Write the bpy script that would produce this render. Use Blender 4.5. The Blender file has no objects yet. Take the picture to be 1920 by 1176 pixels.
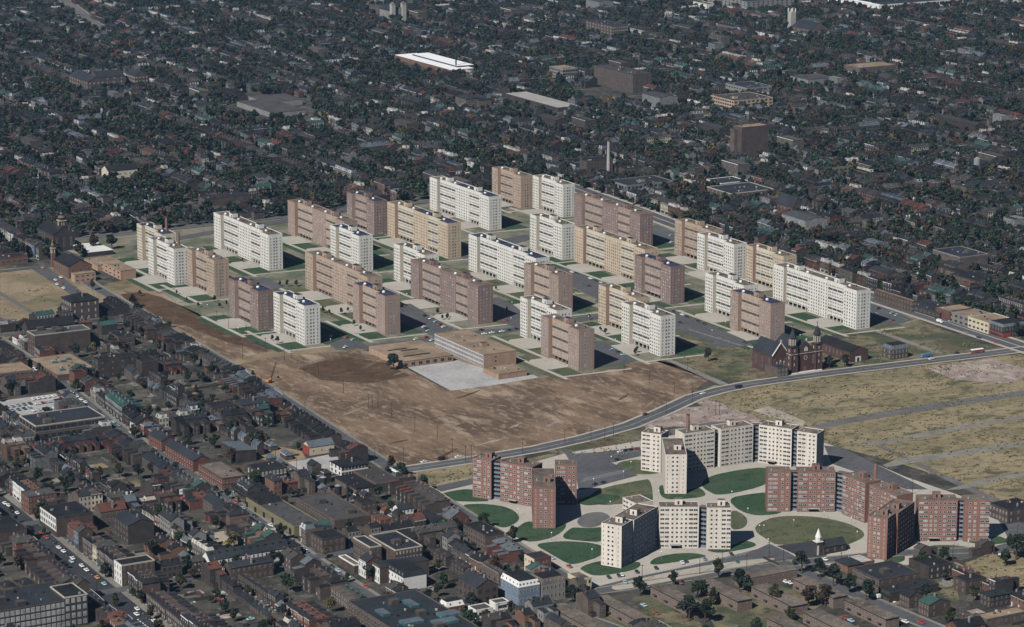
import bpy, math, random
import numpy as np
R = random.Random(7)
HAZE, SKY, SUN, EXPO = 0.000026, 0.05, 5.0, 0.12
SC = bpy.context.scene
COL = SC.collection
rad = math.radians
# ---------------------------------------------------------------- camera model (metres; x and y follow the street grid)
F, TH, HC, RO, PSI = 5475.8, 0.22996, 532.49, 0.00178, 0.51787
OX, OY = 1126.0, 1976.0
SP, CP = math.sin(PSI), math.cos(PSI)

def W(px, py, z=0.0):
    """picture pixel (1920 wide) -> point of the level plane z, in metres"""
    X, Y = (px - 960) / F, (py - 588) / F
    u = X * math.cos(RO) + Y * math.sin(RO); v = -X * math.sin(RO) + Y * math.cos(RO)
    ct, st = math.cos(TH), math.sin(TH)
    dy, dz = ct - v * st, -st - v * ct
    t = (z - HC) / dz
    gx, gy = u * t, dy * t
    return (gx * CP + gy * SP - OX, -gx * SP + gy * CP - OY)

def PX(x, y, z=0.0):
    """point -> picture pixel"""
    x += OX; y += OY
    gx, gy = x * CP - y * SP, x * SP + y * CP
    zz = z - HC
    ct, st = math.cos(TH), math.sin(TH)
    d = gy * ct - zz * st
    u, v = gx, -(gy * st + zz * ct)
    return (960 + F * (u * math.cos(RO) - v * math.sin(RO)) / d, 588 + F * (u * math.sin(RO) + v * math.cos(RO)) / d)

def inpoly(x, y, P):
    c = False; n = len(P); j = n - 1
    for i in range(n):
        xi, yi = P[i]; xj, yj = P[j]
        if (yi > y) != (yj > y) and x < (xj - xi) * (y - yi) / (yj - yi) + xi: c = not c
        j = i
    return c

# ---------------------------------------------------------------- materials
MAT, MCOL = {}, {}

def mat(key, col, rough=0.9, var=0.25, scale=0.5, scale2=0.06, col2=None, spec=0.2, metal=0.0, bump=0.0, streak=0.0):
    m = bpy.data.materials.new(key); m.use_nodes = True
    nt = m.node_tree; N = nt.nodes; L = nt.links
    b = N['Principled BSDF']
    b.inputs['Roughness'].default_value = rough
    b.inputs['Specular IOR Level'].default_value = spec
    b.inputs['Metallic'].default_value = metal
    geo = N.new('ShaderNodeNewGeometry')
    n1 = N.new('ShaderNodeTexNoise'); n1.inputs['Scale'].default_value = scale; n1.inputs['Detail'].default_value = 5
    n2 = N.new('ShaderNodeTexNoise'); n2.inputs['Scale'].default_value = scale2; n2.inputs['Detail'].default_value = 4
    L.new(geo.outputs['Position'], n1.inputs['Vector']); L.new(geo.outputs['Position'], n2.inputs['Vector'])
    ad = N.new('ShaderNodeMath'); ad.operation = 'ADD'
    L.new(n1.outputs['Fac'], ad.inputs[0]); L.new(n2.outputs['Fac'], ad.inputs[1])
    mr = N.new('ShaderNodeMapRange'); mr.inputs['From Min'].default_value = 0.7; mr.inputs['From Max'].default_value = 1.3
    L.new(ad.outputs[0], mr.inputs['Value'])
    mx = N.new('ShaderNodeMix'); mx.data_type = 'RGBA'
    c2 = col2 or tuple(c * (1 - var) for c in col)
    c1 = col if col2 else tuple(min(1, c * (1 + var)) for c in col)
    mx.inputs['A'].default_value = (*c1, 1); mx.inputs['B'].default_value = (*c2, 1)
    L.new(mr.outputs['Result'], mx.inputs['Factor']); L.new(mx.outputs['Result'], b.inputs['Base Color'])
    if streak:   # rain streaks and soot running down the wall
        mp = N.new('ShaderNodeMapping'); mp.inputs['Scale'].default_value = (.55, .55, .035); L.new(geo.outputs['Position'], mp.inputs['Vector'])
        n3 = N.new('ShaderNodeTexNoise'); n3.inputs['Scale'].default_value = 1.0; n3.inputs['Detail'].default_value = 5; L.new(mp.outputs['Vector'], n3.inputs['Vector'])
        r3 = N.new('ShaderNodeMapRange'); r3.inputs['From Min'].default_value = .42; r3.inputs['From Max'].default_value = .72; r3.inputs['To Min'].default_value = 1; r3.inputs['To Max'].default_value = 1 - streak; L.new(n3.outputs['Fac'], r3.inputs['Value'])
        m3 = N.new('ShaderNodeMix'); m3.data_type = 'RGBA'; m3.blend_type = 'MULTIPLY'; m3.inputs['Factor'].default_value = 1
        L.new(mx.outputs['Result'], m3.inputs['A']); L.new(r3.outputs['Result'], m3.inputs['B']); L.new(m3.outputs['Result'], b.inputs['Base Color'])
    if bump:
        bp = N.new('ShaderNodeBump'); bp.inputs['Strength'].default_value = bump; bp.inputs['Distance'].default_value = 0.3
        L.new(n1.outputs['Fac'], bp.inputs['Height']); L.new(bp.outputs['Normal'], b.inputs['Normal'])
    MAT[key] = m; MCOL[key] = col
    return m

def glass(key, col):
    m = mat(key, col, rough=0.12, var=0.5, scale=0.35, spec=0.5); return m

# walls
mat('white_brick', (.65, .635, .575), var=.05, streak=.22, scale=.8, scale2=.12)
mat('cream_brick', (.55, .49, .385), var=.06, streak=.22, scale=.8, scale2=.12)
mat('tan_brick', (.405, .305, .23), var=.08, streak=.22, scale=.8, scale2=.12)
mat('peach_brick', (.50, .40, .285), var=.08, streak=.22, scale=.8, scale2=.12)
mat('rose_brick', (.325, .23, .185), var=.1, streak=.22, scale=.8, scale2=.12)
mat('brown_brick', (.225, .152, .128), var=.12, streak=.22, scale=.8, scale2=.12)
mat('orange_wall', (.38, .25, .175), var=.08, streak=.22)
mat('tower_red', (.235, .128, .10), var=.1, streak=.22, scale=.8, scale2=.1)
mat('tower_white', (.62, .56, .48), var=.05, streak=.22, scale=.8, scale2=.1)
mat('brick_dark', (.052, .043, .040), var=.35, scale=1.2, scale2=.2)
mat('brick_brown', (.078, .059, .051), var=.3, scale=1.2, scale2=.2)
mat('brick_red', (.125, .055, .042), var=.25, scale=1.2, scale2=.2)
mat('brick_old', (.105, .083, .070), var=.3, scale=1.2, scale2=.2)
mat('brick_orange', (.155, .088, .062), var=.2, scale=1.2, scale2=.2)
mat('stone_grey', (.20, .195, .185), var=.2)
mat('paint_white', (.62, .61, .58), var=.1, scale=.7)
mat('paint_cream', (.52, .46, .33), var=.12, scale=.7)
mat('paint_blue', (.15, .19, .25), var=.15, scale=.7)
mat('paint_green', (.045, .10, .078), var=.2, scale=.7)
mat('paint_yellow', (.17, .155, .09), var=.18, scale=.5)
mat('paint_red', (.24, .05, .035), var=.2, scale=.5)
mat('trim_white', (.66, .65, .61), var=.1)
mat('trim_stone', (.40, .36, .30), var=.15)
mat('plaster', (.33, .315, .29), var=.15)
# roofs
mat('roof_black', (.017, .0175, .019), var=.4, scale=.5, scale2=.1, rough=.7)
mat('roof_slate', (.028, .031, .036), var=.35, scale=.6, rough=.6)
mat('flat_brick', (.165, .122, .102), var=.18, scale=1.2, scale2=.2)
mat('brick_church', (.088, .050, .043), var=.2, scale=1.2, scale2=.2, streak=.2)
mat('roof_brown', (.135, .110, .090), var=.45, scale=.25, rough=.9)
mat('roof_tan', (.235, .175, .122), var=.28, scale=.12, rough=.9)
mat('roof_blue', (.036, .042, .075), var=.3, scale=.4, rough=.6)
mat('roof_green', (.036, .075, .065), var=.25, scale=.6, rough=.7)
mat('roof_metal', (.10, .115, .13), var=.3, scale=.5, rough=.5)
mat('roof_red', (.10, .042, .032), var=.25)
mat('roof_gravel', (.065, .063, .062), var=.35, scale=.4)
mat('roof_white', (.78, .79, .80), var=.06)
mat('roof_dusk', (.052, .048, .045), var=.3)
# misc
glass('pane', (.030, .036, .044))
glass('pane_slab', (.055, .062, .072)); glass('pane_light', (.26, .27, .27)); glass('pane_grey', (.10, .11, .12))
glass('skylight', (.05, .14, .17))
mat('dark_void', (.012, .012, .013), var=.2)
mat('grille', (.055, .058, .062), var=.2)
mat('balcony_glass', (.16, .20, .25), var=.25, rough=.3, spec=.4)
mat('metal_grey', (.22, .23, .24), var=.2, rough=.5)
mat('iron_black', (.022, .022, .024), var=.3, rough=.6)
mat('pole_wood', (.05, .040, .032), var=.3)
mat('bark', (.07, .055, .042), var=.3)
mat('globe', (.8, .8, .76), var=.03, rough=.4)
mat('tyre', (.015, .015, .015), var=.2)
mat('chrome', (.5, .5, .5), rough=.3, var=.1, metal=.6)
mat('rubble', (.34, .30, .24), var=.35, scale=.6)
mat('timber_pile', (.42, .30, .16), var=.3, scale=.8)
mat('ladder_white', (.5, .5, .48), var=.1)
for k, c in dict(white=(.74, .73, .70), teal=(.30, .50, .50), black=(.022, .022, .026), red=(.33, .045, .03), blue=(.10, .19, .33), cream=(.60, .54, .40), grey=(.20, .21, .23), green=(.06, .13, .10), orange=(.62, .22, .05), sky=(.36, .50, .58)).items():
    mat('car_' + k, c, rough=.3, var=.06, spec=.5)
LEAF = {'dark green': (.021, .031, .021), 'mid green': (.030, .046, .026), 'olive': (.042, .043, .024), 'rust brown': (.055, .038, .026), 'dusky grey-green': (.029, .036, .031), 'golden': (.11, .09, .04)}
for k, c in LEAF.items():
    mat('leaf_' + k, c, var=.45, scale=.35, rough=.8)

# ground covers
mat('asphalt', (.088, .090, .094), var=.25, scale=.25, scale2=.03, rough=.85)
mat('asphalt_dark', (.042, .044, .05), var=.3, scale=.25, scale2=.03, rough=.8)
mat('asphalt_old', (.125, .12, .115), var=.25, scale=.2, scale2=.03)
mat('pavement', (.36, .325, .27), var=.16, scale=.35, scale2=.05)
mat('pavement_old', (.20, .185, .16), var=.25, scale=.35, scale2=.05)
mat('concrete_path', (.40, .37, .32), var=.12, scale=.35, scale2=.05)
mat('gravel_pale', (.36, .35, .34), var=.25, scale=.35, scale2=.05)
mat('marking', (.55, .55, .52), var=.15, scale=1)

def ground_mix(key, cols, s1, s2, stretch=(1, 1, 1), rot=0.0, bump=.15):
    """soil and grass: three colours mixed by two noises and a fine grain"""
    m = bpy.data.materials.new(key); m.use_nodes = True
    nt = m.node_tree; N = nt.nodes; L = nt.links; b = N['Principled BSDF']
    b.inputs['Roughness'].default_value = 1; b.inputs['Specular IOR Level'].default_value = .05
    geo = N.new('ShaderNodeNewGeometry'); mp = N.new('ShaderNodeMapping')
    mp.inputs['Scale'].default_value = stretch; mp.inputs['Rotation'].default_value = (0, 0, rot)
    L.new(geo.outputs['Position'], mp.inputs['Vector'])
    def noise(s, d=6, rough=.6):
        n = N.new('ShaderNodeTexNoise'); n.inputs['Scale'].default_value = s; n.inputs['Detail'].default_value = d; n.inputs['Roughness'].default_value = rough
        L.new(mp.outputs['Vector'], n.inputs['Vector']); return n
    def ramp(n, lo, hi):
        r = N.new('ShaderNodeMapRange'); r.inputs['From Min'].default_value = lo; r.inputs['From Max'].default_value = hi
        r.interpolation_type = 'SMOOTHSTEP'
        L.new(n.outputs['Fac'], r.inputs['Value']); return r.outputs['Result']
    def mix(f, a, c):
        x = N.new('ShaderNodeMix'); x.data_type = 'RGBA'; L.new(f, x.inputs['Factor'])
        for s, k in ((a, 'A'), (c, 'B')):
            if isinstance(s, tuple): x.inputs[k].default_value = (*s, 1)
            else: L.new(s, x.inputs[k])
        return x.outputs['Result']
    a = mix(ramp(noise(s1), .40, .60), cols[0], cols[1])
    a = mix(ramp(noise(s2), .54, .66), a, cols[2])
    mid = noise(.13, 6, .72)
    a = mix(ramp(mid, .50, .63), a, cols[3] if len(cols) > 3 else tuple(c * .72 for c in cols[0]))
    fine = noise(.9, 4, .75)
    g = mix(ramp(fine, .3, .7), tuple(.62 for _ in range(3)), tuple(1.3 for _ in range(3)))
    mu = N.new('ShaderNodeMix'); mu.data_type = 'RGBA'; mu.blend_type = 'MULTIPLY'; mu.inputs['Factor'].default_value = 1
    L.new(a, mu.inputs['A']); L.new(g, mu.inputs['B']); L.new(mu.outputs['Result'], b.inputs['Base Color'])
    bp = N.new('ShaderNodeBump'); bp.inputs['Strength'].default_value = bump; bp.inputs['Distance'].default_value = .4
    L.new(fine.outputs['Fac'], bp.inputs['Height']); L.new(bp.outputs['Normal'], b.inputs['Normal'])
    MAT[key] = m; MCOL[key] = cols[0]

ground_mix('earth_city', ((.088, .081, .069), (.040, .042, .037), (.15, .137, .117)), .06, .09)
ground_mix('bare_soil', ((.205, .142, .095), (.115, .08, .056), (.34, .265, .195), (.28, .21, .15)), .022, .03, (1.7, .6, 1), .5)
ground_mix('dark_soil', ((.085, .055, .036), (.11, .072, .045), (.14, .10, .07)), .05, .06)
ground_mix('tan_field', ((.29, .225, .15), (.20, .16, .10), (.13, .125, .07)), .02, .028, (1, 1, 1), 0)
ground_mix('dry_grass', ((.285, .235, .145), (.205, .175, .105), (.095, .095, .058), (.095, .082, .05)), .02, .035, (1, 1.5, 1), .2, .3)
ground_mix('rough_grass', ((.19, .165, .105), (.075, .085, .05), (.13, .09, .06), (.055, .06, .038)), .03, .04, bump=.3)
ground_mix('lawn', ((.042, .078, .043), (.056, .088, .050), (.115, .115, .066)), .022, .019)
ground_mix('lawn_worn', ((.085, .10, .055), (.13, .125, .075), (.055, .085, .045)), .03, .03)
ground_mix('site_soil', ((.22, .20, .155), (.10, .12, .075), (.30, .27, .215)), .03, .02)
ground_mix('yard', ((.13, .117, .095), (.052, .055, .043), (.16, .14, .11)), .045, .05)
ground_mix('pink_rubble', ((.34, .27, .24), (.24, .19, .16), (.42, .38, .35)), .08, .1)

# ---------------------------------------------------------------- mesh builder
class M:
    def __init__(s):
        s.v = []; s.f = []; s.k = []; s.fr = (0., 0., 0., 1., 0.)
    def frame(s, ox=0., oy=0., ang=0., oz=0.):
        s.fr = (ox, oy, oz, math.cos(ang), math.sin(ang)); return s
    def P(s, p):
        ox, oy, oz, c, n = s.fr
        s.v.append((ox + p[0] * c - p[1] * n, oy + p[0] * n + p[1] * c, p[2] + oz)); return len(s.v) - 1
    def face(s, pts, k):
        s.f.append([s.P(p) for p in pts]); s.k.append(k)
    def box(s, x0, y0, z0, x1, y1, z1, k, top=None, bottom=False):
        i = [s.P(p) for p in ((x0, y0, z0), (x1, y0, z0), (x1, y1, z0), (x0, y1, z0), (x0, y0, z1), (x1, y0, z1), (x1, y1, z1), (x0, y1, z1))]
        for q in ((0, 1, 5, 4), (1, 2, 6, 5), (2, 3, 7, 6), (3, 0, 4, 7)):
            s.f.append([i[a] for a in q]); s.k.append(k)
        s.f.append([i[a] for a in (4, 5, 6, 7)]); s.k.append(top or k)
        if bottom: s.f.append([i[a] for a in (3, 2, 1, 0)]); s.k.append(k)
    def prism(s, poly, z0, z1, k, top=None, cap=True):
        n = len(poly)
        a = [s.P((p[0], p[1], z0)) for p in poly]; b = [s.P((p[0], p[1], z1)) for p in poly]
        for i in range(n):
            j = (i + 1) % n; s.f.append([a[i], a[j], b[j], b[i]]); s.k.append(k)
        if cap: s.f.append(list(b)); s.k.append(top or k)
    def cyl(s, x, y, z0, z1, r0, r1, k, n=10):
        a = [s.P((x + r0 * math.cos(2 * math.pi * i / n), y + r0 * math.sin(2 * math.pi * i / n), z0)) for i in range(n)]
        b = [s.P((x + r1 * math.cos(2 * math.pi * i / n), y + r1 * math.sin(2 * math.pi * i / n), z1)) for i in range(n)]
        for i in range(n):
            j = (i + 1) % n; s.f.append([a[i], a[j], b[j], b[i]]); s.k.append(k)
        if r1 > .01: s.f.append(b); s.k.append(k)
    def bar(s, p, q, r, k):
        """square bar between two points"""
        d = [q[i] - p[i] for i in range(3)]; l = math.sqrt(sum(c * c for c in d)) or 1; d = [c / l for c in d]
        u = (0, 0, 1) if abs(d[2]) < .9 else (1, 0, 0)
        a = (d[1] * u[2] - d[2] * u[1], d[2] * u[0] - d[0] * u[2], d[0] * u[1] - d[1] * u[0]); la = math.sqrt(sum(c * c for c in a)); a = [c / la for c in a]
        b = (d[1] * a[2] - d[2] * a[1], d[2] * a[0] - d[0] * a[2], d[0] * a[1] - d[1] * a[0])
        ii = []
        for e in (p, q):
            for sa, sb in ((-1, -1), (1, -1), (1, 1), (-1, 1)):
                ii.append(s.P(tuple(e[i] + r * (sa * a[i] + sb * b[i]) for i in range(3))))
        for q4 in ((0, 1, 5, 4), (1, 2, 6, 5), (2, 3, 7, 6), (3, 0, 4, 7), (4, 5, 6, 7), (3, 2, 1, 0)):
            s.f.append([ii[t] for t in q4]); s.k.append(k)
    def gable(s, x0, y0, x1, y1, z, h, k, wall=None, axis='y', ov=.25, th=.18):
        """pitched roof over the rectangle; axis = direction of the ridge. Gable triangles in the wall material"""
        if axis == 'y':
            xm = (x0 + x1) / 2
            A = [(x0 - ov, z - ov * h / (xm - x0)), (xm, z + h), (x1 + ov, z - ov * h / (xm - x0))]
            for (xa, za), (xb, zb) in ((A[0], A[1]), (A[1], A[2])):
                s.face([(xa, y0 - ov, za + th), (xb, y0 - ov, zb + th), (xb, y1 + ov, zb + th), (xa, y1 + ov, za + th)][::(1 if xa < xb else -1)], k)
                s.face([(xa, y0 - ov, za), (xb, y0 - ov, zb), (xb, y0 - ov, zb + th), (xa, y0 - ov, za + th)], k)
            s.face([(x0 - ov, y0 - ov, A[0][1]), (x0 - ov, y0 - ov, A[0][1] + th), (x0 - ov, y1 + ov, A[0][1] + th), (x0 - ov, y1 + ov, A[0][1])], k)
            if wall:
                for yy in (y0, y1): s.face([(x0, yy, z), (x1, yy, z), (xm, yy, z + h)], wall)
        else:
            ym = (y0 + y1) / 2
            A = [(y0 - ov, z - ov * h / (ym - y0)), (ym, z + h), (y1 + ov, z - ov * h / (ym - y0))]
            for (ya, za), (yb, zb) in ((A[0], A[1]), (A[1], A[2])):
                s.face([(x0 - ov, ya, za + th), (x1 + ov, ya, za + th), (x1 + ov, yb, zb + th), (x0 - ov, yb, zb + th)], k)
                s.face([(x0 - ov, ya, za), (x0 - ov, yb, zb), (x0 - ov, yb, zb + th), (x0 - ov, ya, za + th)], k)
            s.face([(x0 - ov, y0 - ov, A[0][1]), (x1 + ov, y0 - ov, A[0][1]), (x1 + ov, y0 - ov, A[0][1] + th), (x0 - ov, y0 - ov, A[0][1] + th)], k)
            if wall:
                for xx in (x0, x1): s.face([(xx, y0, z), (xx, y1, z), (xx, ym, z + h)], wall)
    def hip(s, x0, y0, x1, y1, z, h, k, ov=.4):
        x0 -= ov; x1 += ov; y0 -= ov; y1 += ov
        w = min(x1 - x0, y1 - y0) / 2 * .95
        a = [(x0, y0, z), (x1, y0, z), (x1, y1, z), (x0, y1, z)]
        if x1 - x0 > y1 - y0: r = [(x0 + w, (y0 + y1) / 2, z + h), (x1 - w, (y0 + y1) / 2, z + h)]; Q = [[a[0], a[1], r[1], r[0]], [a[1], a[2], r[1]], [a[2], a[3], r[0], r[1]], [a[3], a[0], r[0]]]
        else: r = [((x0 + x1) / 2, y0 + w, z + h), ((x0 + x1) / 2, y1 - w, z + h)]; Q = [[a[0], a[1], r[0]], [a[1], a[2], r[1], r[0]], [a[2], a[3], r[1]], [a[3], a[0], r[0], r[1]]]
        for q in Q: s.face(q, k)
        for i in range(4):
            p, q = a[i], a[(i + 1) % 4]; s.face([(p[0], p[1], z - .3), (q[0], q[1], z - .3), q, p], k)
    def mansard(s, x0, y0, x1, y1, z, h, ins, k, top):
        a = [(x0, y0), (x1, y0), (x1, y1), (x0, y1)]; b = [(x0 + ins, y0 + ins), (x1 - ins, y0 + ins), (x1 - ins, y1 - ins), (x0 + ins, y1 - ins)]
        for i in range(4):
            j = (i + 1) % 4; s.face([(*a[i], z), (*a[j], z), (*b[j], z + h), (*b[i], z + h)], k)
        s.face([(*p, z + h) for p in b], top)
    def mesh(s, name):
        me = bpy.data.meshes.new(name)
        me.from_pydata(s.v, [], s.f)
        keys = list(dict.fromkeys(s.k))
        for k in keys: me.materials.append(MAT[k])
        ix = {k: i for i, k in enumerate(keys)}
        me.polygons.foreach_set('material_index', [ix[k] for k in s.k])
        me.shade_flat()
        return me
    def build(s, name, parent=None, loc=None):
        return link(name, s.mesh(name), parent, loc)

def link(name, data, parent=None, loc=None, rz=0.0):
    o = bpy.data.objects.new(name, data); COL.objects.link(o)
    if parent is not None: o.parent = parent
    if loc is not None: o.location = loc if len(loc) == 3 else (*loc, 0)
    if rz: o.rotation_euler = (0, 0, rz)
    return o

def tag(o, label, cat, group=None, kind=None):
    o['label'] = label; o['category'] = cat
    if group: o['group'] = group
    if kind: o['kind'] = kind
    return o

def thing(name, label, cat, loc=(0, 0, 0), rz=0.0, group=None):
    o = link(name, None, None, loc, rz); o.empty_display_size = .5
    return tag(o, label, cat, group)

def copy_tree(o, parent=None):
    c = o.copy(); COL.objects.link(c)
    if parent is not None: c.parent = parent
    for ch in KIDS.get(o, o.children if o not in KIDS else ()): copy_tree(ch, c)
    return c
KIDS = {}

def sheet(name, pts, z, k, label=None):
    """one level sheet of ground"""
    b = M(); b.face([(p[0], p[1], z) for p in pts], k)
    o = b.build(name); o['kind'] = 'structure'
    if label: o['label'] = label
    return o

def psheet(name, px, z, k): return sheet(name, [W(*p) for p in px], z, k)

ORD = 'first second third fourth fifth sixth seventh eighth ninth tenth eleventh twelfth thirteenth fourteenth fifteenth sixteenth seventeenth eighteenth nineteenth twentieth'.split()
def nth(i):
    if i < 20: return ORD[i]
    t = ('twenty', 'thirty', 'forty', 'fifty', 'sixty', 'seventy', 'eighty')[(i + 1) // 10 - 2]; u = (i + 1) % 10
    return t + '-' + ORD[u - 1] if u else {'twenty': 'twentieth', 'thirty': 'thirtieth', 'forty': 'fortieth', 'fifty': 'fiftieth', 'sixty': 'sixtieth', 'seventy': 'seventieth', 'eighty': 'eightieth'}[t]

# windows: shared meshes, outer face towards -y, centred at the origin
WMESH = {}
def window_mesh(w, h, frame, pane, sill=None, split=True):
    key = (round(w, 2), round(h, 2), frame, pane, sill, split)
    if key not in WMESH:
        b = M(); t = .12
        b.box(-w / 2, -.05, -h / 2, w / 2, .0, h / 2, frame, bottom=True)
        if split:
            for x0, x1 in ((-w / 2 + .1, -.05), (.05, w / 2 - .1)):
                b.face([(x0, -.07, -h / 2 + .1), (x1, -.07, -h / 2 + .1), (x1, -.07, h / 2 - .1), (x0, -.07, h / 2 - .1)], pane)
        else:
            b.face([(-w / 2 + .1, -.07, -h / 2 + .12), (w / 2 - .1, -.07, -h / 2 + .12), (w / 2 - .1, -.07, h / 2 - .1), (-w / 2 + .1, -.07, h / 2 - .1)], pane)
        if sill: b.box(-w / 2 - .12, -.2, -h / 2 - .2, w / 2 + .12, 0, -h / 2 - .02, sill, bottom=True)
        WMESH[key] = b.mesh('window')
    return WMESH[key]

class Windows:
    """collects window placements on one thing: the first 100 become parts, the rest one stuff part"""
    def __init__(s, parent, limit=100, name='window'): s.p = parent; s.l = []; s.lim = limit; s.n = name
    def add(s, me, x, y, z, rz): s.l.append((me, x, y, z, rz))
    def wall(s, me, p, q, zs, ts):
        """rows zs and columns ts (metres from p) on the wall p->q whose outside is on the right hand of p->q"""
        d = math.hypot(q[0] - p[0], q[1] - p[1]); ux, uy = (q[0] - p[0]) / d, (q[1] - p[1]) / d
        rz = math.atan2(uy, ux)
        for z in zs:
            for t in ts: s.l.append((me, p[0] + ux * t, p[1] + uy * t, z, rz))
    def done(s):
        for me, x, y, z, rz in s.l[:s.lim]: link(s.n, me, s.p, (x, y, z), rz)
        rest = s.l[s.lim:]
        if rest:
            b = M()
            for me, x, y, z, rz in rest:
                b.frame(x, y, rz, z)
                V = [tuple(v.co) for v in me.vertices]
                for pl in me.polygons: b.face([V[i] for i in pl.vertices], me.materials[pl.material_index].name)
            o = b.build('further_windows', s.p); o['kind'] = 'stuff'
# ---------------------------------------------------------------- the slab blocks
H = 31.0; DEP = 13.2; FL = 2.62
WIN_Z = [3.9 + FL * i for i in range(10)]
STYLE = {  # wall, gallery wall, wing side, window frame
    'white': ('white_brick', 'white_brick', 'cream_brick', 'trim_stone', 'pane_slab'),
    'cream': ('cream_brick', 'cream_brick', 'peach_brick', 'trim_stone', 'pane_slab'),
    'tan': ('tan_brick', 'tan_brick', 'orange_wall', 'trim_stone', 'pane_slab'),
    'peach': ('peach_brick', 'cream_brick', 'orange_wall', 'trim_stone', 'pane_slab'),
    'rose': ('rose_brick', 'tan_brick', 'orange_wall', 'trim_white', 'pane_slab'),
    'brown': ('brown_brick', 'rose_brick', 'rose_brick', 'trim_white', 'pane_slab'),
}
SLABS = []
def grille_mesh(w, h):
    key = ('grille', round(w, 2), h)
    if key not in WMESH:
        b = M(); b.box(-w / 2, -.03, -h / 2, w / 2, 0, h / 2, 'grille', bottom=True)
        n = max(3, int(w / 1.2))
        for i in range(1, n): b.box(-w / 2 + w * i / n - .05, -.08, -h / 2, -w / 2 + w * i / n + .05, -.03, h / 2, 'metal_grey')
        WMESH[key] = b.mesh('gallery_opening')
    return WMESH[key]

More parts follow.
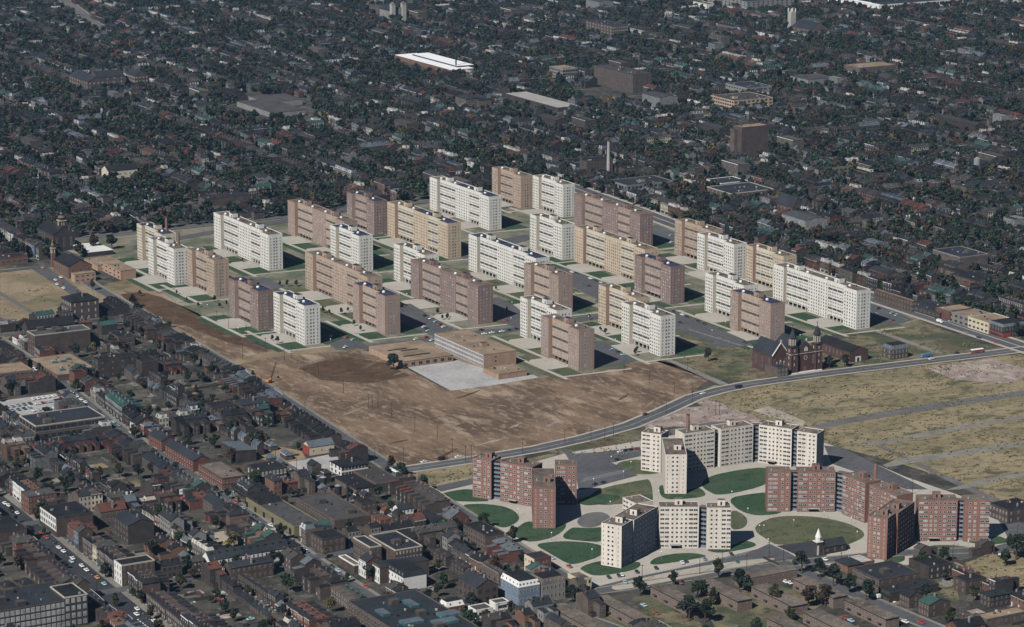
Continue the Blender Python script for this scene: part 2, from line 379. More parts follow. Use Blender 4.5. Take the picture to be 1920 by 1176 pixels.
def slab_block(tl, long, style, roof, label, chimney=False, tf=None, far_roof=None):
    """eleven-storey slab; local origin = corner nearest the camera, long side along +y, entrance side faces -x"""
    L = 114.0 if long else 55.5
    if tf: x0, y0 = W(*tf, H)
    else: x0, y1 = W(*tl, H); y0 = y1 - L
    SLABS.append((x0, y0, L))
    wall, gal, side, fr, pane = STYLE[style]
    T = thing('apartment_block', label, 'apartment block', (x0, y0, 0), 0, 'eleven storey slab blocks of the housing estate')
    q = L / 55.5
    # stretches along y, from the near end: (kind, y from, y to)
    if long: ST = [('end', 0, 17.5), ('gal', 17.5, 42.5), ('mid', 42.5, 69.5), ('gal', 69.5, 99.5), ('wing', 99.5, 114)]
    else: ST = [('end', 0, 15.5), ('gal', 15.5, 44.3), ('wing', 44.3, 55.5)]
    RC = 3.2
    b = M()
    for k, a, c in ST:
        if k == 'gal':
            b.prism([(RC, a), (DEP, a), (DEP, c), (RC, c)], 3.1, H, gal, cap=False)
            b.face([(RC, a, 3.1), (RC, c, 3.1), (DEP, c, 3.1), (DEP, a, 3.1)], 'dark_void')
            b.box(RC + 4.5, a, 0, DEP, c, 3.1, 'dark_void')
        else:
            x = 0 if k in ('end', 'wing') else RC - .25
            b.face([(x, c, 0), (x, a, 0), (x, a, H), (x, c, H)], wall)
            b.face([(x, a, 0), (DEP, a, 0), (DEP, a, H), (x, a, H)], side if k == 'wing' else wall)
            b.face([(DEP, c, 0), (x, c, 0), (x, c, H), (DEP, c, H)], wall)
            b.face([(DEP, a, 0), (DEP, c, 0), (DEP, c, H), (DEP, a, H)], wall)
    b.build('walls', T)
    # roof with parapet rim
    b = M()
    for k, a, c in ST:
        x = RC if k == 'gal' else (0 if k in ('end', 'wing') else RC - .25)
        rk = roof if not (far_roof and a > L * .52) else far_roof
        b.face([(x, a, H - .35), (DEP, a, H - .35), (DEP, c, H - .35), (x, c, H - .35)], rk)
        b.box(x - .06, a, H - .35, x + .3, c, H + .12, wall if k != 'gal' else gal)
        b.box(DEP - .3, a, H - .35, DEP + .06, c, H + .12, wall)
    b.box(0, -.06, H - .35, DEP, .3, H + .12, wall); b.box(0, L - .3, H - .35, DEP, L + .06, H + .12, wall)
    ro = b.build('roof', T)
    # ground floor pillars
    if 'pillar' not in WMESH or style not in WMESH['pillar']:
        b = M(); b.box(0, -.3, 0, .6, .3, 3.1, wall); WMESH.setdefault('pillar', {})[style] = b.mesh('pillar')
    for k, a, c in ST:
        if k == 'gal':
            for i in range(5): link('pillar', WMESH['pillar'][style], T, (RC + .1, a + (c - a) * (i + .5) / 5, 0))
            b = M(); b.box(RC - 3.2, a + 5, .02, RC - 2.2, a + 14, .5, 'plaster'); b.build('entrance_bench', T)
    # penthouses, vents, chimney
    for yy in ([L * .78, L * .30] if long else [L * .50]):
        p = M(); p.box(5.2, yy - 3.6, H - .3, 10.4, yy + 3.2, H + 3.1, wall, top='roof_gravel')
        p.box(5.8, yy + .4, H + 3.1, 8.5, yy + 2.6, H + 3.7, 'roof_dusk'); p.box(5.14, yy - 2.2, H - .3, 5.2, yy - 1.1, H + 2, 'dark_void')
        p.build('stair_penthouse', ro)
    for yy in ([.9, .66, .43, .16] if long else [.84, .26]):
        p = M(); p.cyl(6.4, L * yy, H - .35, H + .5, 1.3, 1.25, 'trim_white', 8); p.cyl(6.4, L * yy, H + .5, H + 1.1, 1.25, .35, 'trim_white', 8)
        p.build('roof_vent', ro)
    p = M(); p.box(9.4, L * .12, H - .35, 10.0, L * .12 + .6, H + .9, 'iron_black'); p.box(3.9, L * .6, H - .35, 4.5, L * .6 + 1.2, H + .5, 'metal_grey'); p.build('roof_hatch', ro)
    if chimney:
        p = M(); yy = L * .29; p.cyl(11.2, yy, H - .4, H + 10.5, 1.05, .9, 'tower_red', 12); p.build('chimney', ro)
    # windows: end wall first, then the long face
    ww = Windows(T)
    SQ = [window_mesh(1.35, 1.4, fr, p_) for p_ in (pane, pane, pane, 'pane_grey', 'pane_light')]; SLT = [window_mesh(.75, 1.3, fr, p_, split=False) for p_ in (pane, pane, 'pane_grey')]; GW = [window_mesh(1.3, 1.15, fr, p_) for p_ in (pane, pane, 'pane_grey', 'pane_light')]
    zs = list(reversed(WIN_Z))
    for z in zs + [1.6]:
        for t in (2.2, 5.2, 7.6, 10.9): ww.add(R.choice(SQ if 4 < t < 9 else SLT), t, 0, z, 0)
    for z in zs + [1.6]:
        for k, a, c in ST:
            if k == 'gal': continue
            x = 0 if k in ('end', 'wing') else RC - .25
            n = {'end': 5, 'wing': 4, 'mid': 8}[k]
            for i in range(n): ww.add(R.choice(SQ), x, a + (c - a) * (i + .6) / (n + .2), z, -math.pi / 2)
    for z in zs:
        for k, a, c in ST:
            if k == 'gal' and WIN_Z.index(z) not in (2, 5, 8):
                n = int((c - a) / 2.15)
                for i in range(n): ww.add(R.choice(GW), RC, a + (c - a) * (i + .5) / n, z, -math.pi / 2)
    ww.done()
    for k, a, c in ST:
        if k == 'gal':
            for fi in (2, 5, 8):
                n = 4
                me = grille_mesh((c - a) / n - .5, 1.75)
                for i in range(n): link('gallery_opening', me, T, (RC, a + (c - a) * (i + .5) / n, WIN_Z[fi]), -math.pi / 2)
    return T

BR, BL = 'roof_brown', 'roof_blue'
for a in [
    ((256.25, 419), 0, 'cream', BL, 'cream slab block at the far left corner of the estate, chimney on its roof', True),
    ((277, 445.25), 0, 'white', BR, 'short white slab block beside the tan school, half covering a cream one', True),
    ((350, 466), 0, 'tan', BR, 'short tan slab block joined to the right end of a white one, far left'),
    ((400.5, 398.5), 1, 'white', BR, 'long white slab block standing alone at the left of the estate', False, None, BR),
    ((428.75, 521.5), 0, 'brown', BL, 'dark brown slab block with blue roof facing the graded dirt field'),
    ((512.5, 547.75), 0, 'white', BL, 'short white slab block with blue roof nearest the left dirt field'),
    ((539.25, 375.25), 1, 'rose', BR, 'long rose brick slab block behind a short white one with chimney'),
    ((618.75, 422), 0, 'white', BL, 'short white slab block with chimney, in front of the long rose brick one'),
    ((650, 359.5), 0, 'brown', BL, 'short dark brown slab block at the back, beside a long tan one'),
    ((572, 472), 1, 'tan', BR, 'long tan slab block behind the orange-tan one with a chimney'),
    ((661.25, 530.25), 0, 'rose', BL, 'orange-tan slab block with blue roof and chimney above the school car park'),
    ((726.25, 378.5), 1, 'peach', BL, 'long peach slab block with half blue roof near the back of the estate', False, None, BR),
    ((738.25, 456.5), 0, 'white', BR, 'short white slab block mostly hidden behind the long dark brown one'),
    ((770, 486.5), 1, 'brown', BR, 'long dark brown slab block behind the flat roofed school'),
    ((805.75, 332), 1, 'white', BL, 'long white slab block at the back left of the pair beyond the others', False, None, BR),
    ((878.75, 439), 1, 'white', BL, 'long white slab block with blue roof in the middle of the estate'),
    ((922.5, 313.5), 0, 'tan', BR, 'short tan slab block farthest back, left of a white one with chimney'),
    ((999, 329), 0, 'white', BR, 'short white slab block farthest back, with chimney, behind the long dark one'),
    ((1076.25, 362.75), 1, 'brown', BR, 'long dark brown slab block at the back beside the avenue car park'),
    ((993.75, 401.5), 0, 'white', BR, 'short white slab block touching the left end of the long peach one'),
    ((1077.5, 424), 1, 'peach', BR, 'long peach slab block in front of the long dark brown one at the back'),
    ((982.5, 494), 0, 'rose', BR, 'short rose-tan slab block with chimney before the long white blue roofed one'),
    ((1190, 477.75), 0, 'brown', BL, 'short dark brown slab block with chimney between peach and white ones'),
    ((975.5, 556.5), 0, 'white', BR, 'short white slab block behind the rose-brown one nearest the school yard'),
    ((1014.5, 591.75), 0, 'rose', BR, 'rose-brown slab block nearest the camera, right of the school yard'),
    ((1122.5, 534), 0, 'peach', BR, 'short peach slab block half hidden by the white one beside the turning road'),
    ((1165.75, 566.5), 0, 'white', BR, 'short white slab block nearest the rough ground and the looping car park road'),
    ((1265.5, 411.5), 0, 'tan', BR, 'tan slab block half hidden behind a white one near the avenue'),
    ((1308, 437), 0, 'white', BR, 'short white slab block with chimney joined to a peach one near the avenue'),
    ((1398, 459), 0, 'peach', BR, 'short peach slab block beside the avenue behind the long white one'),
    ((1322.5, 511.5), 0, 'white', BR, 'short white slab block with dark roof behind the orange one by the church'),
    ((1369.5, 544), 0, 'rose', BL, 'orange-rose slab block with blue roof just behind the twin towered church'),
    ((1450.5, 495.25), 1, 'white', BR, 'long white slab block at the right end of the estate beside the avenue'),
]:
    slab_block(*a)

# ---------------------------------------------------------------- the angled towers
TH9 = 25.8
def wing_from(b, n, ln):   # front edge from its right end
    return ((b[0] - ln * math.cos(rad(n)), b[1] - ln * math.sin(rad(n))), b)
def tower_block(label, wings, wall, roof, pent, chim=None, win='trim_white'):
    """wings: (a, b, depth, height, kind) in street-grid metres, front edge a->b with the outside on its right hand"""
    O = (wings[0][0][0] - OX, wings[0][0][1] - OY)
    T = thing('tower_block', label, 'apartment block', (*O, 0), 0, 'nine storey angled tower blocks')
    ww = Windows(T)
    wm = window_mesh(1.35, 1.35, win, 'pane', split=False); w2 = window_mesh(2.5, 1.35, win, 'pane'); wp = window_mesh(1.35, 1.35, win, 'pane_light', split=False); w2p = window_mesh(2.5, 1.35, win, 'pane_light'); slit = window_mesh(.55, 1.5, win, 'pane', split=False)
    zs = [25.8 - 1.9 - 2.78 * i for i in range(9)]
    prev = None; back = []
    for a, b2, dep, h, kind in wings:
        ax, ay = a[0] - OX - O[0], a[1] - OY - O[1]; bx, by = b2[0] - OX - O[0], b2[1] - OY - O[1]
        ln = math.hypot(bx - ax, by - ay); an = math.atan2(by - ay, bx - ax)
        m = M().frame(ax, ay, an)
        m.box(0, 0, 0, ln, dep, h - .4, wall, top=roof)
        for q in ((0, 0, ln, .3), (0, dep - .3, ln, dep), (0, .3, .3, dep - .3), (ln - .3, .3, ln, dep - .3)):
            m.box(q[0] - (.04 if q[0] == 0 else 0), q[1] - (.04 if q[1] == 0 else 0), h - .5, q[2] + (.04 if q[2] == ln else 0), q[3] + (.04 if q[3] == dep else 0), h, wall)
        if 'e' in kind:
            m.box(ln * .32, -.05, 0, ln * .5, 0, 2.3, 'dark_void'); m.box(ln * .28, -2.2, 2.4, ln * .54, 0, 2.65, 'plaster', bottom=True)
        mo = m.build('wing', T)
        c, n = math.cos(an), math.sin(an)
        G = lambda x, y: (ax + x * c - y * n, ay + x * n + y * c)
        if 'p' in kind:
            p = M().frame(*G(0, 0), an); fx = .5 if ln > 20 else .62
            p.box(ln * fx - 2.3, dep * .45 if dep < 20 else dep * .3, h - .45, ln * fx + 2.3, (dep * .45 if dep < 20 else dep * .3) + 4, h + 3, pent, top=roof)
            p.box(ln * fx - .6, (dep * .45 if dep < 20 else dep * .3) - .05, h, ln * fx + .4, (dep * .45 if dep < 20 else dep * .3), h + 2, 'dark_void')
            p.build('penthouse', mo)
        p = M().frame(*G(0, 0), an); p.cyl(ln * .2, dep * .4, h - .4, h + .9, .7, .3, 'metal_grey', 8); p.box(ln * .8, dep * .6, h - .4, ln * .8 + 1.2, dep * .6 + .8, h + .4, 'metal_grey'); p.build('roof_vent', mo)
        # front windows
        if 'b' not in kind:
            big = ln > 18
            ts = [(1.9, 1), (4.7, 1), (7.9, 0), (10.6, 0), (13.3, 0), (15.9, 0), (18.8, 1), (21.5, 1)] if big else ([(1.6, 3), (4.9, 0), (7.6, 0), (11.4, 3)] if 't' in kind else [(1.9, 1), (4.7, 1), (8.8, 0), (11.6, 0)])
            if 'r' in kind: ts = [(ln - t, k) for t, k in ts]
            for j, z in enumerate(zs):
                for t, k in ts:
                    if 'e' in kind and j == 8 and ln * .28 < t < ln * .54: continue
                    pale_pane = R.random() < (.45 if wall == 'tower_red' else .12)  # random windows take the paler glass
                    me = slit if k == 3 else ((w2p if pale_pane else w2) if k else (wp if pale_pane else wm))
                    g = G(t * ln / (23.5 if big else 13.6), 0); ww.add(me, g[0], g[1], z, an)
        if 's' in kind:   # windows along the right-hand side as well
            n2 = int(dep / 3.4)
            for z in zs:
                for i in range(n2):
                    g = G(ln, dep * (i + .6) / (n2 + .2)); ww.add(wm, g[0], g[1], z, an + math.pi / 2)
        if 'l' in kind:
            n2 = int(dep / 3.6)
            for z in zs:
                for i in range(n2):
                    g = G(0, dep * (i + .5) / n2); ww.add(wm, g[0], g[1], z, an - math.pi / 2)
        # glazed balcony link to the previous wing
        if prev and 'g' not in kind and 'b' not in kind:
            (px_, py_, pan, pdep) = prev
            g0 = (px_ - 3.0 * math.sin(pan), py_ + 3.0 * math.cos(pan)); g1 = (ax - 3.0 * n, ay + 3.0 * c)
            gl = math.hypot(g1[0] - g0[0], g1[1] - g0[1]); ga = math.atan2(g1[1] - g0[1], g1[0] - g0[0])
            if .8 < gl < 16:
                p = M().frame(*g0, ga); p.box(-.3, .8, 0, gl + .3, 6, h - 1.2, 'dark_void', top=roof)
                for z in zs + [.2]:
                    p.box(-.2, 0, z - 1.35, gl + .2, .8, z - 1.15, 'plaster', bottom=True); p.box(-.2, 0, z - 1.15, gl + .2, .06, z - .1, 'balcony_glass', bottom=True)
                k = max(2, int(gl / 1.5))
                for i in range(k + 1): p.box(gl * i / k - .06, -.03, 0, gl * i / k + .06, .03, h - 1.5, 'metal_grey')
                p.build('balcony_stack', T)
        prev = (bx, by, an, dep)
    if chim:
        p = M(); cx, cy = chim[0] - OX - O[0], chim[1] - OY - O[1]; p.cyl(cx, cy, 0, h + 9.5, 1.3, 1.05, 'tower_red', 12); p.cyl(cx, cy, h + 9.5, h + 10, 1.2, 1.2, 'roof_dusk', 12); p.build('chimney', T)
    ww.done()
    return T
A_ = lambda x, y, an, ln: ((x, y), (x + ln * math.cos(rad(an)), y + ln * math.sin(rad(an))))
RB = 'roof_brown'
tower_block('red brick angled tower block at left, its front wing casting shade on its right wing',
    [(*wing_from((865.3, 1464.8), -29, 13.8), 42, TH9, 'tp'), (*A_(853.2, 1547.3, -59, 13.6), 12, TH9, 'pg'), (*A_(863.9, 1531.0, -61, 23.6), 12, TH9, 'pe'), (*wing_from((902.0, 1501.1), -29, 13.4), 12, TH9, 'g')],
    'tower_red', RB, 'tower_red')
tower_block('large white angled tower block at the back with a red chimney, by the rough lots',
    [(*A_(962.6, 1493.8, -29.3, 13.7), 40, TH9, 'tp'), (*A_(977.9, 1546.5, -56, 14.0), 12, TH9, 'pg'), (*A_(999.8, 1529.2, -4, 22.8), 12, TH9, 'pg'), (*A_(1026.4, 1526.6, -2, 25.1), 12, TH9, 'p'), (*A_(1054.7, 1524.1, -58, 23.4), 12, TH9, 'pe'), (*A_(1067.3, 1498.5, -58.5, 13.8), 12, TH9, 's')],
    'tower_white', RB, 'tower_white', tuple(np.array(W(1290, 778, 35.3)) + (OX, OY)))
tower_block('long red brick angled tower block at right with chimney behind the white steeple chapel',
    [(*A_(996.9, 1430.2, -29.3, 14.6), 12, TH9, ''), (*A_(1013.2, 1420.7, -29.3, 23.4), 12, TH9, 'pe'), (*A_(1034.9, 1403.9, -88, 22.6), 12, TH9, 'p'), (*A_(1035.6, 1377.3, -89, 27.5), 12, TH9, 'pg'), (*A_(996.6, 1325.9, -58.5, 12.5), 12.6, TH9, 'tpsg'), (*A_(1007.8, 1331.8, -58.5, 13.1), 27, TH9, 'bpsg'), (*A_(1041.4, 1336.0, -29.3, 23.6), 12, TH9, 'pe'), (*A_(1065.1, 1321.9, -29.3, 14.8), 12, TH9, 'r')],
    'tower_red', RB, 'tower_red', tuple(np.array(W(1642, 868, 35.3)) + (OX, OY)))
tower_block('white angled tower block nearest the camera, front wing shaded on its right side',
    [(*A_(852.2, 1390.1, -59, 13.3), 14.2, TH9, 'tps'), (*A_(864.6, 1397.2, -59, 13.7), 31.5, TH9, 'bpsg'), (*A_(890.2, 1427.9, -90, 15), 12, TH9, 'g'), (*A_(898.6, 1400.3, -29.3, 23.7), 12, TH9, 'peg'), (*A_(922.4, 1385.0, -30, 14.3), 12, TH9, 'pr')],
    'tower_white', RB, 'tower_white')
# ---------------------------------------------------------------- ground, roads, fields
sheet('ground', [(-9000, -3000), (9000, -3000), (9000, 16000), (-9000, 16000)], 0, 'earth_city')
sxy = lambda x, y: (x - OX, y - OY)
def line_x(pts, y):  # x of a street (list of (x, y) descending y) at y
    for (xa, ya), (xb, yb) in zip(pts, pts[1:]):
        if yb <= y <= ya: return xa + (xb - xa) * (y - ya) / (yb - ya)
    return pts[0][0] if y > pts[0][1] else pts[-1][0]
S_MAIN = [(596, 2400), (588, 1659), (579, 1424), (572, 1100)]
S_MID = [(745, 2330), (731, 1950), (720, 1829), (716, 1640), (709, 1499), (700, 1100)]
S_FLD = [(880, 2330), (871, 2226), (857, 1879), (839, 1641), (823, 1400), (820, 1353)]
def road(name, pts, w, z=.10, k='asphalt', walk=2.2, wk='pavement_old', closed=False):
    """carriageway with kerbed pavements along a line of street-grid points"""
    P = [sxy(*p) for p in pts]
    def off(d):
        out = []
        for i, p in enumerate(P):
            a = P[max(0, i - 1)]; c = P[min(len(P) - 1, i + 1)]
            dx, dy = c[0] - a[0], c[1] - a[1]; l = math.hypot(dx, dy); out.append((p[0] - dy / l * d, p[1] + dx / l * d))
        return out
    def strip(a, c, z0, kk, nm):
        b = M()
        for i in range(len(P) - 1):
            b.face([(*a[i], z0), (*a[i + 1], z0), (*c[i + 1], z0), (*c[i], z0)], kk)
        o = b.build(nm); o['kind'] = 'structure'; return b
    strip(off(-w / 2), off(w / 2), z, k, name)
    if walk:
        for s in (-1, 1):
            a, c = off(s * w / 2), off(s * (w / 2 + walk)); b = M()
            for i in range(len(P) - 1):
                q = [(a[i], a[i + 1], c[i + 1], c[i])] if s > 0 else [(c[i], c[i + 1], a[i + 1], a[i])]
                for f in q: b.face([(*p, z + .13) for p in f], wk)
                b.face([(*a[i], z), (*a[i + 1], z), (*a[i + 1], z + .13), (*a[i], z + .13)], wk)
            o = b.build('pavement'); o['kind'] = 'structure'
    return off
XS_NEAR = [1335, 1485, 1630, 1788, 1950, 2105, 2325]
road('road', S_MAIN, 15, walk=4.2, k='asphalt_dark')
road('road', S_MID, 10.5, z=.14, walk=2.6)
road('road', S_FLD, 9, z=.12, walk=2.2)
road('road', [(452, 1060), (452, 2330)], 9, z=.1)
for i, y in enumerate(XS_NEAR):
    x1 = {1335: 822, 1485: 823, 1630: 836, 1788: 848, 1950: 861, 2105: 860, 2325: 905}[y]
    road('road', [(300, y), (575, y), (x1, y + (0 if y != 1630 else 0))], 8.5, z=.3, walk=0)
for xa in (518, 651, 782): road('alley', [(xa - 6, 1100), (xa, 1640), (xa + 14, 2320)], 4.5, z=.07, k='asphalt_old', walk=0)
# the curving road, the avenue and the lot roads
CURVE = [(845, 1622), (900, 1621), (945, 1623), (985, 1630), (1030, 1643), (1070, 1663), (1109, 1685), (1138, 1693), (1165, 1696.5), (1240, 1694.5), (1320, 1688), (1420, 1681), (1700, 1668)]
road('road', CURVE, 12.5, z=.17, k='asphalt', walk=2.4, wk='pavement')
b = M(); P = [sxy(*p) for p in CURVE]
for i in range(len(P) - 1):
    (xa, ya), (xb, yb) = P[i], P[i + 1]; l = math.hypot(xb - xa, yb - ya); nx, ny = -(yb - ya) / l * .14, (xb - xa) / l * .14
    b.face([(xa - nx, ya - ny, .2), (xb - nx, yb - ny, .2), (xb + nx, yb + ny, .2), (xa + nx, ya + ny, .2)], 'marking')
o = b.build('road_marking'); o['kind'] = 'structure'
AVE = [(1416, 1100), (1410, 1690), (1412, 1900), (1440, 2300), (1462, 2700), (1500, 3400)]
road('avenue', AVE, 19, z=.2, k='asphalt', walk=4, wk='pavement')
b = M(); P = [sxy(*p) for p in AVE]
for i in range(len(P) - 1):
    (xa, ya), (xb, yb) = P[i], P[i + 1]; l = math.hypot(xb - xa, yb - ya); nx, ny = -(yb - ya) / l * .2, (xb - xa) / l * .2
    for d in (-1, 1): b.face([(xa + nx * d * 2.5 - nx, ya + ny * d * 2.5 - ny, .24), (xb + nx * d * 2.5 - nx, yb + ny * d * 2.5 - ny, .24), (xb + nx * d * 2.5 + nx, yb + ny * d * 2.5 + ny, .24), (xa + nx * d * 2.5 + nx, ya + ny * d * 2.5 + ny, .24)], 'marking')
o = b.build('road_marking'); o['kind'] = 'structure'
road('road', [(1553, 4062), (1468, 3676), (1440, 3500)], 15, z=.1, k='asphalt_old', walk=3)
for y in (2420, 2580): road('road', [(300, y), (1440, y + 8)], 9, z=.06, k='asphalt', walk=2)

# bare field between the old street and the estate
FIELD = [(60, 520), (190, 535), (255, 520), (300, 545), (370, 595), (430, 622), (500, 655), (560, 655), (640, 652), (715, 662), (760, 690), (835, 730), (990, 708), (1115, 695), (1215, 672), (1300, 690), (1330, 712), (1290, 740), (1240, 764), (1170, 800), (1095, 826), (1000, 845), (880, 862), (770, 872), (708, 866), (640, 828), (560, 774), (480, 713), (400, 676), (330, 622), (262, 577)]
psheet('bare_field', FIELD, .03, 'bare_soil')
psheet('field', [(0, 505), (60, 500), (118, 497), (150, 520), (190, 537), (205, 575), (120, 575), (112, 604), (60, 600), (0, 648)], .035, 'tan_field')
psheet('graded_soil', [(225, 552), (262, 548), (300, 556), (372, 588), (400, 610), (340, 610), (300, 603), (285, 585), (240, 565)], .06, 'dark_soil')
psheet('graded_soil', [(560, 690), (640, 668), (720, 680), (770, 705), (690, 720), (600, 712)], .06, 'dark_soil')
psheet('graded_soil', [(330, 590), (440, 625), (520, 668), (505, 662), (420, 640), (350, 612)], .062, 'dark_soil')
psheet('dirt_track', [(405, 682), (500, 660), (570, 652), (720, 648), (722, 655), (640, 660), (560, 664), (500, 672), (415, 692)], .09, 'tan_field')
psheet('tan_ground', [(190, 537), (262, 577), (330, 622), (400, 676), (415, 672), (380, 640), (330, 612), (280, 590), (255, 560), (230, 545), (300, 552), (262, 530)], .045, 'tan_field')
# overgrown lots at right
psheet('grassland', [(1290, 745), (1340, 722), (1400, 728), (1560, 706), (1925, 662), (1990, 700), (1990, 940), (1880, 950), (1830, 915), (1690, 870), (1560, 835), (1440, 790), (1330, 770)], .03, 'dry_grass')
psheet('grassland', [(1215, 672), (1270, 645), (1440, 640), (1560, 640), (1640, 620), (1720, 600), (1860, 652), (1900, 652), (1560, 692), (1400, 714), (1330, 712)], .03, 'rough_grass')
psheet('grassland', [(1010, 846), (1180, 802), (1210, 800), (1210, 850), (1150, 868), (1090, 866), (1050, 850)], .04, 'rough_grass')
psheet('grassland', [(745, 884), (880, 866), (895, 872), (895, 900), (815, 915), (790, 905)], .04, 'dry_grass')
psheet('grassland', [(985, 862), (1035, 850), (1060, 858), (1080, 872), (1020, 880), (985, 876)], .045, 'dry_grass')
psheet('grassland', [(1165, 816), (1230, 770), (1330, 760), (1420, 780), (1420, 800), (1260, 800)], .035, 'pink_rubble')
psheet('rubble_strip', [(1412, 770), (1440, 762), (1510, 790), (1505, 800)], .08, 'rubble')
psheet('rubble_strip', [(1810, 680), (1870, 694), (1905, 704), (1860, 697), (1815, 690)], .08, 'rubble')
psheet('rubble_patch', [(1735, 690), (1860, 672), (1935, 695), (1900, 720), (1790, 712)], .05, 'pink_rubble')
psheet('lot_road', [(1520, 799), (1560, 789), (1740, 757), (1920, 732), (1920, 742), (1745, 769), (1600, 792), (1540, 804)], .09, 'asphalt_old')
psheet('lot_road', [(1598, 836), (1700, 817), (1920, 778), (1920, 785), (1710, 824), (1640, 835)], .09, 'pavement_old')
psheet('lot_road', [(1655, 872), (1680, 862), (1920, 827), (1920, 837), (1700, 870), (1662, 877)], .09, 'pavement_old')
psheet('lot_road', [(1770, 920), (1830, 902), (1920, 886), (1920, 893), (1800, 918)], .09, 'pavement_old')
psheet('dirt_track', [(1640, 835), (1660, 838), (1880, 940), (1860, 942)], .07, 'asphalt_old')
psheet('dirt_track', [(1240, 672), (1252, 671), (1370, 722), (1350, 722)], .08, 'pavement_old')
psheet('dirt_track', [(1640, 622), (1650, 620), (1770, 662), (1758, 664)], .08, 'pavement_old')
psheet('dirt_track', [(1290, 748), (1318, 742), (1430, 790), (1400, 792)], .08, 'pink_rubble')
psheet('lot_road', [(1255, 806), (1330, 792), (1405, 790), (1330, 800), (1262, 816)], .085, 'asphalt_old')
# school yard
psheet('school_yard', [(762, 688), (845, 672), (905, 690), (940, 706), (1000, 703), (1010, 708), (930, 722), (845, 733)], .12, 'gravel_pale')

# the estate: worn ground, lawns, forecourts, walks, car parks
sheet('estate_ground', [W(*p) for p in [(1640, 622), (1440, 640), (1270, 645), (1215, 670), (1115, 697), (990, 712), (760, 690), (715, 650), (640, 655), (560, 657), (430, 623), (330, 570), (250, 498)]] + [(905 - OX, 2340 - OY), (905 - OX, 2416 - OY), (1436 - OX, 2416 - OY), (1400 - OX, 1900 - OY), (1399 - OX, 1800 - OY)], .06, 'site_soil')
for si, (x0, y0, L) in enumerate(SLABS):
    sh = (lambda P, z, k, n: sheet(n, P, z + si * .001, k))
    j = R.uniform(-2, 2)
    # lawns on the shaded side and before the entrance front
    sh([(x0 + 15, y0 - 6), (x0 + 38 + j, y0 - 6), (x0 + 38 + j, y0 + L + 4), (x0 + 15, y0 + L + 4)], .07, 'lawn' if R.random() < .75 else 'lawn_worn', 'lawn')
    sh([(x0 - 27, y0 - 9), (x0 - 1.5, y0 - 9), (x0 - 1.5, y0 + L + 6), (x0 - 27, y0 + L + 6)], .105, R.choice(['lawn', 'lawn', 'lawn_worn', 'site_soil']), 'lawn')
    sh([(x0 - 21, y0 - 16), (x0 - 17.5, y0 - 16), (x0 - 17.5, y0 + L + 10), (x0 - 21, y0 + L + 10)], .142, 'concrete_path', 'path')
    sh([(x0 - 21, y0 - 10), (x0 + 38, y0 - 14), (x0 + 38, y0 - 11), (x0 - 21, y0 - 7)], .178, 'concrete_path', 'path')
    gal = ([(17.5, 42.5), (69.5, 99.5)] if L > 80 else [(15.5, 44.3)])
    for a, c in gal:
        sh([(x0 - 19, y0 + a + 4), (x0 - 16, y0 + a - 1), (x0 + 3.2, y0 + a - 1), (x0 + 3.2, y0 + c + 3), (x0 - 14, y0 + c + 3), (x0 - 19, y0 + c - 3)], .215, 'concrete_path', 'forecourt')
PARK = [
    ('car_park', [(1042, 505), (1062, 503), (1140, 540), (1270, 587), (1330, 610), (1395, 637), (1412, 648), (1370, 652), (1330, 648), (1262, 622), (1200, 600), (1130, 565), (1050, 528)]),
    ('car_park', [(742, 572), (770, 570), (800, 588), (850, 618), (815, 632), (780, 618), (745, 602)]),
    ('car_park', [(920, 560), (936, 558), (965, 574), (985, 590), (985, 618), (935, 604), (916, 590)]),
    ('car_park', [(1110, 640), (1128, 640), (1195, 676), (1170, 684), (1110, 690)]),
    ('car_park', [(618, 646), (650, 632), (672, 640), (690, 650), (660, 656), (630, 656)]),
    ('car_park', [(1628, 560), (1645, 565), (1712, 600), (1680, 610), (1630, 600)]),
    ('car_park', [(480, 528), (495, 520), (535, 537), (512, 546)]),
    ('car_park', [(1218, 425), (1232, 422), (1290, 447), (1290, 462), (1240, 456), (1222, 448)]),
    ('car_park', [(865, 470), (900, 458), (985, 440), (1000, 448), (900, 476), (868, 486)]),
    ('estate_road', [(660, 652), (720, 644), (830, 631), (900, 620), (985, 612), (1073, 598), (1150, 588), (1150, 594), (1073, 606), (985, 620), (905, 628), (830, 638), (720, 652), (690, 657)]),
    ('estate_road', [(250, 468), (330, 452), (420, 435), (540, 418), (700, 385), (700, 379), (540, 410), (420, 428), (330, 445), (250, 461)]),
]
for i, (n, p) in enumerate(PARK): psheet(n, p, .26 + i * .002, 'asphalt')
psheet('verge', [(1120, 560), (1200, 590), (1300, 632), (1340, 640), (1335, 644), (1290, 636), (1190, 598), (1115, 566)], .30, 'lawn_worn')
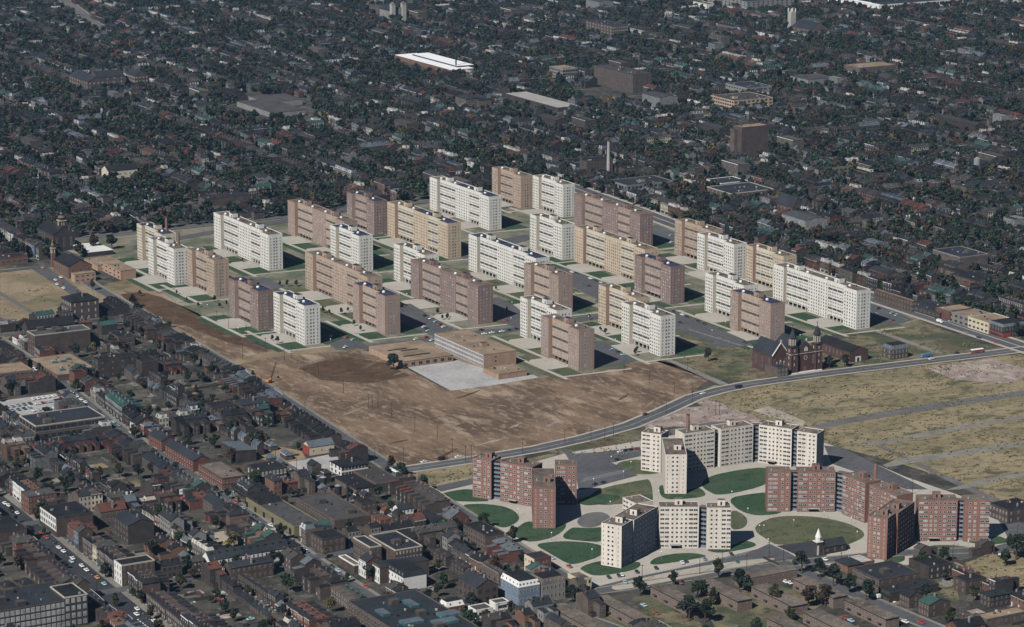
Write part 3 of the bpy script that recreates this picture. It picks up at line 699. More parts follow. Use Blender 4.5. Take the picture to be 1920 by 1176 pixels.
# angled towers' grounds: concrete walks with curved lawns
psheet('walk', [(800, 920), (885, 900), (1060, 850), (1180, 830), (1420, 790), (1560, 835), (1700, 895), (1860, 950), (1895, 1010), (1890, 1022), (1700, 1060), (1560, 1062), (1470, 1040), (1310, 1070), (1180, 1088), (1105, 1106), (950, 1010)], .05, 'concrete_path')
def smooth(P, n=2):
    for _ in range(n):
        Q = []
        for i, p in enumerate(P):
            q = P[(i + 1) % len(P)]; Q += [(p[0] * .75 + q[0] * .25, p[1] * .75 + q[1] * .25), (p[0] * .25 + q[0] * .75, p[1] * .25 + q[1] * .75)]
        P = Q
    return P
def cr(ox, oy, s, P): return [(ox + x / s, oy + y / s) for x, y in P]
LAWNS = [
    cr(800, 840, 6, [(130, 515), (510, 445), (640, 545), (700, 585), (690, 605), (300, 605), (210, 560)]),
    cr(800, 840, 6, [(400, 640), (560, 628), (720, 635), (900, 665), (1010, 725), (1050, 790), (1010, 845), (860, 915), (700, 835), (560, 745), (440, 680)]),
    cr(800, 840, 6, [(940, 968), (1090, 835), (1200, 825), (1300, 880), (1450, 880), (1575, 840), (1560, 915), (1440, 1003), (1250, 1053), (1110, 1058)]),
    cr(960, 960, 4.375, [(390, 218), (480, 130), (540, 128), (640, 135), (760, 120), (760, 254), (560, 238)]),
    cr(960, 960, 4.375, [(185, 272), (280, 248), (500, 238), (760, 270), (760, 355), (520, 434), (450, 424), (300, 335)]),
    cr(960, 960, 4.375, [(540, 457), (735, 393), (900, 420), (1045, 405), (1060, 440), (1000, 482), (690, 533), (600, 495)]),
    cr(1060, 820, 6, [(235, 700), (360, 578), (870, 478), (962, 473), (992, 700), (960, 722), (650, 748), (380, 773)]),
    cr(1060, 820, 6, [(510, 300), (850, 233), (1000, 330), (1075, 385), (1060, 407), (900, 423), (740, 413)]),
    cr(1060, 820, 6, [(1040, 545), (1130, 538), (1260, 560), (1375, 600), (1500, 558), (1585, 630), (1560, 672), (1330, 697), (1085, 702)]),
    [(1314, 911), (1323, 895), (1377, 882), (1450, 874), (1450, 908), (1350, 931), (1328, 922)],
    [(1364, 935), (1400, 927), (1450, 922), (1450, 955), (1470, 960), (1450, 966), (1412, 967), (1382, 956)],
    cr(1260, 940, 4.375, [(260, 390), (490, 370), (600, 313), (730, 365), (500, 413), (350, 428)]),
    cr(1260, 940, 4.375, [(470, 50), (628, 130), (604, 224), (470, 240)]),
    [(1416, 985), (1416, 998), (1440, 1013), (1458, 1024), (1530, 1015), (1562, 1032), (1612, 1013), (1623, 1003), (1613, 992), (1586, 980), (1540, 970), (1490, 967), (1446, 970)],
    cr(1420, 850, 4.267, [(1230, 832), (1270, 777), (1380, 737), (1540, 732), (1700, 752), (1760, 785), (1640, 808), (1530, 828), (1290, 868)]),
    cr(1420, 850, 4.267, [(1630, 700), (1750, 690), (1850, 690), (1920, 655), (2020, 700), (1990, 722), (1840, 735), (1720, 720)]),
    cr(1420, 850, 4.267, [(1000, 850), (1130, 793), (1183, 815), (1178, 872), (1040, 878)]),
    cr(1110, 920, 6.857, [(730, 940), (800, 868), (980, 818), (1280, 798), (1475, 833), (1445, 862), (1000, 933), (800, 958)]),
    [(1338, 876), (1378, 870), (1412, 868), (1412, 862), (1350, 868)],
]
def ragged(P, a=.35):
    Q = []
    for i, p in enumerate(P):
        q = P[(i + 1) % len(P)]
        for t in (0, .25, .5, .75): Q.append((p[0] + (q[0] - p[0]) * t + R.uniform(-a, a), p[1] + (q[1] - p[1]) * t + R.uniform(-a, a) * .5))
    return Q
for i, p in enumerate(LAWNS): psheet('lawn', ragged(smooth(p)), .10, 'lawn_worn' if i in (6, 7, 12, 13, 14) else 'lawn')
psheet('lawn_patch', smooth([(1075, 940), (1120, 925), (1170, 930), (1150, 942), (1100, 950)]), .14, 'lawn')
psheet('play_court', smooth(cr(1060, 820, 6, [(120, 950), (190, 870), (330, 840), (450, 850), (520, 905), (440, 960), (330, 1020), (180, 1015)])), .14, 'asphalt_old')
for p in ([(1046, 836), (1078, 851), (1125, 848), (1200, 838), (1204, 855), (1146, 868), (1180, 881), (1196, 892), (1165, 900), (1110, 915), (1085, 920), (1078, 880), (1060, 852)], [(800, 916), (888, 897), (888, 908), (828, 922)], [(1545, 836), (1575, 838), (1740, 918), (1700, 918), (1560, 870)], [(1105, 1104), (1180, 1085), (1290, 1062), (1420, 1030), (1442, 1020), (1478, 1036), (1505, 1052), (1420, 1070), (1290, 1085), (1180, 1110), (1120, 1115)], [(1860, 955), (1925, 985), (1925, 1010), (1890, 1010), (1880, 990)], [(1700, 1060), (1800, 1040), (1925, 1010), (1925, 1022), (1800, 1052), (1700, 1080)]):
    psheet('car_park', p, .15, 'asphalt')
psheet('car_park', [(1456, 1024), (1530, 1014), (1562, 1031), (1540, 1050), (1500, 1044)], .16, 'asphalt_dark')
psheet('traffic_island', smooth([(1145, 1100), (1160, 1094), (1290, 1066), (1400, 1050), (1460, 1046), (1440, 1054), (1300, 1082), (1170, 1106), (1150, 1107)]), .19, 'pavement')
# parking bay lines
b = M()
for (a, c, n, dx, dy) in (((1090, 905), (1170, 888), 15, 10, 9), ((1150, 855), (1200, 846), 8, 8, 4), ((820, 911), (880, 899), 12, 8, 5), ((1200, 1082), (1400, 1040), 30, 12, 7), ((1560, 858), (1700, 915), 26, 10, -4), ((1640, 578), (1700, 600), 12, 8, -3), ((1290, 617), (1390, 648), 20, 8, -4)):
    for i in range(n):
        t = i / n; p = W(a[0] + (c[0] - a[0]) * t, a[1] + (c[1] - a[1]) * t); q = W(a[0] + (c[0] - a[0]) * t + dx, a[1] + (c[1] - a[1]) * t - dy)
        l = math.hypot(q[0] - p[0], q[1] - p[1]); nx, ny = -(q[1] - p[1]) / l * .09, (q[0] - p[0]) / l * .09
        b.face([(p[0] - nx, p[1] - ny, .31), (q[0] - nx, q[1] - ny, .31), (q[0] + nx, q[1] + ny, .31), (p[0] + nx, p[1] + ny, .31)], 'marking')
o = b.build('road_marking'); o['kind'] = 'structure'
# gravel and yard patches among the old streets
YI = 0
for p, k in (([(537, 868), (640, 848), (640, 862), (625, 878), (545, 884)], 'gravel_pale'), ([(0, 752), (105, 738), (125, 765), (45, 782), (0, 782)], 'gravel_pale'), ([(235, 720), (330, 690), (350, 720), (290, 745), (240, 750)], 'yard'), ([(480, 830), (565, 845), (575, 862), (520, 870), (480, 858)], 'tan_field'), ([(565, 888), (640, 875), (650, 885), (560, 898)], 'pink_rubble'), ([(400, 1112), (445, 1102), (460, 1120), (410, 1125)], 'concrete_path'), ([(690, 965), (745, 955), (750, 975), (695, 980)], 'tan_field'), ([(395, 1000), (450, 990), (460, 1015), (400, 1028)], 'rubble'), ([(1800, 1060), (1900, 1020), (1925, 1040), (1925, 1120), (1850, 1110)], 'dry_grass'), ([(1700, 1090), (1790, 1085), (1800, 1130), (1720, 1120)], 'rough_grass'),
             ([(1130, 1160), (1240, 1135), (1330, 1176), (1140, 1176)], 'rough_grass'), ([(1185, 1122), (1225, 1112), (1265, 1145), (1225, 1155)], 'lawn_worn'), ([(1310, 1120), (1420, 1090), (1560, 1120), (1480, 1176), (1340, 1176)], 'rough_grass'), ([(980, 1176), (1110, 1130), (1180, 1176)], 'rough_grass')):
    psheet('yard', p, .04 + .002 * (YI := YI + 1), k)
road('road', [(947, 1345), (951, 1257), (955, 1190)], 9.5, z=.2, walk=2.2)
road('road', [(790, 1338), (801, 1290), (812, 1230)], 8, z=.2, walk=1.5)
road('road', [(824, 1350), (870, 1346), (950, 1338), (1020, 1322), (1140, 1270)], 9, z=.185, walk=1.5)

# wheel ruts and scraped streaks on the cleared field
g = random.Random(31); b = M(); n = 0
for i in range(330):
    px, py = g.uniform(200, 1330), g.uniform(540, 870)
    if not inpoly(px, py, FIELD): continue
    x, y = W(px, py); an = g.choice([.5, .35, 1.57, 0, .6]) + g.uniform(-.15, .15); ln = g.uniform(6, 34); w_ = g.choice([.2, .25, .3, .9, 1.6]); k = g.choice(['tan_field', 'dark_soil', 'bare_soil', 'tan_field', 'pink_rubble'])
    pts = []; X, Y, A = x, y, an
    for j in range(7): pts.append((X, Y)); X += math.cos(A) * ln / 6; Y += math.sin(A) * ln / 6; A += g.uniform(-.04, .04)
    if not inpoly(*PX(X, Y), FIELD): continue
    for off in ((0,) if w_ > .5 else (0, 1.9)):
        z = .07 + n * 4e-5; n += 1
        for j, (p, q) in enumerate(zip(pts, pts[1:])):
            l = math.hypot(q[0] - p[0], q[1] - p[1]); nx, ny = -(q[1] - p[1]) / l, (q[0] - p[0]) / l; wa = w_ * (.15 + .85 * math.sin(math.pi * j / 6)); wb = w_ * (.15 + .85 * math.sin(math.pi * (j + 1) / 6))
            b.face([(p[0] + nx * (off - wa), p[1] + ny * (off - wa), z), (q[0] + nx * (off - wb), q[1] + ny * (off - wb), z), (q[0] + nx * (off + wb), q[1] + ny * (off + wb), z), (p[0] + nx * (off + wa), p[1] + ny * (off + wa), z)], k)
o = b.build('ground_ruts'); o['kind'] = 'structure'

psheet('road', [(58, 504), (84, 498), (120, 522), (168, 558), (152, 566), (100, 530)], .105, 'asphalt')
# ---------------------------------------------------------------- single buildings, each placed by its nearest roof corner
FOOT = []   # footprints kept clear by the rows of houses and the trees
def keep(x0, y0, x1, y1, m=1.5): FOOT.append((min(x0, x1) - m, min(y0, y1) - m, max(x0, x1) + m, max(y0, y1) + m))
for x0, y0, L in SLABS: keep(x0, y0, x0 + DEP, y0 + L, 2)
def free(x0, y0, x1, y1):
    return not any(a < x1 and c > x0 and b < y1 and d > y0 for a, b, c, d in FOOT)
ART = {'roof_black': 'black', 'roof_slate': 'slate'}
def building(name, label, cat, tf, h, tl=None, tr=None, L=20., D=12., wall='brick_brown', roof='roof_black', rt='flat', rows=2, cx=0, cy=0, win='trim_stone', pane='pane', rh=2.5, group=None, ww=1.0, wh=1.7, sill=None, chim=0, front=None, penthouse=0, base=None, fz=0.0, rim='trim_stone', split=True, door=None, ang=0.0, skyl=None, fl=0):
    """tl / tf / tr: pixels of the left end, the near corner and the right end of the eaves; cx, cy: windows per row on the long (-x) and short (-y) face"""
    x0, y0 = W(*tf, h)
    if tl: L = max(4, W(*tl, h)[1] - y0)
    if tr: D = max(4, W(*tr, h)[0] - x0)
    keep(x0, y0, x0 + D, y0 + L)
    if y0 > 2430 - OY: keep(x0 - (22 if h < 9 else 9), y0 - (26 if h < 9 else 12), x0 + D, y0 + L)
    T = thing(name, label, cat, (x0, y0, 0), rad(ang), group)
    b = M(); b.box(0, 0, 0, D, L, h, wall)
    if front:  # differently coloured street front on the -x face
        b.box(-.12, .02, fz, 0, L - .02, h + .4, front)
    if base: b.box(-.1, -.1, 0, D + .1, L + .1, 1.0, base)
    b.build('wall', T)
    r = M()
    if rt == 'flat':
        r.face([(.35, .35, h + .05), (D - .35, .35, h + .05), (D - .35, L - .35, h + .05), (.35, L - .35, h + .05)], roof)
        for q in ((-.08, -.08, D + .08, .35), (-.08, L - .35, D + .08, L + .08), (-.08, .35, .35, L - .35), (D - .35, .35, D + .08, L - .35)): r.box(q[0], q[1], h - .25, q[2], q[3], h + .55, rim if rim else wall)
    elif rt == 'plain':
        r.box(-.15, -.15, h, D + .15, L + .15, h + .3, roof)
    elif rt == 'shed':
        r.face([(-.2, -.2, h + rh), (D + .2, -.2, h + .1), (D + .2, L + .2, h + .1), (-.2, L + .2, h + rh)], roof)
        r.face([(-.2, -.2, h), (D + .2, -.2, h), (D + .2, -.2, h + .1), (-.2, -.2, h + rh)], wall); r.face([(-.2, L + .2, h), (-.2, -.2, h), (-.2, -.2, h + rh), (-.2, L + .2, h + rh)], wall)
    elif rt == 'hip': r.hip(0, 0, D, L, h, rh, roof)
    elif rt == 'mansard': r.mansard(-.1, -.1, D + .1, L + .1, h, rh, 1.1, roof, 'roof_black')
    else: r.gable(0, 0, D, L, h, rh, roof, wall, axis=rt)
    if fl:
        r.box(-.4, -.4, h - .25, D + .4, L + .4, h, 'iron_black', bottom=True)
        for i in range(5): r.box(D * .45, L * (i + .5) / 5, h + .3, D * .45 + .9, L * (i + .5) / 5 + .7, h + 1, 'stone_grey')
        p_ = M()
        for i in range(4):
            yy = L * (i + .5) / 4; p_.box(-1.5, yy - 1.4, 2.5, -.02, yy + 1.4, 2.7, 'roof_dusk', bottom=True)
        p_.build('porch_roofs', T)['kind'] = 'stuff'
    ro = r.build('roof', T)
    w = Windows(T)
    z0 = h / rows
    me = window_mesh(ww, wh, win, pane, sill, split)
    zs = [z0 * (rows - 1 - i) + z0 * .52 for i in range(rows)]
    if cx: w.wall(me, (-.12 if front else 0, L), (-.12 if front else 0, 0), zs, [L * (i + .5) / cx for i in range(cx)])
    if cy: w.wall(me, (0, 0), (D, 0), zs, [D * (i + .5) / cy for i in range(cy)])
    if rt == 'mansard':
        for (p, q, n, ln) in (((.3, L), (.3, 0), cx, L), ((0, .3), (D, .3), cy, D)):
            if n: w.wall(window_mesh(1.0, 1.3, 'trim_white', pane), p, q, [h + rh * .48], [ln * (i + .5) / n for i in range(n)])
    w.done()
    for i in range(chim):
        c = M(); cy_ = L * (i + .5) / chim; zt = h + (rh if rt in 'xy' or rt in ('hip', 'mansard') else .3)
        c.box(D * .5 - .45, cy_ - .5, h, D * .5 + .45, cy_ + .5, zt + 1.5, 'brick_red' if i % 2 else 'stone_grey'); c.box(D * .5 - .3, cy_ - .3, zt + 1.5, D * .5 + .3, cy_ + .3, zt + 1.9, 'plaster'); c.build('chimney', ro)
    for i in range(penthouse):
        c = M(); a = R.uniform(.15, .6) * D; e = L * (i + .3) / max(1, penthouse); c.box(a, e, h + .05, a + min(5, D * .3), e + min(4, L * .2), h + 2.6, wall, top='roof_gravel'); c.build('roof_house', ro)
    if skyl:
        for (fx, fy, lx, ly) in skyl:
            c = M(); c.box(D * fx, L * fy, h + .05, D * fx + lx, L * fy + ly, h + 1.5, 'skylight', top='roof_metal'); c.build('skylight', ro)
    if door:
        c = M(); dw, dh = door
        c.box(D * .45 - dw / 2, -.09, 0, D * .45 + dw / 2, -.01, dh, 'trim_white'); c.box(D * .45 - dw * .2, -.12, 0, D * .45 + dw * .2, -.09, dh * .75, 'iron_black'); c.build('door', T)
    if rt == 'flat' and D * L > 250:
        c = M()
        for i in range(3 + int(D * L / 260)):
            a, e = R.uniform(.1, .85) * D, R.uniform(.1, .85) * L; s = R.uniform(.5, 1.2); c.box(a, e, h + .06, a + s, e + s * 1.3, h + R.uniform(.5, 1.2), R.choice(['metal_grey', 'roof_gravel', 'iron_black', 'trim_stone']))
        c.build('roof_vents', ro)['kind'] = 'stuff'
    return T

WH = 'warehouse'
# --- upper left of the old quarter
building('brick_school', 'tall dark brick three storey house with hipped roof beside the tan field', 'house', (133.5, 567), 16, tr=(187, 562), L=22, wall='brick_brown', roof='roof_black', rt='hip', rows=3, cx=6, cy=4, win='trim_white', pane='pane_light', wh=2.3, rh=4.5, chim=2, base='stone_grey')
building('warehouse', 'long windowless brown brick warehouse with cluttered flat roof at the left', WH, (65, 630), 15.5, tl=(50, 622), tr=(177.5, 622), wall='brick_brown', roof='roof_gravel', rows=4, cx=4, penthouse=4, rim='plaster')
building('annex', 'low brick annex with tan flat roof and dark skylights beside the windowless warehouse', WH, (108.3, 705), 4.2, tl=(66, 671), tr=(186, 694), wall='brick_old', roof='roof_tan', rows=1, cx=9, cy=0, ww=2, wh=1.6, rim='brick_old', skyl=[(.2, .2, 4, 2), (.42, .2, 4, 2), (.75, .3, 4, 2), (.3, .6, 4, 2), (.5, .6, 4, 2), (.68, .68, 4, 2)])
building('warehouse', 'dark brick warehouse with flat black roof behind the small red corner shop', WH, (183.5, 677), 13.5, tr=(264, 671), L=12, wall='brick_dark', rows=3, cy=4, cx=2, wh=1.2, rim='brick_dark')
building('warehouse', 'narrow dark brick block with a row of small white windows under its roof', WH, (265.5, 680), 11, tr=(298, 677), L=16, wall='brick_dark', rows=3, cy=0, cx=0, rim='brick_brown')
building('corner_shop', 'narrow red brick corner shop at the crossing above the car lot', 'shop', (139.5, 701), 10.5, tr=(162, 698), tl=(131, 695), wall='brick_red', rows=3, cx=3, cy=0, rim='brick_red', front='brick_red')
building('warehouse', 'dark brick building cut off by the left edge, beside the parked cars in shade', WH, (4, 655), 11.5, tr=(27.5, 652), L=24, wall='brick_dark', rows=3, cy=0, rim='brick_dark')
building('workshop', 'low orange brick workshop with tan roof at the left edge', WH, (-12, 703), 7.5, tr=(62, 694), L=26, wall='brick_orange', roof='roof_tan', rows=2, cy=9, ww=2.4, wh=1.7, rim='roof_tan')
building('chapel', 'black roofed chapel behind the windowless brick warehouse', 'church', (52, 617), 9, D=38, L=13, wall='brick_dark', roof='roof_black', rt='x', rows=1, cx=2, cy=6, wh=3, rh=5)
building('store', 'small white store with a red roof at the bend by the tan field', 'shop', (31, 634), 5.5, tl=(25, 629), tr=(45, 632), wall='paint_white', roof='roof_red', rt='hip', rh=1.6, rows=1, cx=3, cy=2)
building('house', 'green roofed house with open green galleries behind the long warehouse', 'house', (190, 611), 7.5, tr=(218, 606), L=9, wall='brick_dark', roof='roof_green', rt='x', rows=2, cy=4, rh=2.2, ww=2, win='paint_green')
building('house', 'brick house with deep shaded porch and flat roof above the collapsed houses', 'house', (222, 633), 8, tl=(212, 622), tr=(252, 629), wall='brick_brown', rows=2, cx=2, cy=4, ww=2.2, wh=1.8, rim='brick_brown')
# the factory with the big windows
building('factory', 'long two storey brick factory with large dark windows beside the gravel car lot', 'factory', (66.7, 800), 10.2, tl=(37, 780), tr=(200.8, 784.5), wall='brick_old', roof='roof_slate', rows=2, cx=5, cy=10, ww=4.2, wh=2.9, win='iron_black', rim='trim_stone', sill='trim_stone', skyl=None, penthouse=2)
building('house', 'red brick house with whitewashed front and gable end beside the mid-left street', 'house', (253.5, 797), 5.8, tr=(291, 790), L=9, wall='brick_red', front='paint_white', rt='y', rows=2, cx=2, cy=5, rh=4, chim=2, win='trim_stone')
building('terrace', 'bright red brick terrace with slate roof facing the street at left of centre', 'row house', (303, 828), 7.5, tl=(287, 812), D=11, wall='brick_red', roof='roof_slate', rt='y', rows=2, cx=6, rh=2.6, chim=3)
building('terrace', 'long red and brown terrace with white cornice along the mid-left street', 'row house', (362, 865), 7.5, tl=(312, 833), D=12, wall='brick_red', roof='roof_slate', rt='y', rows=2, cx=12, rh=2.6, chim=5, sill='trim_stone')
building('corner_building', 'two storey red corner building with brown roof at the street crossing', 'shop', (417, 898.5), 7.6, tl=(367, 872), tr=(458, 891), wall='brick_red', roof='roof_brown', rows=2, cx=13, cy=7, win='trim_stone', rim='brick_brown', sill='trim_stone')
building('row_building', 'dark brick building with tall white window surrounds beside the pale gravel lot', 'row house', (482.5, 884.5), 9, tl=(463, 873), tr=(538.5, 876.5), wall='brick_dark', roof='roof_black', rows=2, cx=3, cy=8, ww=1.5, wh=2.6, win='trim_white', pane='pane_light', rim='brick_dark', sill='trim_white')
building('warehouse', 'grey metal roofed brick warehouse in two steps behind the red terrace', WH, (443, 849), 7.5, tl=(418, 832), tr=(480, 843), wall='brick_dark', roof='roof_metal', rt='shed', rh=1.6, rows=1)
building('house', 'dark brick house of five bays facing the old cross street by the cream bus', 'house', (398.5, 765.5), 9, tl=(386, 757), tr=(444, 760), wall='brick_dark', rows=2, cx=2, cy=6, wh=2, rim='brick_dark', win='trim_stone')
building('house', 'dark brick house with hipped grey roof at the corner by the bare field', 'house', (451, 761), 8, tr=(503, 752), L=11, wall='brick_dark', roof='roof_slate', rt='x', rows=2, cy=7, wh=2, rh=3, chim=2)
building('shed', 'cream walled shed with red gable end and pale metal roof by the field road', 'shed', (580, 839.5), 5.6, tl=(566, 833), tr=(626.5, 832.5), wall='paint_cream', roof='roof_metal', rt='x', rows=1, cy=3, ww=.8, wh=1.6, rh=3.2, win='paint_cream', split=False, front='paint_red')
building('house', 'dark house with open timber porches beside the shed and the field road', 'house', (640, 876), 6.5, tl=(622, 864), tr=(690, 868), wall='paint_white', roof='roof_black', rt='hip', rows=2, cx=3, cy=8, ww=2.2, wh=2.2, rh=2.4, chim=2)
# the industrial yard
building('foundry', 'large black roofed low shed above the tanks and black smokestack', 'factory', (668, 917.5), 4.6, tl=(584, 902), tr=(705, 912), wall='brick_brown', roof='roof_black', rows=1, cx=14, rim='iron_black', door=(5, 3.6))
building('warehouse', 'brown roofed brick warehouse at the corner of the curving road and field road', WH, (706.5, 908.5), 6, tl=(664, 884), tr=(750, 899), wall='brick_brown', roof='roof_dusk', rows=1, cx=13, ww=1.2, wh=1.4, rim='brick_old', win='trim_stone')
building('works', 'wide grey gravel roofed works between the yellow walled sheds and the yard', 'factory', (627.5, 977), 5.4, tl=(541, 937), tr=(698, 968), wall='brick_brown', roof='roof_gravel', rows=1, cx=16, cy=0, ww=1.6, wh=1.8, rim='brick_old', penthouse=2)
t = building('shed_row', 'long yellow painted shed front with dark doorways along the street left of centre', WH, (551.5, 989), 5.6, tl=(465, 934), D=18, wall='paint_yellow', roof='roof_gravel', rows=1, rim='paint_yellow')
d = M()
for i in range(7): d.box(-.1, 4 + i * 12.5, 0, -.02, 7.2 + i * 12.5, 3.6, 'dark_void')
d.build('doorways', t)
d = M()
for i in range(7):
    for j in range(2): d.box(-.1, 8.5 + i * 12.5, 2.0 + j * 1.3, -.03, 15 + i * 12.5, 2.5 + j * 1.3, 'roof_brown')
d.build('faded_sign_panels', t)
d = M()
for i in range(8):
    y = 52 + i * 5.4
    d.face([(1, y, 5.7), (17, y, 5.7), (17, y + 5.2, 8.0), (1, y + 5.2, 8.0)], 'roof_black'); d.face([(17, y + 5.2, 5.7), (1, y + 5.2, 5.7), (1, y + 5.2, 8.0), (17, y + 5.2, 8.0)], 'pane'); d.face([(1, y, 5.7), (1, y + 5.2, 8.0), (1, y + 5.2, 5.7)], 'brick_dark')
d.build('sawtooth_roof', t)
building('brick_shed', 'small square dark red brick building beside the black smokestack', WH, (678, 946), 7.5, tr=(705.5, 941), tl=(667, 938), wall='brick_brown', roof='roof_black', rows=2, cy=3, wh=1.2, rim='brick_dark')
building('villa', 'white painted house with red gable at the back of the industrial yard', 'house', (748, 957), 5.5, tr=(776, 953), L=8, wall='paint_white', roof='roof_slate', rt='x', rows=2, cy=4, rh=2.6)
building('school_building', 'brown brick school with parapets round a courtyard above the cream house fronts', 'school', (694, 1027.5), 12, tl=(667, 1008), tr=(714, 1023), wall='brick_brown', roof='roof_slate', rows=3, cx=7, cy=2, win='trim_stone', rim='trim_stone', ww=1.6, penthouse=0)
building('school_building', 'right wing of the brown brick school, pale parapet round its dark roof', 'school', (741, 1033), 11, tr=(795.5, 1026.5), tl=(722, 1000), wall='brick_brown', roof='roof_slate', rows=3, cy=8, win='trim_stone', pane='pane_light', rim='trim_stone', penthouse=1)
building('annex', 'low brown roofed annex with white coping beside the corner of the brick school', 'school', (664, 1061), 5, tl=(634.5, 1043.5), tr=(676, 1058), wall='brick_brown', roof='roof_brown', rows=1, rim='trim_white')
building('corner_building', 'dark red brick corner building with flat black roof opposite the white dormered terrace', 'house', (604.5, 1012.5), 9, tl=(583, 999), tr=(650, 1007), wall='brick_brown', roof='roof_black', rows=2, cx=4, cy=4, wh=2, win='trim_stone', rim='brick_dark')
building('house', 'white fronted house with green gabled roof next to the dark red corner building', 'house', (575, 993), 6.5, tl=(563, 985), tr=(625, 987), wall='brick_red', roof='roof_green', rt='x', rows=2, cx=3, rh=2.6, front='paint_white')
t = building('gallery_house', 'dark roofed house with green double porches near the lawns', 'house', (814, 982), 7.5, tr=(840, 977), L=20, wall='paint_green', roof='roof_black', rt='y', rows=2, cy=5, ww=2, wh=2.2, rh=3)
building('house', 'red brick house with twin chimneys and grey dormer next to the green porches', 'house', (843, 974), 9.5, tr=(878, 967), L=9, wall='brick_red', roof='roof_metal', rt='y', rows=2, cy=3, rh=4, chim=2)
building('row_building', 'three storey brick tenement with white corner stones beside the lawns', 'house', (909.5, 1005.5), 9.5, tl=(869.5, 983.5), tr=(942, 998), wall='brick_old', roof='roof_black', rows=3, cx=9, cy=0, wh=1.5, win='brick_dark', rim='brick_dark', chim=1)
building('house', 'bright red brick house standing end-on to the road beside the lawns', 'house', (1002, 1050), 9.5, tl=(983, 1040), tr=(1029, 1042), wall='brick_red', roof='roof_slate', rows=2, cx=3, cy=2, rim='brick_red', front='paint_cream')
building('villa', 'big brick villa with black gable roof and dark arched openings at the bottom', 'house', (893.5, 1103), 10, tl=(858, 1084), tr=(934, 1096), wall='brick_brown', roof='roof_slate', rt='y', rows=2, cx=4, cy=3, ww=2.2, wh=2.6, rh=4, win='brick_dark', chim=3)
building('mansard_house', 'blue-grey painted house with white dormered mansard at the bottom', 'house', (972.5, 1102.5), 10.5, tl=(936, 1084), tr=(1013.5, 1096), wall='paint_blue', roof='trim_white', rt='mansard', rows=2, cx=5, cy=6, wh=2.2, rh=3.2, win='trim_white')
building('mansard_house', 'grey stone fronted house with brown dormered mansard beside the blue one', 'house', (1015.5, 1096.5), 10, tr=(1060, 1088.5), L=13, wall='stone_grey', roof='roof_brown', rt='mansard', rows=2, cy=6, wh=2.2, rh=3, win='trim_stone')
building('corner_shop', 'cream fronted corner shop beside the white and orange bus at the bottom', 'shop', (1086, 1088), 7.5, tl=(1067.5, 1076), tr=(1107, 1082.5), wall='paint_cream', roof='roof_brown', rows=2, cx=0, cy=3, ww=1.5, wh=2.2, win='paint_cream', split=False, rim='paint_cream')
building('storefront', 'white one storey storefront with dark window below the big brick villa', 'shop', (892.5, 1146), 4.6, tr=(923.5, 1139.5), L=9, wall='paint_white', roof='roof_gravel', rows=1, cy=1, ww=7.5, wh=2.2, win='trim_white', rim='trim_white')
building('storefront', 'small white storefront between the villa and the blue-grey house', 'shop', (929, 1133), 4.2, tr=(954, 1128), L=7, wall='paint_white', roof='roof_gravel', rows=1, cy=1, ww=6, wh=2, win='trim_white', rim='trim_white')
building('mansard_house', 'small red brick house with white mansard beside the huge factory roof', 'house', (836, 1140), 5, tr=(868, 1132), L=8, wall='brick_red', roof='trim_white', rt='mansard', rows=1, cy=2, rh=2.8)
building('factory', 'huge brick factory with blue-green skylights at the bottom edge', 'factory', (765, 1200), 12, tl=(636, 1132), tr=(870, 1160), wall='brick_brown', roof='roof_slate', rows=3, cx=18, cy=22, ww=2, wh=2.2, win='trim_stone', rim='brick_old', skyl=[(.12, .55, 5, 10), (.2, .28, 12, 7), (.6, .62, 5, 12), (.55, .16, 14, 7), (.75, .3, 12, 7)], penthouse=3)
building('house', 'white fronted two storey house with red side wall facing the sunny street', 'house', (686, 1056), 9.5, tl=(673, 1048), D=11, wall='brick_red', front='paint_white', roof='roof_slate', rt='y', rows=2, cx=3, wh=2.4, rh=3, chim=1, win='trim_stone')
building('house', 'white fronted house with tall dark windows next along the sunny street', 'house', (712, 1066), 9.5, tl=(698, 1058), D=32, wall='brick_brown', front='paint_white', roof='roof_slate', rt='shed', rows=2, cx=3, wh=2.6, rh=1.5)
building('mansard_row', 'dark mansard house with a large white painted end wall', 'house', (756.5, 1084), 8, tl=(722, 1063), tr=(800.5, 1077), wall='paint_white', roof='roof_slate', rt='mansard', rows=2, cx=6, rh=2.8)
# the white dormered terrace and its neighbours
t = building('terrace', 'long white terrace with steep dark roof and a row of little dormers', 'row house', (393, 1051.5), 6.8, tr=(544.5, 1028.5), L=10.5, wall='paint_white', roof='roof_slate', rt='x', rows=2, cy=19, wh=1.6, ww=.9, rh=4, win='stone_grey')
for i in range(11):
    c = M(); u = 2.6 + i * 4.9; c.box(u - .6, 3.0, 8.6, u + .6, 5, 10.3, 'roof_black'); c.box(u - .4, 2.93, 8.9, u + .4, 3.0, 10, 'pane'); c.build('dormer', t)
building('terrace', 'dark brick terrace with rear wings in front of the white dormered one', 'row house', (433, 1066), 8.6, tr=(513, 1053), L=9, wall='brick_brown', roof='roof_slate', rt='x', rows=2, cy=8, rh=2.4, chim=4)
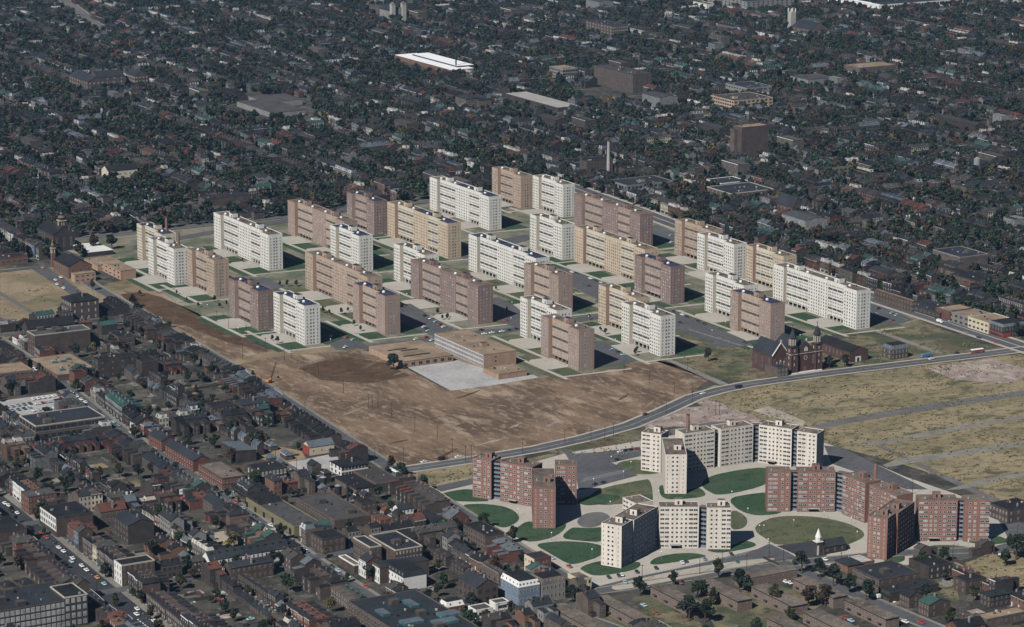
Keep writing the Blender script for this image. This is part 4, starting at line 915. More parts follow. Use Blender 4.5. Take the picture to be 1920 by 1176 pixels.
# shop street
building('shop_building', 'three storey shop building with white gridded front on the shop street', 'shop', (105, 972.5), 12.2, tl=(76.3, 951), tr=(171.5, 960), wall='brick_brown', front='paint_white', fz=4, roof='roof_black', rows=3, cx=9, ww=1.6, wh=2.4, win='stone_grey', rim='brick_dark', chim=1)
building('shop_building', 'red brick corner shop building with white window heads on the shop street', 'shop', (54, 933), 11.5, tl=(38.5, 922.5), tr=(106, 925), wall='brick_red', roof='roof_gravel', rows=3, cx=5, cy=7, wh=2, win='trim_stone', rim='brick_brown')
building('tenement', 'tall dark brick tenement with blank side wall behind the shop street', 'house', (240, 986), 12, tl=(214, 968), tr=(288, 978), wall='brick_dark', roof='roof_slate', rt='y', rows=3, cx=5, rh=2.8, chim=2)
building('terrace', 'rusty red roofed terrace behind the white gridded shop building', 'row house', (188, 961), 7.5, tr=(235, 952), L=10, wall='brick_old', roof='roof_red', rt='x', rows=2, cy=7, rh=4, chim=4)
building('corner_building', 'ornate corner building with white front and arched windows on the shop street', 'shop', (228, 1061.5), 12.2, tl=(209.5, 1052), tr=(285, 1048), wall='brick_brown', front='paint_white', roof='roof_black', rows=3, cx=3, cy=6, wh=2.4, win='trim_stone', rim='trim_stone')
building('factory', 'big dark brick factory with rows of white sashes in the bottom left corner', 'factory', (-30, 1153), 15, tr=(140, 1122), L=34, wall='brick_dark', roof='roof_slate', rows=4, cy=18, cx=0, ww=2.2, wh=2.6, win='trim_white', pane='pane_light', rim='brick_brown', penthouse=3)
building('factory', 'taller corner part of the dark brick factory beside the shop street', 'factory', (121, 1122), 17, tr=(164, 1115), L=22, wall='brick_dark', roof='roof_black', rows=4, cy=4, ww=2, wh=2.6, win='trim_white', pane='pane_light', rim='trim_stone')
building('warehouse', 'dark brown warehouse with a pale base at the left edge of the shop street', WH, (-20, 1001), 10, tr=(43, 985), L=28, wall='brick_brown', roof='roof_black', rows=2, cy=0, rim='brick_dark', base='plaster')
# --- bottom right
building('depot', 'brick depot with broad dark roof and small roof box near the brown roofed flats', 'garage', (1648, 1088.5), 8, tl=(1602, 1065), tr=(1723, 1074), wall='brick_brown', roof='roof_slate', rows=2, cx=12, cy=5, ww=1.5, wh=1.8, win='trim_stone', rim='brick_brown', penthouse=1)
building('house', 'brick house with ragged open end beside the lawn and the lower right road', 'house', (1742, 1065), 7.5, tr=(1787, 1057), L=19, wall='brick_dark', rows=2, cy=4, rim='brick_dark', pane='pane_light')
building('house', 'dark brick house with broken white stair in the weeds at lower right', 'house', (1811, 1092), 7.5, tr=(1849, 1084), tl=(1791, 1082), wall='brick_brown', rows=2, cx=2, cy=2, rim='brick_dark', chim=1)
building('house', 'dark brick house with hipped black roof right of the broken white stair', 'house', (1857, 1119), 7, tr=(1900, 1110), tl=(1840, 1110), wall='brick_dark', roof='roof_slate', rt='hip', rows=2, cx=3, cy=5, rh=1.6)
building('house', 'green roofed brick house beside the lower right street', 'house', (1742, 1135), 7.5, tl=(1727, 1125), tr=(1782, 1127), wall='brick_brown', roof='roof_green', rt='y', rows=2, cx=4, cy=2, rh=2.4, chim=1)
building('garage', 'low dark garage row with green doors between the depot and the green roofed house', 'garage', (1668, 1113), 4.5, tl=(1648, 1103), tr=(1760, 1095), wall='brick_dark', roof='roof_slate', rows=1, cx=4, ww=2.4, wh=2.4, win='paint_green', pane='dark_void', rim='brick_dark')
building('house', 'pair of dark brick gabled houses next to the green doored garages', 'house', (1705, 1121), 6.5, tr=(1731, 1116), tl=(1690, 1112), wall='brick_brown', roof='roof_black', rt='y', rows=2, cx=4, cy=1, rh=2.8)
building('workshop', 'tan roofed brick workshop at the lower right edge', WH, (1850, 1163), 5, tl=(1838, 1152), tr=(1925, 1147), wall='brick_old', roof='roof_tan', rows=1, cx=3, cy=5, rim='brick_old')
building('house', 'red brick house with dark roof at the very bottom right', 'house', (1797, 1180), 7, tl=(1780, 1168), tr=(1845, 1168), wall='brick_red', roof='roof_black', rt='x', rows=2, cx=2, cy=4, rh=3, chim=2)
building('house', 'dark brick corner shop and house right of the red angled towers', 'shop', (1890, 958), 8.5, tl=(1866, 942), D=22, wall='brick_brown', roof='roof_black', rows=2, cx=6, cy=4, win='trim_white', rim='brick_dark', chim=2)
building('annex', 'red brick parish house with slate roof and chimney beside the white steeple', 'house', (1590, 1061), 5, tl=(1570, 1049), tr=(1612, 1053), wall='brick_orange', roof='roof_slate', rt='hip', rows=1, cx=3, cy=3, rh=2.6, chim=1)
building('annex', 'red brick hall with pale flat roof between the parish house and the depot', 'house', (1612, 1057), 4, tr=(1640, 1052), tl=(1592, 1043), wall='brick_orange', roof='gravel_pale', rows=1, cy=3, rim='brick_orange')
# the brown roofed two storey flats
FLG = 'brown roofed two storey flats'
for lb, a in (('brown roofed flats block with front lawns nearest the traffic island', ((1302.5, 1142), (1217.5, 1099.5), (1329, 1138))), ('brown roofed flats block between two clumps of trees below the island', ((1382.5, 1128), (1297.5, 1087), (1407, 1121))),
              ('brown roofed flats block below the grey stone mansard house', ((1194, 1163.5), (1111, 1121), (1219, 1159.5))), ('brown roofed flats block at the bottom, below the blue-grey house', ((1110, 1181), (1025, 1137), (1137, 1174))),
              ('brown roofed flats block with a white car behind, middle of the group', ((1485, 1137.5), (1420, 1098), (1511, 1130))), ('brown roofed flats block below the chapel with the white steeple', ((1562.5, 1121.5), (1494, 1084), (1586, 1115))),
              ('brown roofed flats block alongside the lower right street', ((1661, 1161.5), (1585, 1124.5), (1685, 1156))), ('brown roofed flats block at the bottom edge beside the red and white parked car', ((1596, 1192), (1509, 1147), (1625, 1185))), ('brown roofed flats block at the bottom edge under the pair of big trees', ((1520, 1200), (1440, 1158), (1548, 1194)))):
    building('flats', lb, 'flats', a[0], 6.2, tl=a[1], tr=a[2], wall='flat_brick', roof='roof_brown', rt='plain', rows=2, cx=14, cy=2, ww=1.2, wh=1.3, win='trim_stone', group=FLG, fl=1)
building('flats', 'brown roofed flats block lying crosswise beside the traffic island road', 'flats', (1397.5, 1086.5), 6.2, tr=(1494.5, 1068), L=10.5, wall='flat_brick', roof='roof_brown', rt='plain', rows=2, cx=2, cy=10, ww=1.2, wh=1.3, win='trim_stone', group=FLG)

# --- the school at the middle
SW = 'tan_brick'
t = building('school', 'three storey school with flat tan roof and pale window bands beside the gravel yard', 'school', (907, 666), 10.5, tl=(818, 625.5), tr=(970.5, 659), wall='orange_wall', roof='roof_tan', rows=3, cx=0, cy=0, rim='roof_tan', penthouse=1)
ln = W(818, 625.5, 10.5)[1] - W(907, 666, 10.5)[1]
w_ = Windows(t); w_.wall(window_mesh(3.4, 1.9, 'trim_white', 'balcony_glass'), (0, ln), (0, 0), [8.6, 5.3, 2.1], [ln * (i + .5) / 20 for i in range(20)]); w_.wall(window_mesh(1.8, 1.5, 'trim_stone', 'pane'), (0, 0), (20, 0), [8, 4.9], [10]); w_.done()
p = M(); p.box(-.25, .5, 3.35, -.02, ln - .5, 3.65, 'trim_white'); p.box(-.25, .5, 6.65, -.02, ln - .5, 6.95, 'trim_white'); p.box(-.25, .5, 9.9, -.02, ln - .5, 10.2, 'trim_white'); p.build('white_band', t)
building('school_wing', 'low end wing of the school beside the gravel yard, red brick base', 'school', (935, 702.5), 4, tl=(912, 689), tr=(990, 696), wall='orange_wall', roof='roof_tan', rows=1, rim='roof_tan')
t = building('school_wing', 'one storey school wing with tan roof and slot skylights behind the big tree', 'school', (754, 679), 4.8, tl=(709.5, 648), tr=(845, 664), wall='orange_wall', roof='roof_tan', rt='plain', rows=1, cy=7, ww=3.2, wh=2.6, win='trim_stone')
p = M()
for (a, e, l) in ((6, 34, 16), (14, 28, 14), (8, 12, 22)): p.box(a, e, 5.1, a + l, e + 1.2, 5.6, 'dark_void')
p.build('slot_skylight', t)

# --- left church and the tan school
def church(label, tf, h, rh, tl, tr, wall, roof, towers, cx, axis='y', cross=True, name='church'):
    t = building(name, label, 'church', tf, h, tl=tl, tr=tr, wall=wall, roof=roof, rt=axis, rows=1, cx=cx, cy=3, ww=1.6, wh=h * .55, win='trim_stone', rh=rh)
    for (px, py, hz, r, k, kind) in towers:
        x, y = W(px, py, 0); x -= t.location.x; y -= t.location.y
        c = M(); c.box(x - r, y - r, 0, x + r, y + r, hz, wall)
        for i in range(2):
            c.box(x - r - .03, y - .5 - 1.0 * (i * 2 - 1) - .3, hz - 4, x - r, y + .5 - 1.0 * (i * 2 - 1) - .3, hz - 1, 'trim_stone'); c.box(x - .4 - 1.0 * (i * 2 - 1), y - r - .03, hz - 4, x + .4 - 1.0 * (i * 2 - 1), y - r, hz - 1, 'trim_stone')
        c.box(x - r - .3, y - r - .3, hz, x + r + .3, y + r + .3, hz + .5, 'trim_stone')
        c.build('tower', t)
        c = M()
        if kind == 'spire': c.cyl(x, y, hz + .5, hz + 7, r * 1.1, .05, k, 8); c.cyl(x, y, hz + 7, hz + 8.2, .12, .12, 'trim_white', 5)
        else:
            c.cyl(x, y, hz + .5, hz + 3, r * .8, r * .8, wall, 8); c.cyl(x, y, hz + 3, hz + 4.6, r * 1.05, r * .5, k, 10); c.cyl(x, y, hz + 4.6, hz + 6.4, r * .45, r * .4, wall, 8); c.cyl(x, y, hz + 6.4, hz + 8, r * .5, .05, k, 8)
        c.build('tower_top', t)
    return t
church('red brick church with black roof at the far left beside the tan field', (128, 501), 10, 5, (98, 487), (172, 496), 'brick_orange', 'roof_black', [(100, 500, 16, 1.6, 'roof_brown', 'dome')], 8)
church('dark brick church with a bulbous tower behind the red one at far left', (100, 441), 15, 6, (74, 426), (138, 436), 'brick_dark', 'roof_black', [(117, 468, 26, 3.2, 'roof_brown', 'dome')], 6)
building('parish_school', 'two storey tan school with flat roof beside the cream slab block', 'school', (226, 509), 7.5, tl=(190, 490), tr=(253, 505), wall='orange_wall', roof='roof_tan', rows=2, cx=5, ww=4, wh=1.5, rim='roof_tan')
building('parish_school', 'low tan link of the parish school behind the red church', 'school', (183, 498), 5, tl=(172, 484), tr=(232, 494), wall='orange_wall', roof='roof_tan', rows=1, rim='roof_tan')
building('parish_house', 'small tan two storey house in front of the red church at far left', 'house', (140, 515.5), 7, tl=(133, 512), tr=(179, 511), wall='orange_wall', roof='roof_tan', rows=2, cy=4, ww=2.2, wh=1.3, rim='roof_tan')
building('market_hall', 'low hall with bright white roof beyond the left church', 'hall', (165, 474), 4, tl=(130, 460), tr=(204, 465), wall='brick_dark', roof='paint_white', rt='plain', rows=1)
building('shop_row', 'long low red brick shop row at the left edge by the church', 'shop', (0, 486), 6, tr=(47, 478), L=16, wall='brick_orange', roof='roof_slate', rows=1, cy=5, ww=3, wh=1.8, rim='brick_red')
# --- the twin towered church, its hall and the mansard house
t = church('dark red brick church with twin steeples and slate roof beside the curving road', (1448, 668), 14, 9, (1434, 651), (1480, 664), 'brick_church', 'roof_slate', [], 3, axis='y')
def local(t, px, py, z=0):
    x, y = W(px, py, z); return x - t.location.x, y - t.location.y
x1_ = W(1480, 664, 14)[0] - t.location.x
p = M()
for a_, c_ in (((-.2, -.3, 14.0), (x1_ / 2, -.3, 23.3)), ((x1_ / 2, -.3, 23.3), (x1_ + .2, -.3, 14.0))): p.bar(a_, c_, .32, 'trim_white')
p.bar((x1_ / 2, -.3, 23), (x1_ / 2, -.3, 25.6), .2, 'trim_white'); p.bar((x1_ / 2 - .9, -.3, 24.6), (x1_ / 2 + .9, -.3, 24.6), .2, 'trim_white')
for f_ in (.28, .5, .72): p.box(x1_ * f_ - .55, -.12, 4.5, x1_ * f_ + .55, -.02, 10 if f_ == .5 else 9, 'trim_white'); p.box(x1_ * f_ - .35, -.15, 4.8, x1_ * f_ + .35, -.12, 9 if f_ == .5 else 8.4, 'pane')
p.build('gable_trim', t)
p = M(); a0, a1 = local(t, 1482, 702)[0], local(t, 1537, 693)[0]
yb = local(t, 1500, 699)[1]
p.box(a0, yb, 0, a1, yb + 30, 15, 'brick_church'); p.gable(a0 + 5, yb - .2, a1 - 5, yb + 30, 15, 8.5, 'roof_slate', 'brick_church', 'y', .1)
p.build('nave', t)
for X in (a0 + 2.6, a1 - 2.6):
    p = M(); r = 2.9; y = yb + 1.5
    p.box(X - r, y - r, 0, X + r, y + r, 20, 'brick_church'); p.box(X - r - .25, y - r - .25, 14.6, X + r + .25, y + r + .25, 15, 'trim_stone'); p.box(X - r - .3, y - r - .3, 20, X + r + .3, y + r + .3, 20.5, 'roof_slate')
    p.cyl(X, y, 20.5, 27, 2.3, 2.3, 'brick_church', 8); p.cyl(X, y, 27, 27.5, 3, 3, 'roof_slate', 8)
    for i in range(8):
        u = math.pi / 8 + i * math.pi / 4; p.box(X + 2.3 * math.cos(u) - .35, y + 2.3 * math.sin(u) - .35, 21.4, X + 2.3 * math.cos(u) + .35, y + 2.3 * math.sin(u) + .35, 26, 'trim_stone')
    p.build('steeple', t); p = M(); p.cyl(X, y, 27.5, 34, 3, .2, 'roof_slate', 8); p.bar((X, y, 34), (X, y, 37), .12, 'iron_black'); p.bar((X - .6, y, 35.9), (X + .6, y, 35.9), .1, 'iron_black'); p.build('spire', t)
p = M(); xm = (a0 + a1) / 2
p.cyl(xm, yb - .1, 12.2, 12.25, .01, .01, 'trim_stone', 3)
for i in range(16):
    u = i * math.pi / 8; q = u + math.pi / 8; p.face([(xm + 1.7 * math.cos(u), yb - .08, 11 + 1.7 * math.sin(u)), (xm + 1.7 * math.cos(q), yb - .08, 11 + 1.7 * math.sin(q)), (xm + 1.1 * math.cos(q), yb - .08, 11 + 1.1 * math.sin(q)), (xm + 1.1 * math.cos(u), yb - .08, 11 + 1.1 * math.sin(u))], 'trim_stone')
p.build('rose_window', t)
p = M()
for f_ in (.24, .76):
    X = a0 + (a1 - a0) * f_; p.box(X - .6, yb - .1, 6, X + .6, yb - .03, 12, 'trim_stone'); p.box(X - .35, yb - .13, 6.3, X + .35, yb - .1, 11.6, 'pane')
for X in (xm - 1.1, xm, xm + 1.1): p.box(X - .35, yb - .3, 16, X + .35, yb - .22, 19.5 if X == xm else 18.6, 'trim_white')
p.build('tall_windows', t)
p = M()
for X in (a0 + 2.6, a1 - 2.6):
    for z_ in (6, 11, 16.5):
        p.box(X - .45, yb - 1.46, z_, X + .45, yb - 1.4, z_ + 2.2, 'trim_stone'); p.box(X - 2.96, yb + 1.05, z_, X - 2.9, yb + 1.95, z_ + 2.2, 'trim_stone')
    for sx in (-2.7, 2.7): p.box(X + sx - .35, yb - 1.75, 0, X + sx + .35, yb - 1.4, 13.5, 'brick_church')
p.build('tower_openings', t)
p = M(); p.box(xm - 1.6, yb - .4, 0, xm + 1.6, yb - .02, 4.4, 'brick_orange'); p.build('door', t)
p = M(); p.box(a0 - 1, yb - .35, 14.2, a1 + 1, yb - .02, 14.7, 'trim_stone'); p.box(a0, yb - 2.5, 0, a1, yb - .5, .9, 'trim_white'); p.box(xm - .25, yb - .6, 23.4, xm + .25, yb - .2, 25.6, 'trim_white'); p.box(xm - .8, yb - .55, 24.6, xm + .8, yb - .25, 25, 'trim_white'); p.build('stone_trim', t)
keep(t.location.x - 8, t.location.y - 20, t.location.x + 45, t.location.y + 45)
building('hall', 'red brick hall with black hipped roof and white portal right of the twin steeples', 'hall', (1594, 660.5), 8, tl=(1546, 636.5), tr=(1628, 655.5), wall='brick_church', roof='roof_black', rt='y', rows=1, cx=9, wh=3, rh=3.4, door=(5, 4), win='trim_stone')
building('mansard_house', 'detached house with grey mansard roof alone in the rough grass', 'house', (1672, 657), 7.5, tl=(1660, 650), tr=(1700, 651.5), wall='brick_brown', roof='roof_metal', rt='mansard', rows=2, cx=2, cy=5, wh=2, rh=3.2, win='trim_white')
building('annex', 'small brick sacristy at the left foot of the twin steepled church', 'church', (1459, 691), 7, tl=(1441, 681), tr=(1472, 686), wall='brick_old', roof='roof_slate', rows=2, cy=3, win='trim_white', rim='brick_brown')
# chapel with the white steeple
t = building('chapel', 'small brown chapel with a white steeple between the lawn oval and the depot', 'church', (1545, 1027), 4.5, tr=(1584, 1018), L=9, wall='brick_dark', roof='roof_slate', rt='x', rows=1, cy=3, wh=2, rh=3.2)
p = M(); p.box(-4.2, 1, 0, -.05, 5, 7.8, 'brick_dark'); p.box(-4.24, .96, 0, -2.9, 1.04, 6, 'paint_white', bottom=True); p.build('tower', t)
p = M(); p.box(-4.5, .7, 7.8, .1, 5.3, 8.3, 'trim_white'); p.cyl(-2.15, 3, 8.3, 10.6, 1.8, 1.7, 'trim_white', 8); p.cyl(-2.15, 3, 10.6, 16, 2, .05, 'trim_white', 8); p.build('steeple', t)
# --- shops along the avenue
for lb, tf, tl, h, wall, rows, cx, kw in (
    ('brick shop row with stone porches on the far side of the avenue', (1711, 566), (1660, 540), 8.5, 'brick_brown', 2, 13, dict(win='trim_stone', cy=4, tr=(1715, 565))),
    ('low dark shop row with a white sign board on the avenue', (1762, 588), (1711, 566), 5, 'brick_dark', 1, 8, dict(ww=2.5, D=22)),
    ('small red brick shop with big windows on the avenue', (1781, 585.5), (1762, 576), 8, 'brick_red', 2, 2, dict(ww=3, D=24)),
    ('grey stone shop pair with rounded openings on the avenue', (1817, 596), (1784, 583), 8, 'stone_grey', 2, 4, dict(ww=3.6, wh=2.2, D=24)),
    ('cream brick shop building with bands of windows on the avenue', (1853.5, 607), (1817.5, 594.5), 8.5, 'paint_cream', 2, 5, dict(ww=3, D=26)),
):
    building('shop', lb, 'shop', tf, h, tl=tl, wall=wall, roof='roof_slate' if 'low' in lb else 'roof_tan', rows=rows, cx=cx, rim=wall, **kw)
t = building('corner_shop', 'corner shop with bright red ground floor and grey mansard on the avenue', 'shop', (1880.5, 614.5), 8.5, tl=(1854.5, 606), tr=(1920, 607), wall='brick_dark', roof='roof_metal', rt='mansard', rows=2, cx=5, cy=8, rh=2.4, win='trim_stone', wh=2)
p = M(); yy = W(1854.5, 606, 8.5)[1] - t.location.y; p.box(-.3, -.3, 0, 8, yy, 3.6, 'paint_red'); p.box(-.34, 1, .7, -.3, yy - 1, 2.6, 'pane'); p.build('shop_front', t)
# ---------------------------------------------------------------- far landmarks
def far_b(*a, **k): return building(*a, **k)
building('market_shed', 'low works with bright white roofs in two steps, far behind the slab blocks', 'factory', (846, 131.5), 5.5, L=150, tr=(878, 125.5), wall='brick_orange', roof='roof_white', rt='plain', rows=1)
building('market_shed', 'second bright white roof just behind the first, beside a tall thin stack', 'factory', (858, 124), 7.5, L=120, tr=(880, 119.5), wall='brick_brown', roof='roof_white', rt='plain', rows=1)
building('shed', 'long low shed with pale skylit roof right of the big white roofs', 'shed', (1046, 202), 5, tl=(942, 176), tr=(1071, 195), wall='brick_dark', roof='plaster', rt='plain', rows=1)
building('factory', 'long five storey dark brick factory in the far city, centre right', 'factory', (1187, 141), 22, tl=(1078, 126), tr=(1206, 134), wall='brick_brown', roof='roof_dusk', rows=5, cx=22, cy=4, ww=2.2, wh=2.4, win='trim_stone', rim='brick_dark', penthouse=3)
building('factory', 'pale concrete framed factory left of the long dark brick one', 'factory', (1055, 131), 12, tl=(1027, 125), tr=(1077, 127), wall='stone_grey', roof='roof_tan', rows=3, cx=7, cy=6, ww=3, wh=2, win='iron_black', rim='stone_grey')
building('factory', 'tan framed factory with brown roof before the far railway yards at right', 'factory', (1376, 190), 11, tl=(1326, 180), tr=(1435, 180), wall='tan_brick', roof='roof_dusk', rows=3, cx=10, cy=9, ww=3.2, wh=2, win='iron_black', rim='tan_brick', penthouse=1)
building('factory', 'low framed factory wing behind the tan one with the brown roof', 'factory', (1400, 166), 10, tl=(1345, 158), tr=(1440, 160), wall='stone_grey', roof='roof_slate', rows=2, cx=8, cy=6, ww=3, win='iron_black', rim='stone_grey')
building('storage_tower', 'massive windowless brown brick storage building with tan roof', WH, (1391, 240), 33, tl=(1370, 236), tr=(1445, 236), wall='brick_brown', roof='roof_tan', rows=9, cx=0, cy=0, rim='brick_brown', ww=1, penthouse=0)
building('storage_tower', 'narrow wing in front of the massive brown storage building', WH, (1377, 244), 30, tl=(1369, 242), tr=(1391, 243), wall='brick_old', roof='roof_black', rows=9, rim='brick_old')
building('factory', 'pale two storey factory with many windows right of the tall brick chimney', 'factory', (1176, 349), 9.5, tl=(1146, 338), tr=(1255, 338), wall='stone_grey', roof='roof_slate', rows=2, cx=6, cy=12, ww=3, wh=2.4, win='iron_black', rim='stone_grey', penthouse=1)
building('brewery', 'dark brick brewery buildings with arched windows behind the tall chimney', 'factory', (1100, 303), 15, tl=(1089, 299), tr=(1146, 297), wall='brick_brown', roof='roof_black', rows=4, cx=4, cy=9, wh=2.4, win='stone_grey', rim='brick_dark')
building('brewery', 'lower brick building with arched windows right of the tall chimney', 'factory', (1171, 317), 11, tr=(1206, 312), tl=(1160, 314), wall='brick_brown', roof='roof_black', rows=2, cy=6, wh=2.6, win='stone_grey', rim='brick_dark')
t = thing('chimney_stack', 'tall pale brick chimney rising above the dark brewery', 'chimney', (*W(1140.5, 336), 0)); p = M(); p.cyl(0, 0, 0, 38, 2.0, 1.3, 'plaster', 14); p.cyl(0, 0, 0, 9, 2.3, 2.1, 'brick_orange', 14); p.build('shaft', t); p = M(); p.cyl(0, 0, 38, 38.7, 1.5, 1.5, 'brick_old', 14); p.build('cap', t)
t = thing('chimney_stack', 'thin dark stack in front of the bright white far roofs', 'chimney', (*W(855, 134), 0)); p = M(); p.cyl(0, 0, 0, 26, 1.0, .8, 'iron_black', 10); p.build('shaft', t); p = M(); p.cyl(0, 0, 26, 26.6, 1.0, 1.0, 'iron_black', 10); p.build('cap', t)
t = thing('smokestack', 'black iron smokestack in the industrial yard by the tanks', 'chimney', (*W(652, 955), 0)); p = M(); p.cyl(0, 0, 0, 17, .75, .65, 'iron_black', 12); p.build('shaft', t); p = M(); p.box(-1.4, -1.4, 0, 1.4, 1.4, 1.4, 'brick_dark'); p.build('footing', t)
for lb, q in (('dark iron tank on a tall frame left of the black smokestack', (606, 921)), ('second dark iron tank on a frame next to the black smokestack', (634, 937))):
    t = thing('tank', lb, 'tank', (*W(*q), 0)); p = M(); p.cyl(0, 0, 4.4, 9.2, 2.2, 2.2, 'iron_black', 14); p.cyl(0, 0, 9.2, 10.2, 2.2, .2, 'metal_grey', 14); p.build('vessel', t)
    for sx, sy in ((1, 1), (1, -1), (-1, 1), (-1, -1)): p = M(); p.bar((sx * 1.8, sy * 1.8, 0), (sx * 1.5, sy * 1.5, 4.5), .13, 'iron_black'); p.build('leg', t)
t = thing('water_tower', 'pale water tower on legs above far houses at the right', 'water tower', (*W(1831, 331), 0)); p = M(); p.cyl(0, 0, 12, 18, 3.4, 3.4, 'metal_grey', 14); p.cyl(0, 0, 18, 20, 3.6, .3, 'metal_grey', 14); p.build('tank', t)
for sx, sy in ((1, 1), (1, -1), (-1, 1), (-1, -1)): p = M(); p.bar((sx * 3.6, sy * 3.6, 0), (sx * 2.5, sy * 2.5, 12.2), .22, 'iron_black'); p.build('leg', t)
building('church', 'slate roofed church with pointed white-trimmed gables at right of the far slabs', 'church', (1487, 389), 9, tl=(1461, 379), tr=(1500, 385), wall='brick_brown', roof='roof_slate', rt='y', rows=1, cx=5, rh=9, win='trim_white', wh=4)
building('church', 'cross gable of the slate roofed church with a small bell tower', 'church', (1505, 391), 8, tl=(1498, 388), tr=(1523, 388), wall='brick_brown', roof='roof_slate', rt='y', rows=1, cx=2, rh=8, win='trim_white', wh=4)
building('factory', 'low yellow-tan framed garage building in the far streets at right', 'garage', (1534, 320), 7, tl=(1530, 318), tr=(1603, 309), wall='paint_yellow', roof='roof_dusk', rows=2, cy=10, ww=3.5, wh=1.8, win='dark_void', rim='paint_yellow')
building('school_building', 'big brown brick school with flat roof at the right behind the avenue', 'school', (1800, 483.5), 13, tl=(1750, 468.5), tr=(1850, 476), wall='brick_old', roof='roof_slate', rows=3, cx=12, cy=11, win='stone_grey', wh=2.2, rim='stone_grey', penthouse=1)
building('apartments', 'dark red brick apartment house behind the avenue shops at right', 'apartment block', (1826, 527), 11, tl=(1786, 513), tr=(1870, 520), wall='brick_brown', roof='roof_black', rows=3, cx=9, cy=8, win='trim_stone', wh=1.8, rim='brick_dark')
building('apartments', 'brown brick apartment house left of the dark red one by the avenue', 'apartment block', (1795, 512), 11, tl=(1754, 508), tr=(1812, 508), wall='brick_old', roof='roof_black', rows=3, cx=8, cy=3, win='trim_stone', wh=1.8, rim='brick_dark')
building('shop_hall', 'brick hall with white fancy gable and roof at the right of the pale factory', 'hall', (1370, 364), 9, tl=(1333, 350), tr=(1440, 352), wall='brick_brown', roof='roof_slate', rows=2, cx=6, cy=9, win='trim_white', rim='trim_stone')
building('shop_hall', 'brick building with white cornice just left of the fancy gabled hall', 'hall', (1352, 345), 8, tl=(1331, 336), tr=(1400, 339), wall='brick_old', roof='roof_slate', rows=2, cx=4, cy=6, win='stone_grey', rim='trim_white')
building('rolling_mill', 'grey-blue metal roofed sheds in the far city left of centre', 'factory', (510, 212), 6, tl=(445, 190), tr=(568, 205), wall='stone_grey', roof='roof_gravel', rt='plain', rows=1)
building('rolling_mill', 'second grey metal roofed shed behind the first, left of centre', 'factory', (500, 192), 6.5, tl=(466, 181), tr=(560, 184), wall='stone_grey', roof='roof_gravel', rt='plain', rows=1)
building('villa', 'square brick institution with white pilasters in the far streets, centre', 'hall', (874, 186), 13, tl=(855, 180), tr=(892, 181), wall='brick_old', roof='roof_slate', rt='hip', rows=3, cx=5, cy=5, win='trim_stone', rh=3)
building('villa', 'right wing of the square brick institution with white pilasters', 'hall', (897, 188), 11, tl=(890, 185), tr=(915, 184), wall='brick_old', roof='roof_slate', rt='hip', rows=3, cx=3, cy=4, win='trim_stone', rh=2.5)
building('school_building', 'brick school with rows of white windows near the top, right of centre', 'school', (1148, 50), 16, tl=(1112, 38), tr=(1170, 46), wall='brick_brown', roof='roof_slate', rows=4, cx=9, cy=8, ww=2, win='trim_stone', pane='pane_light', rim='brick_brown')
for lb, tf, tl, tr, ax in (('grey gabled front wing of the big far school at the left', (165, 154), (120, 142), (180, 146), 'y'), ('main slate roofed range of the big far school at the left', (182, 146), (165, 141), (222, 138), 'x'), ('right gabled wing of the big far school at the left', (253, 143), (238, 137), (272, 139), 'y')):
    building('school_building', lb, 'school', tf, 13, tl=tl, tr=tr, wall='brick_brown', roof='roof_slate', rt=ax, rows=3, cx=8, cy=4, ww=2, win='trim_stone', pane='pane_light', rh=6)
t = building('church', 'pale stone church with two square towers at the top edge', 'church', (735, 22), 14, tl=(715, 16), tr=(758, 19), wall='stone_grey', roof='roof_slate', rt='y', rows=1, cx=4, cy=3, wh=5, rh=6, win='trim_white')
for dx in (-2, 15):
    p = M(); p.box(dx, -3, 0, dx + 6, 3, 24, 'plaster'); p.box(dx - .3, -3.3, 24, dx + 6.3, 3.3, 24.6, 'trim_white'); p.hip(dx, -3, dx + 6, 3, 24.6, 3, 'roof_brown'); p.build('tower', t)
t = building('church', 'gabled stone church with a tall white pinnacled tower near the top right', 'church', (1520, 56), 9, tl=(1496, 48), tr=(1545, 52), wall='brick_old', roof='roof_slate', rt='y', rows=1, cx=4, cy=3, wh=5, rh=9, win='trim_white')
x, y = W(1484, 58); x -= t.location.x; y -= t.location.y
p = M(); p.box(x - 4, y - 4, 0, x + 4, y + 4, 26, 'plaster')
for sx in (-3.4, 3.4):
    for sy in (-3.4, 3.4): p.box(x + sx - .6, y + sy - .6, 26, x + sx + .6, y + sy + .6, 31, 'trim_white')
p.build('tower', t)
t = building('grandstand', 'long white arcaded grandstand along the top right edge', 'grandstand', (1652, 8.5), 9, L=22, tr=(1832, -2), wall='paint_white', roof='roof_slate', rt='plain', rows=1, cy=34, ww=3.4, wh=4.5, win='paint_white', pane='dark_void', split=False, cx=4)
building('grandstand', 'white stepped wing left of the long arcaded grandstand', 'grandstand', (1648, 10), 8, tl=(1560, -8), D=8, wall='paint_white', roof='roof_white', rt='plain', rows=1, cx=10, ww=3, wh=3, win='paint_white', pane='dark_void', split=False)
building('terrace_wall', 'white two storey building left of the grandstand at the top edge', 'hall', (1325, 8), 9, tl=(1298, 3), tr=(1334, 6), wall='paint_white', roof='roof_dusk', rows=3, cx=6, cy=4)
building('factory', 'grey framed factory at the top edge left of the grandstand', 'factory', (1400, 4), 14, tl=(1340, -14), tr=(1470, -6), wall='stone_grey', roof='roof_slate', rows=4, cx=12, cy=10, ww=3, wh=2, win='iron_black', rim='stone_grey')
building('factory', 'brown framed warehouse with pale base near the top right', WH, (1612, 128), 8, tl=(1578, 122), tr=(1660, 118), wall='brick_old', roof='roof_tan', rows=2, cx=7, cy=9, ww=2.5, rim='brick_old', base='paint_white')
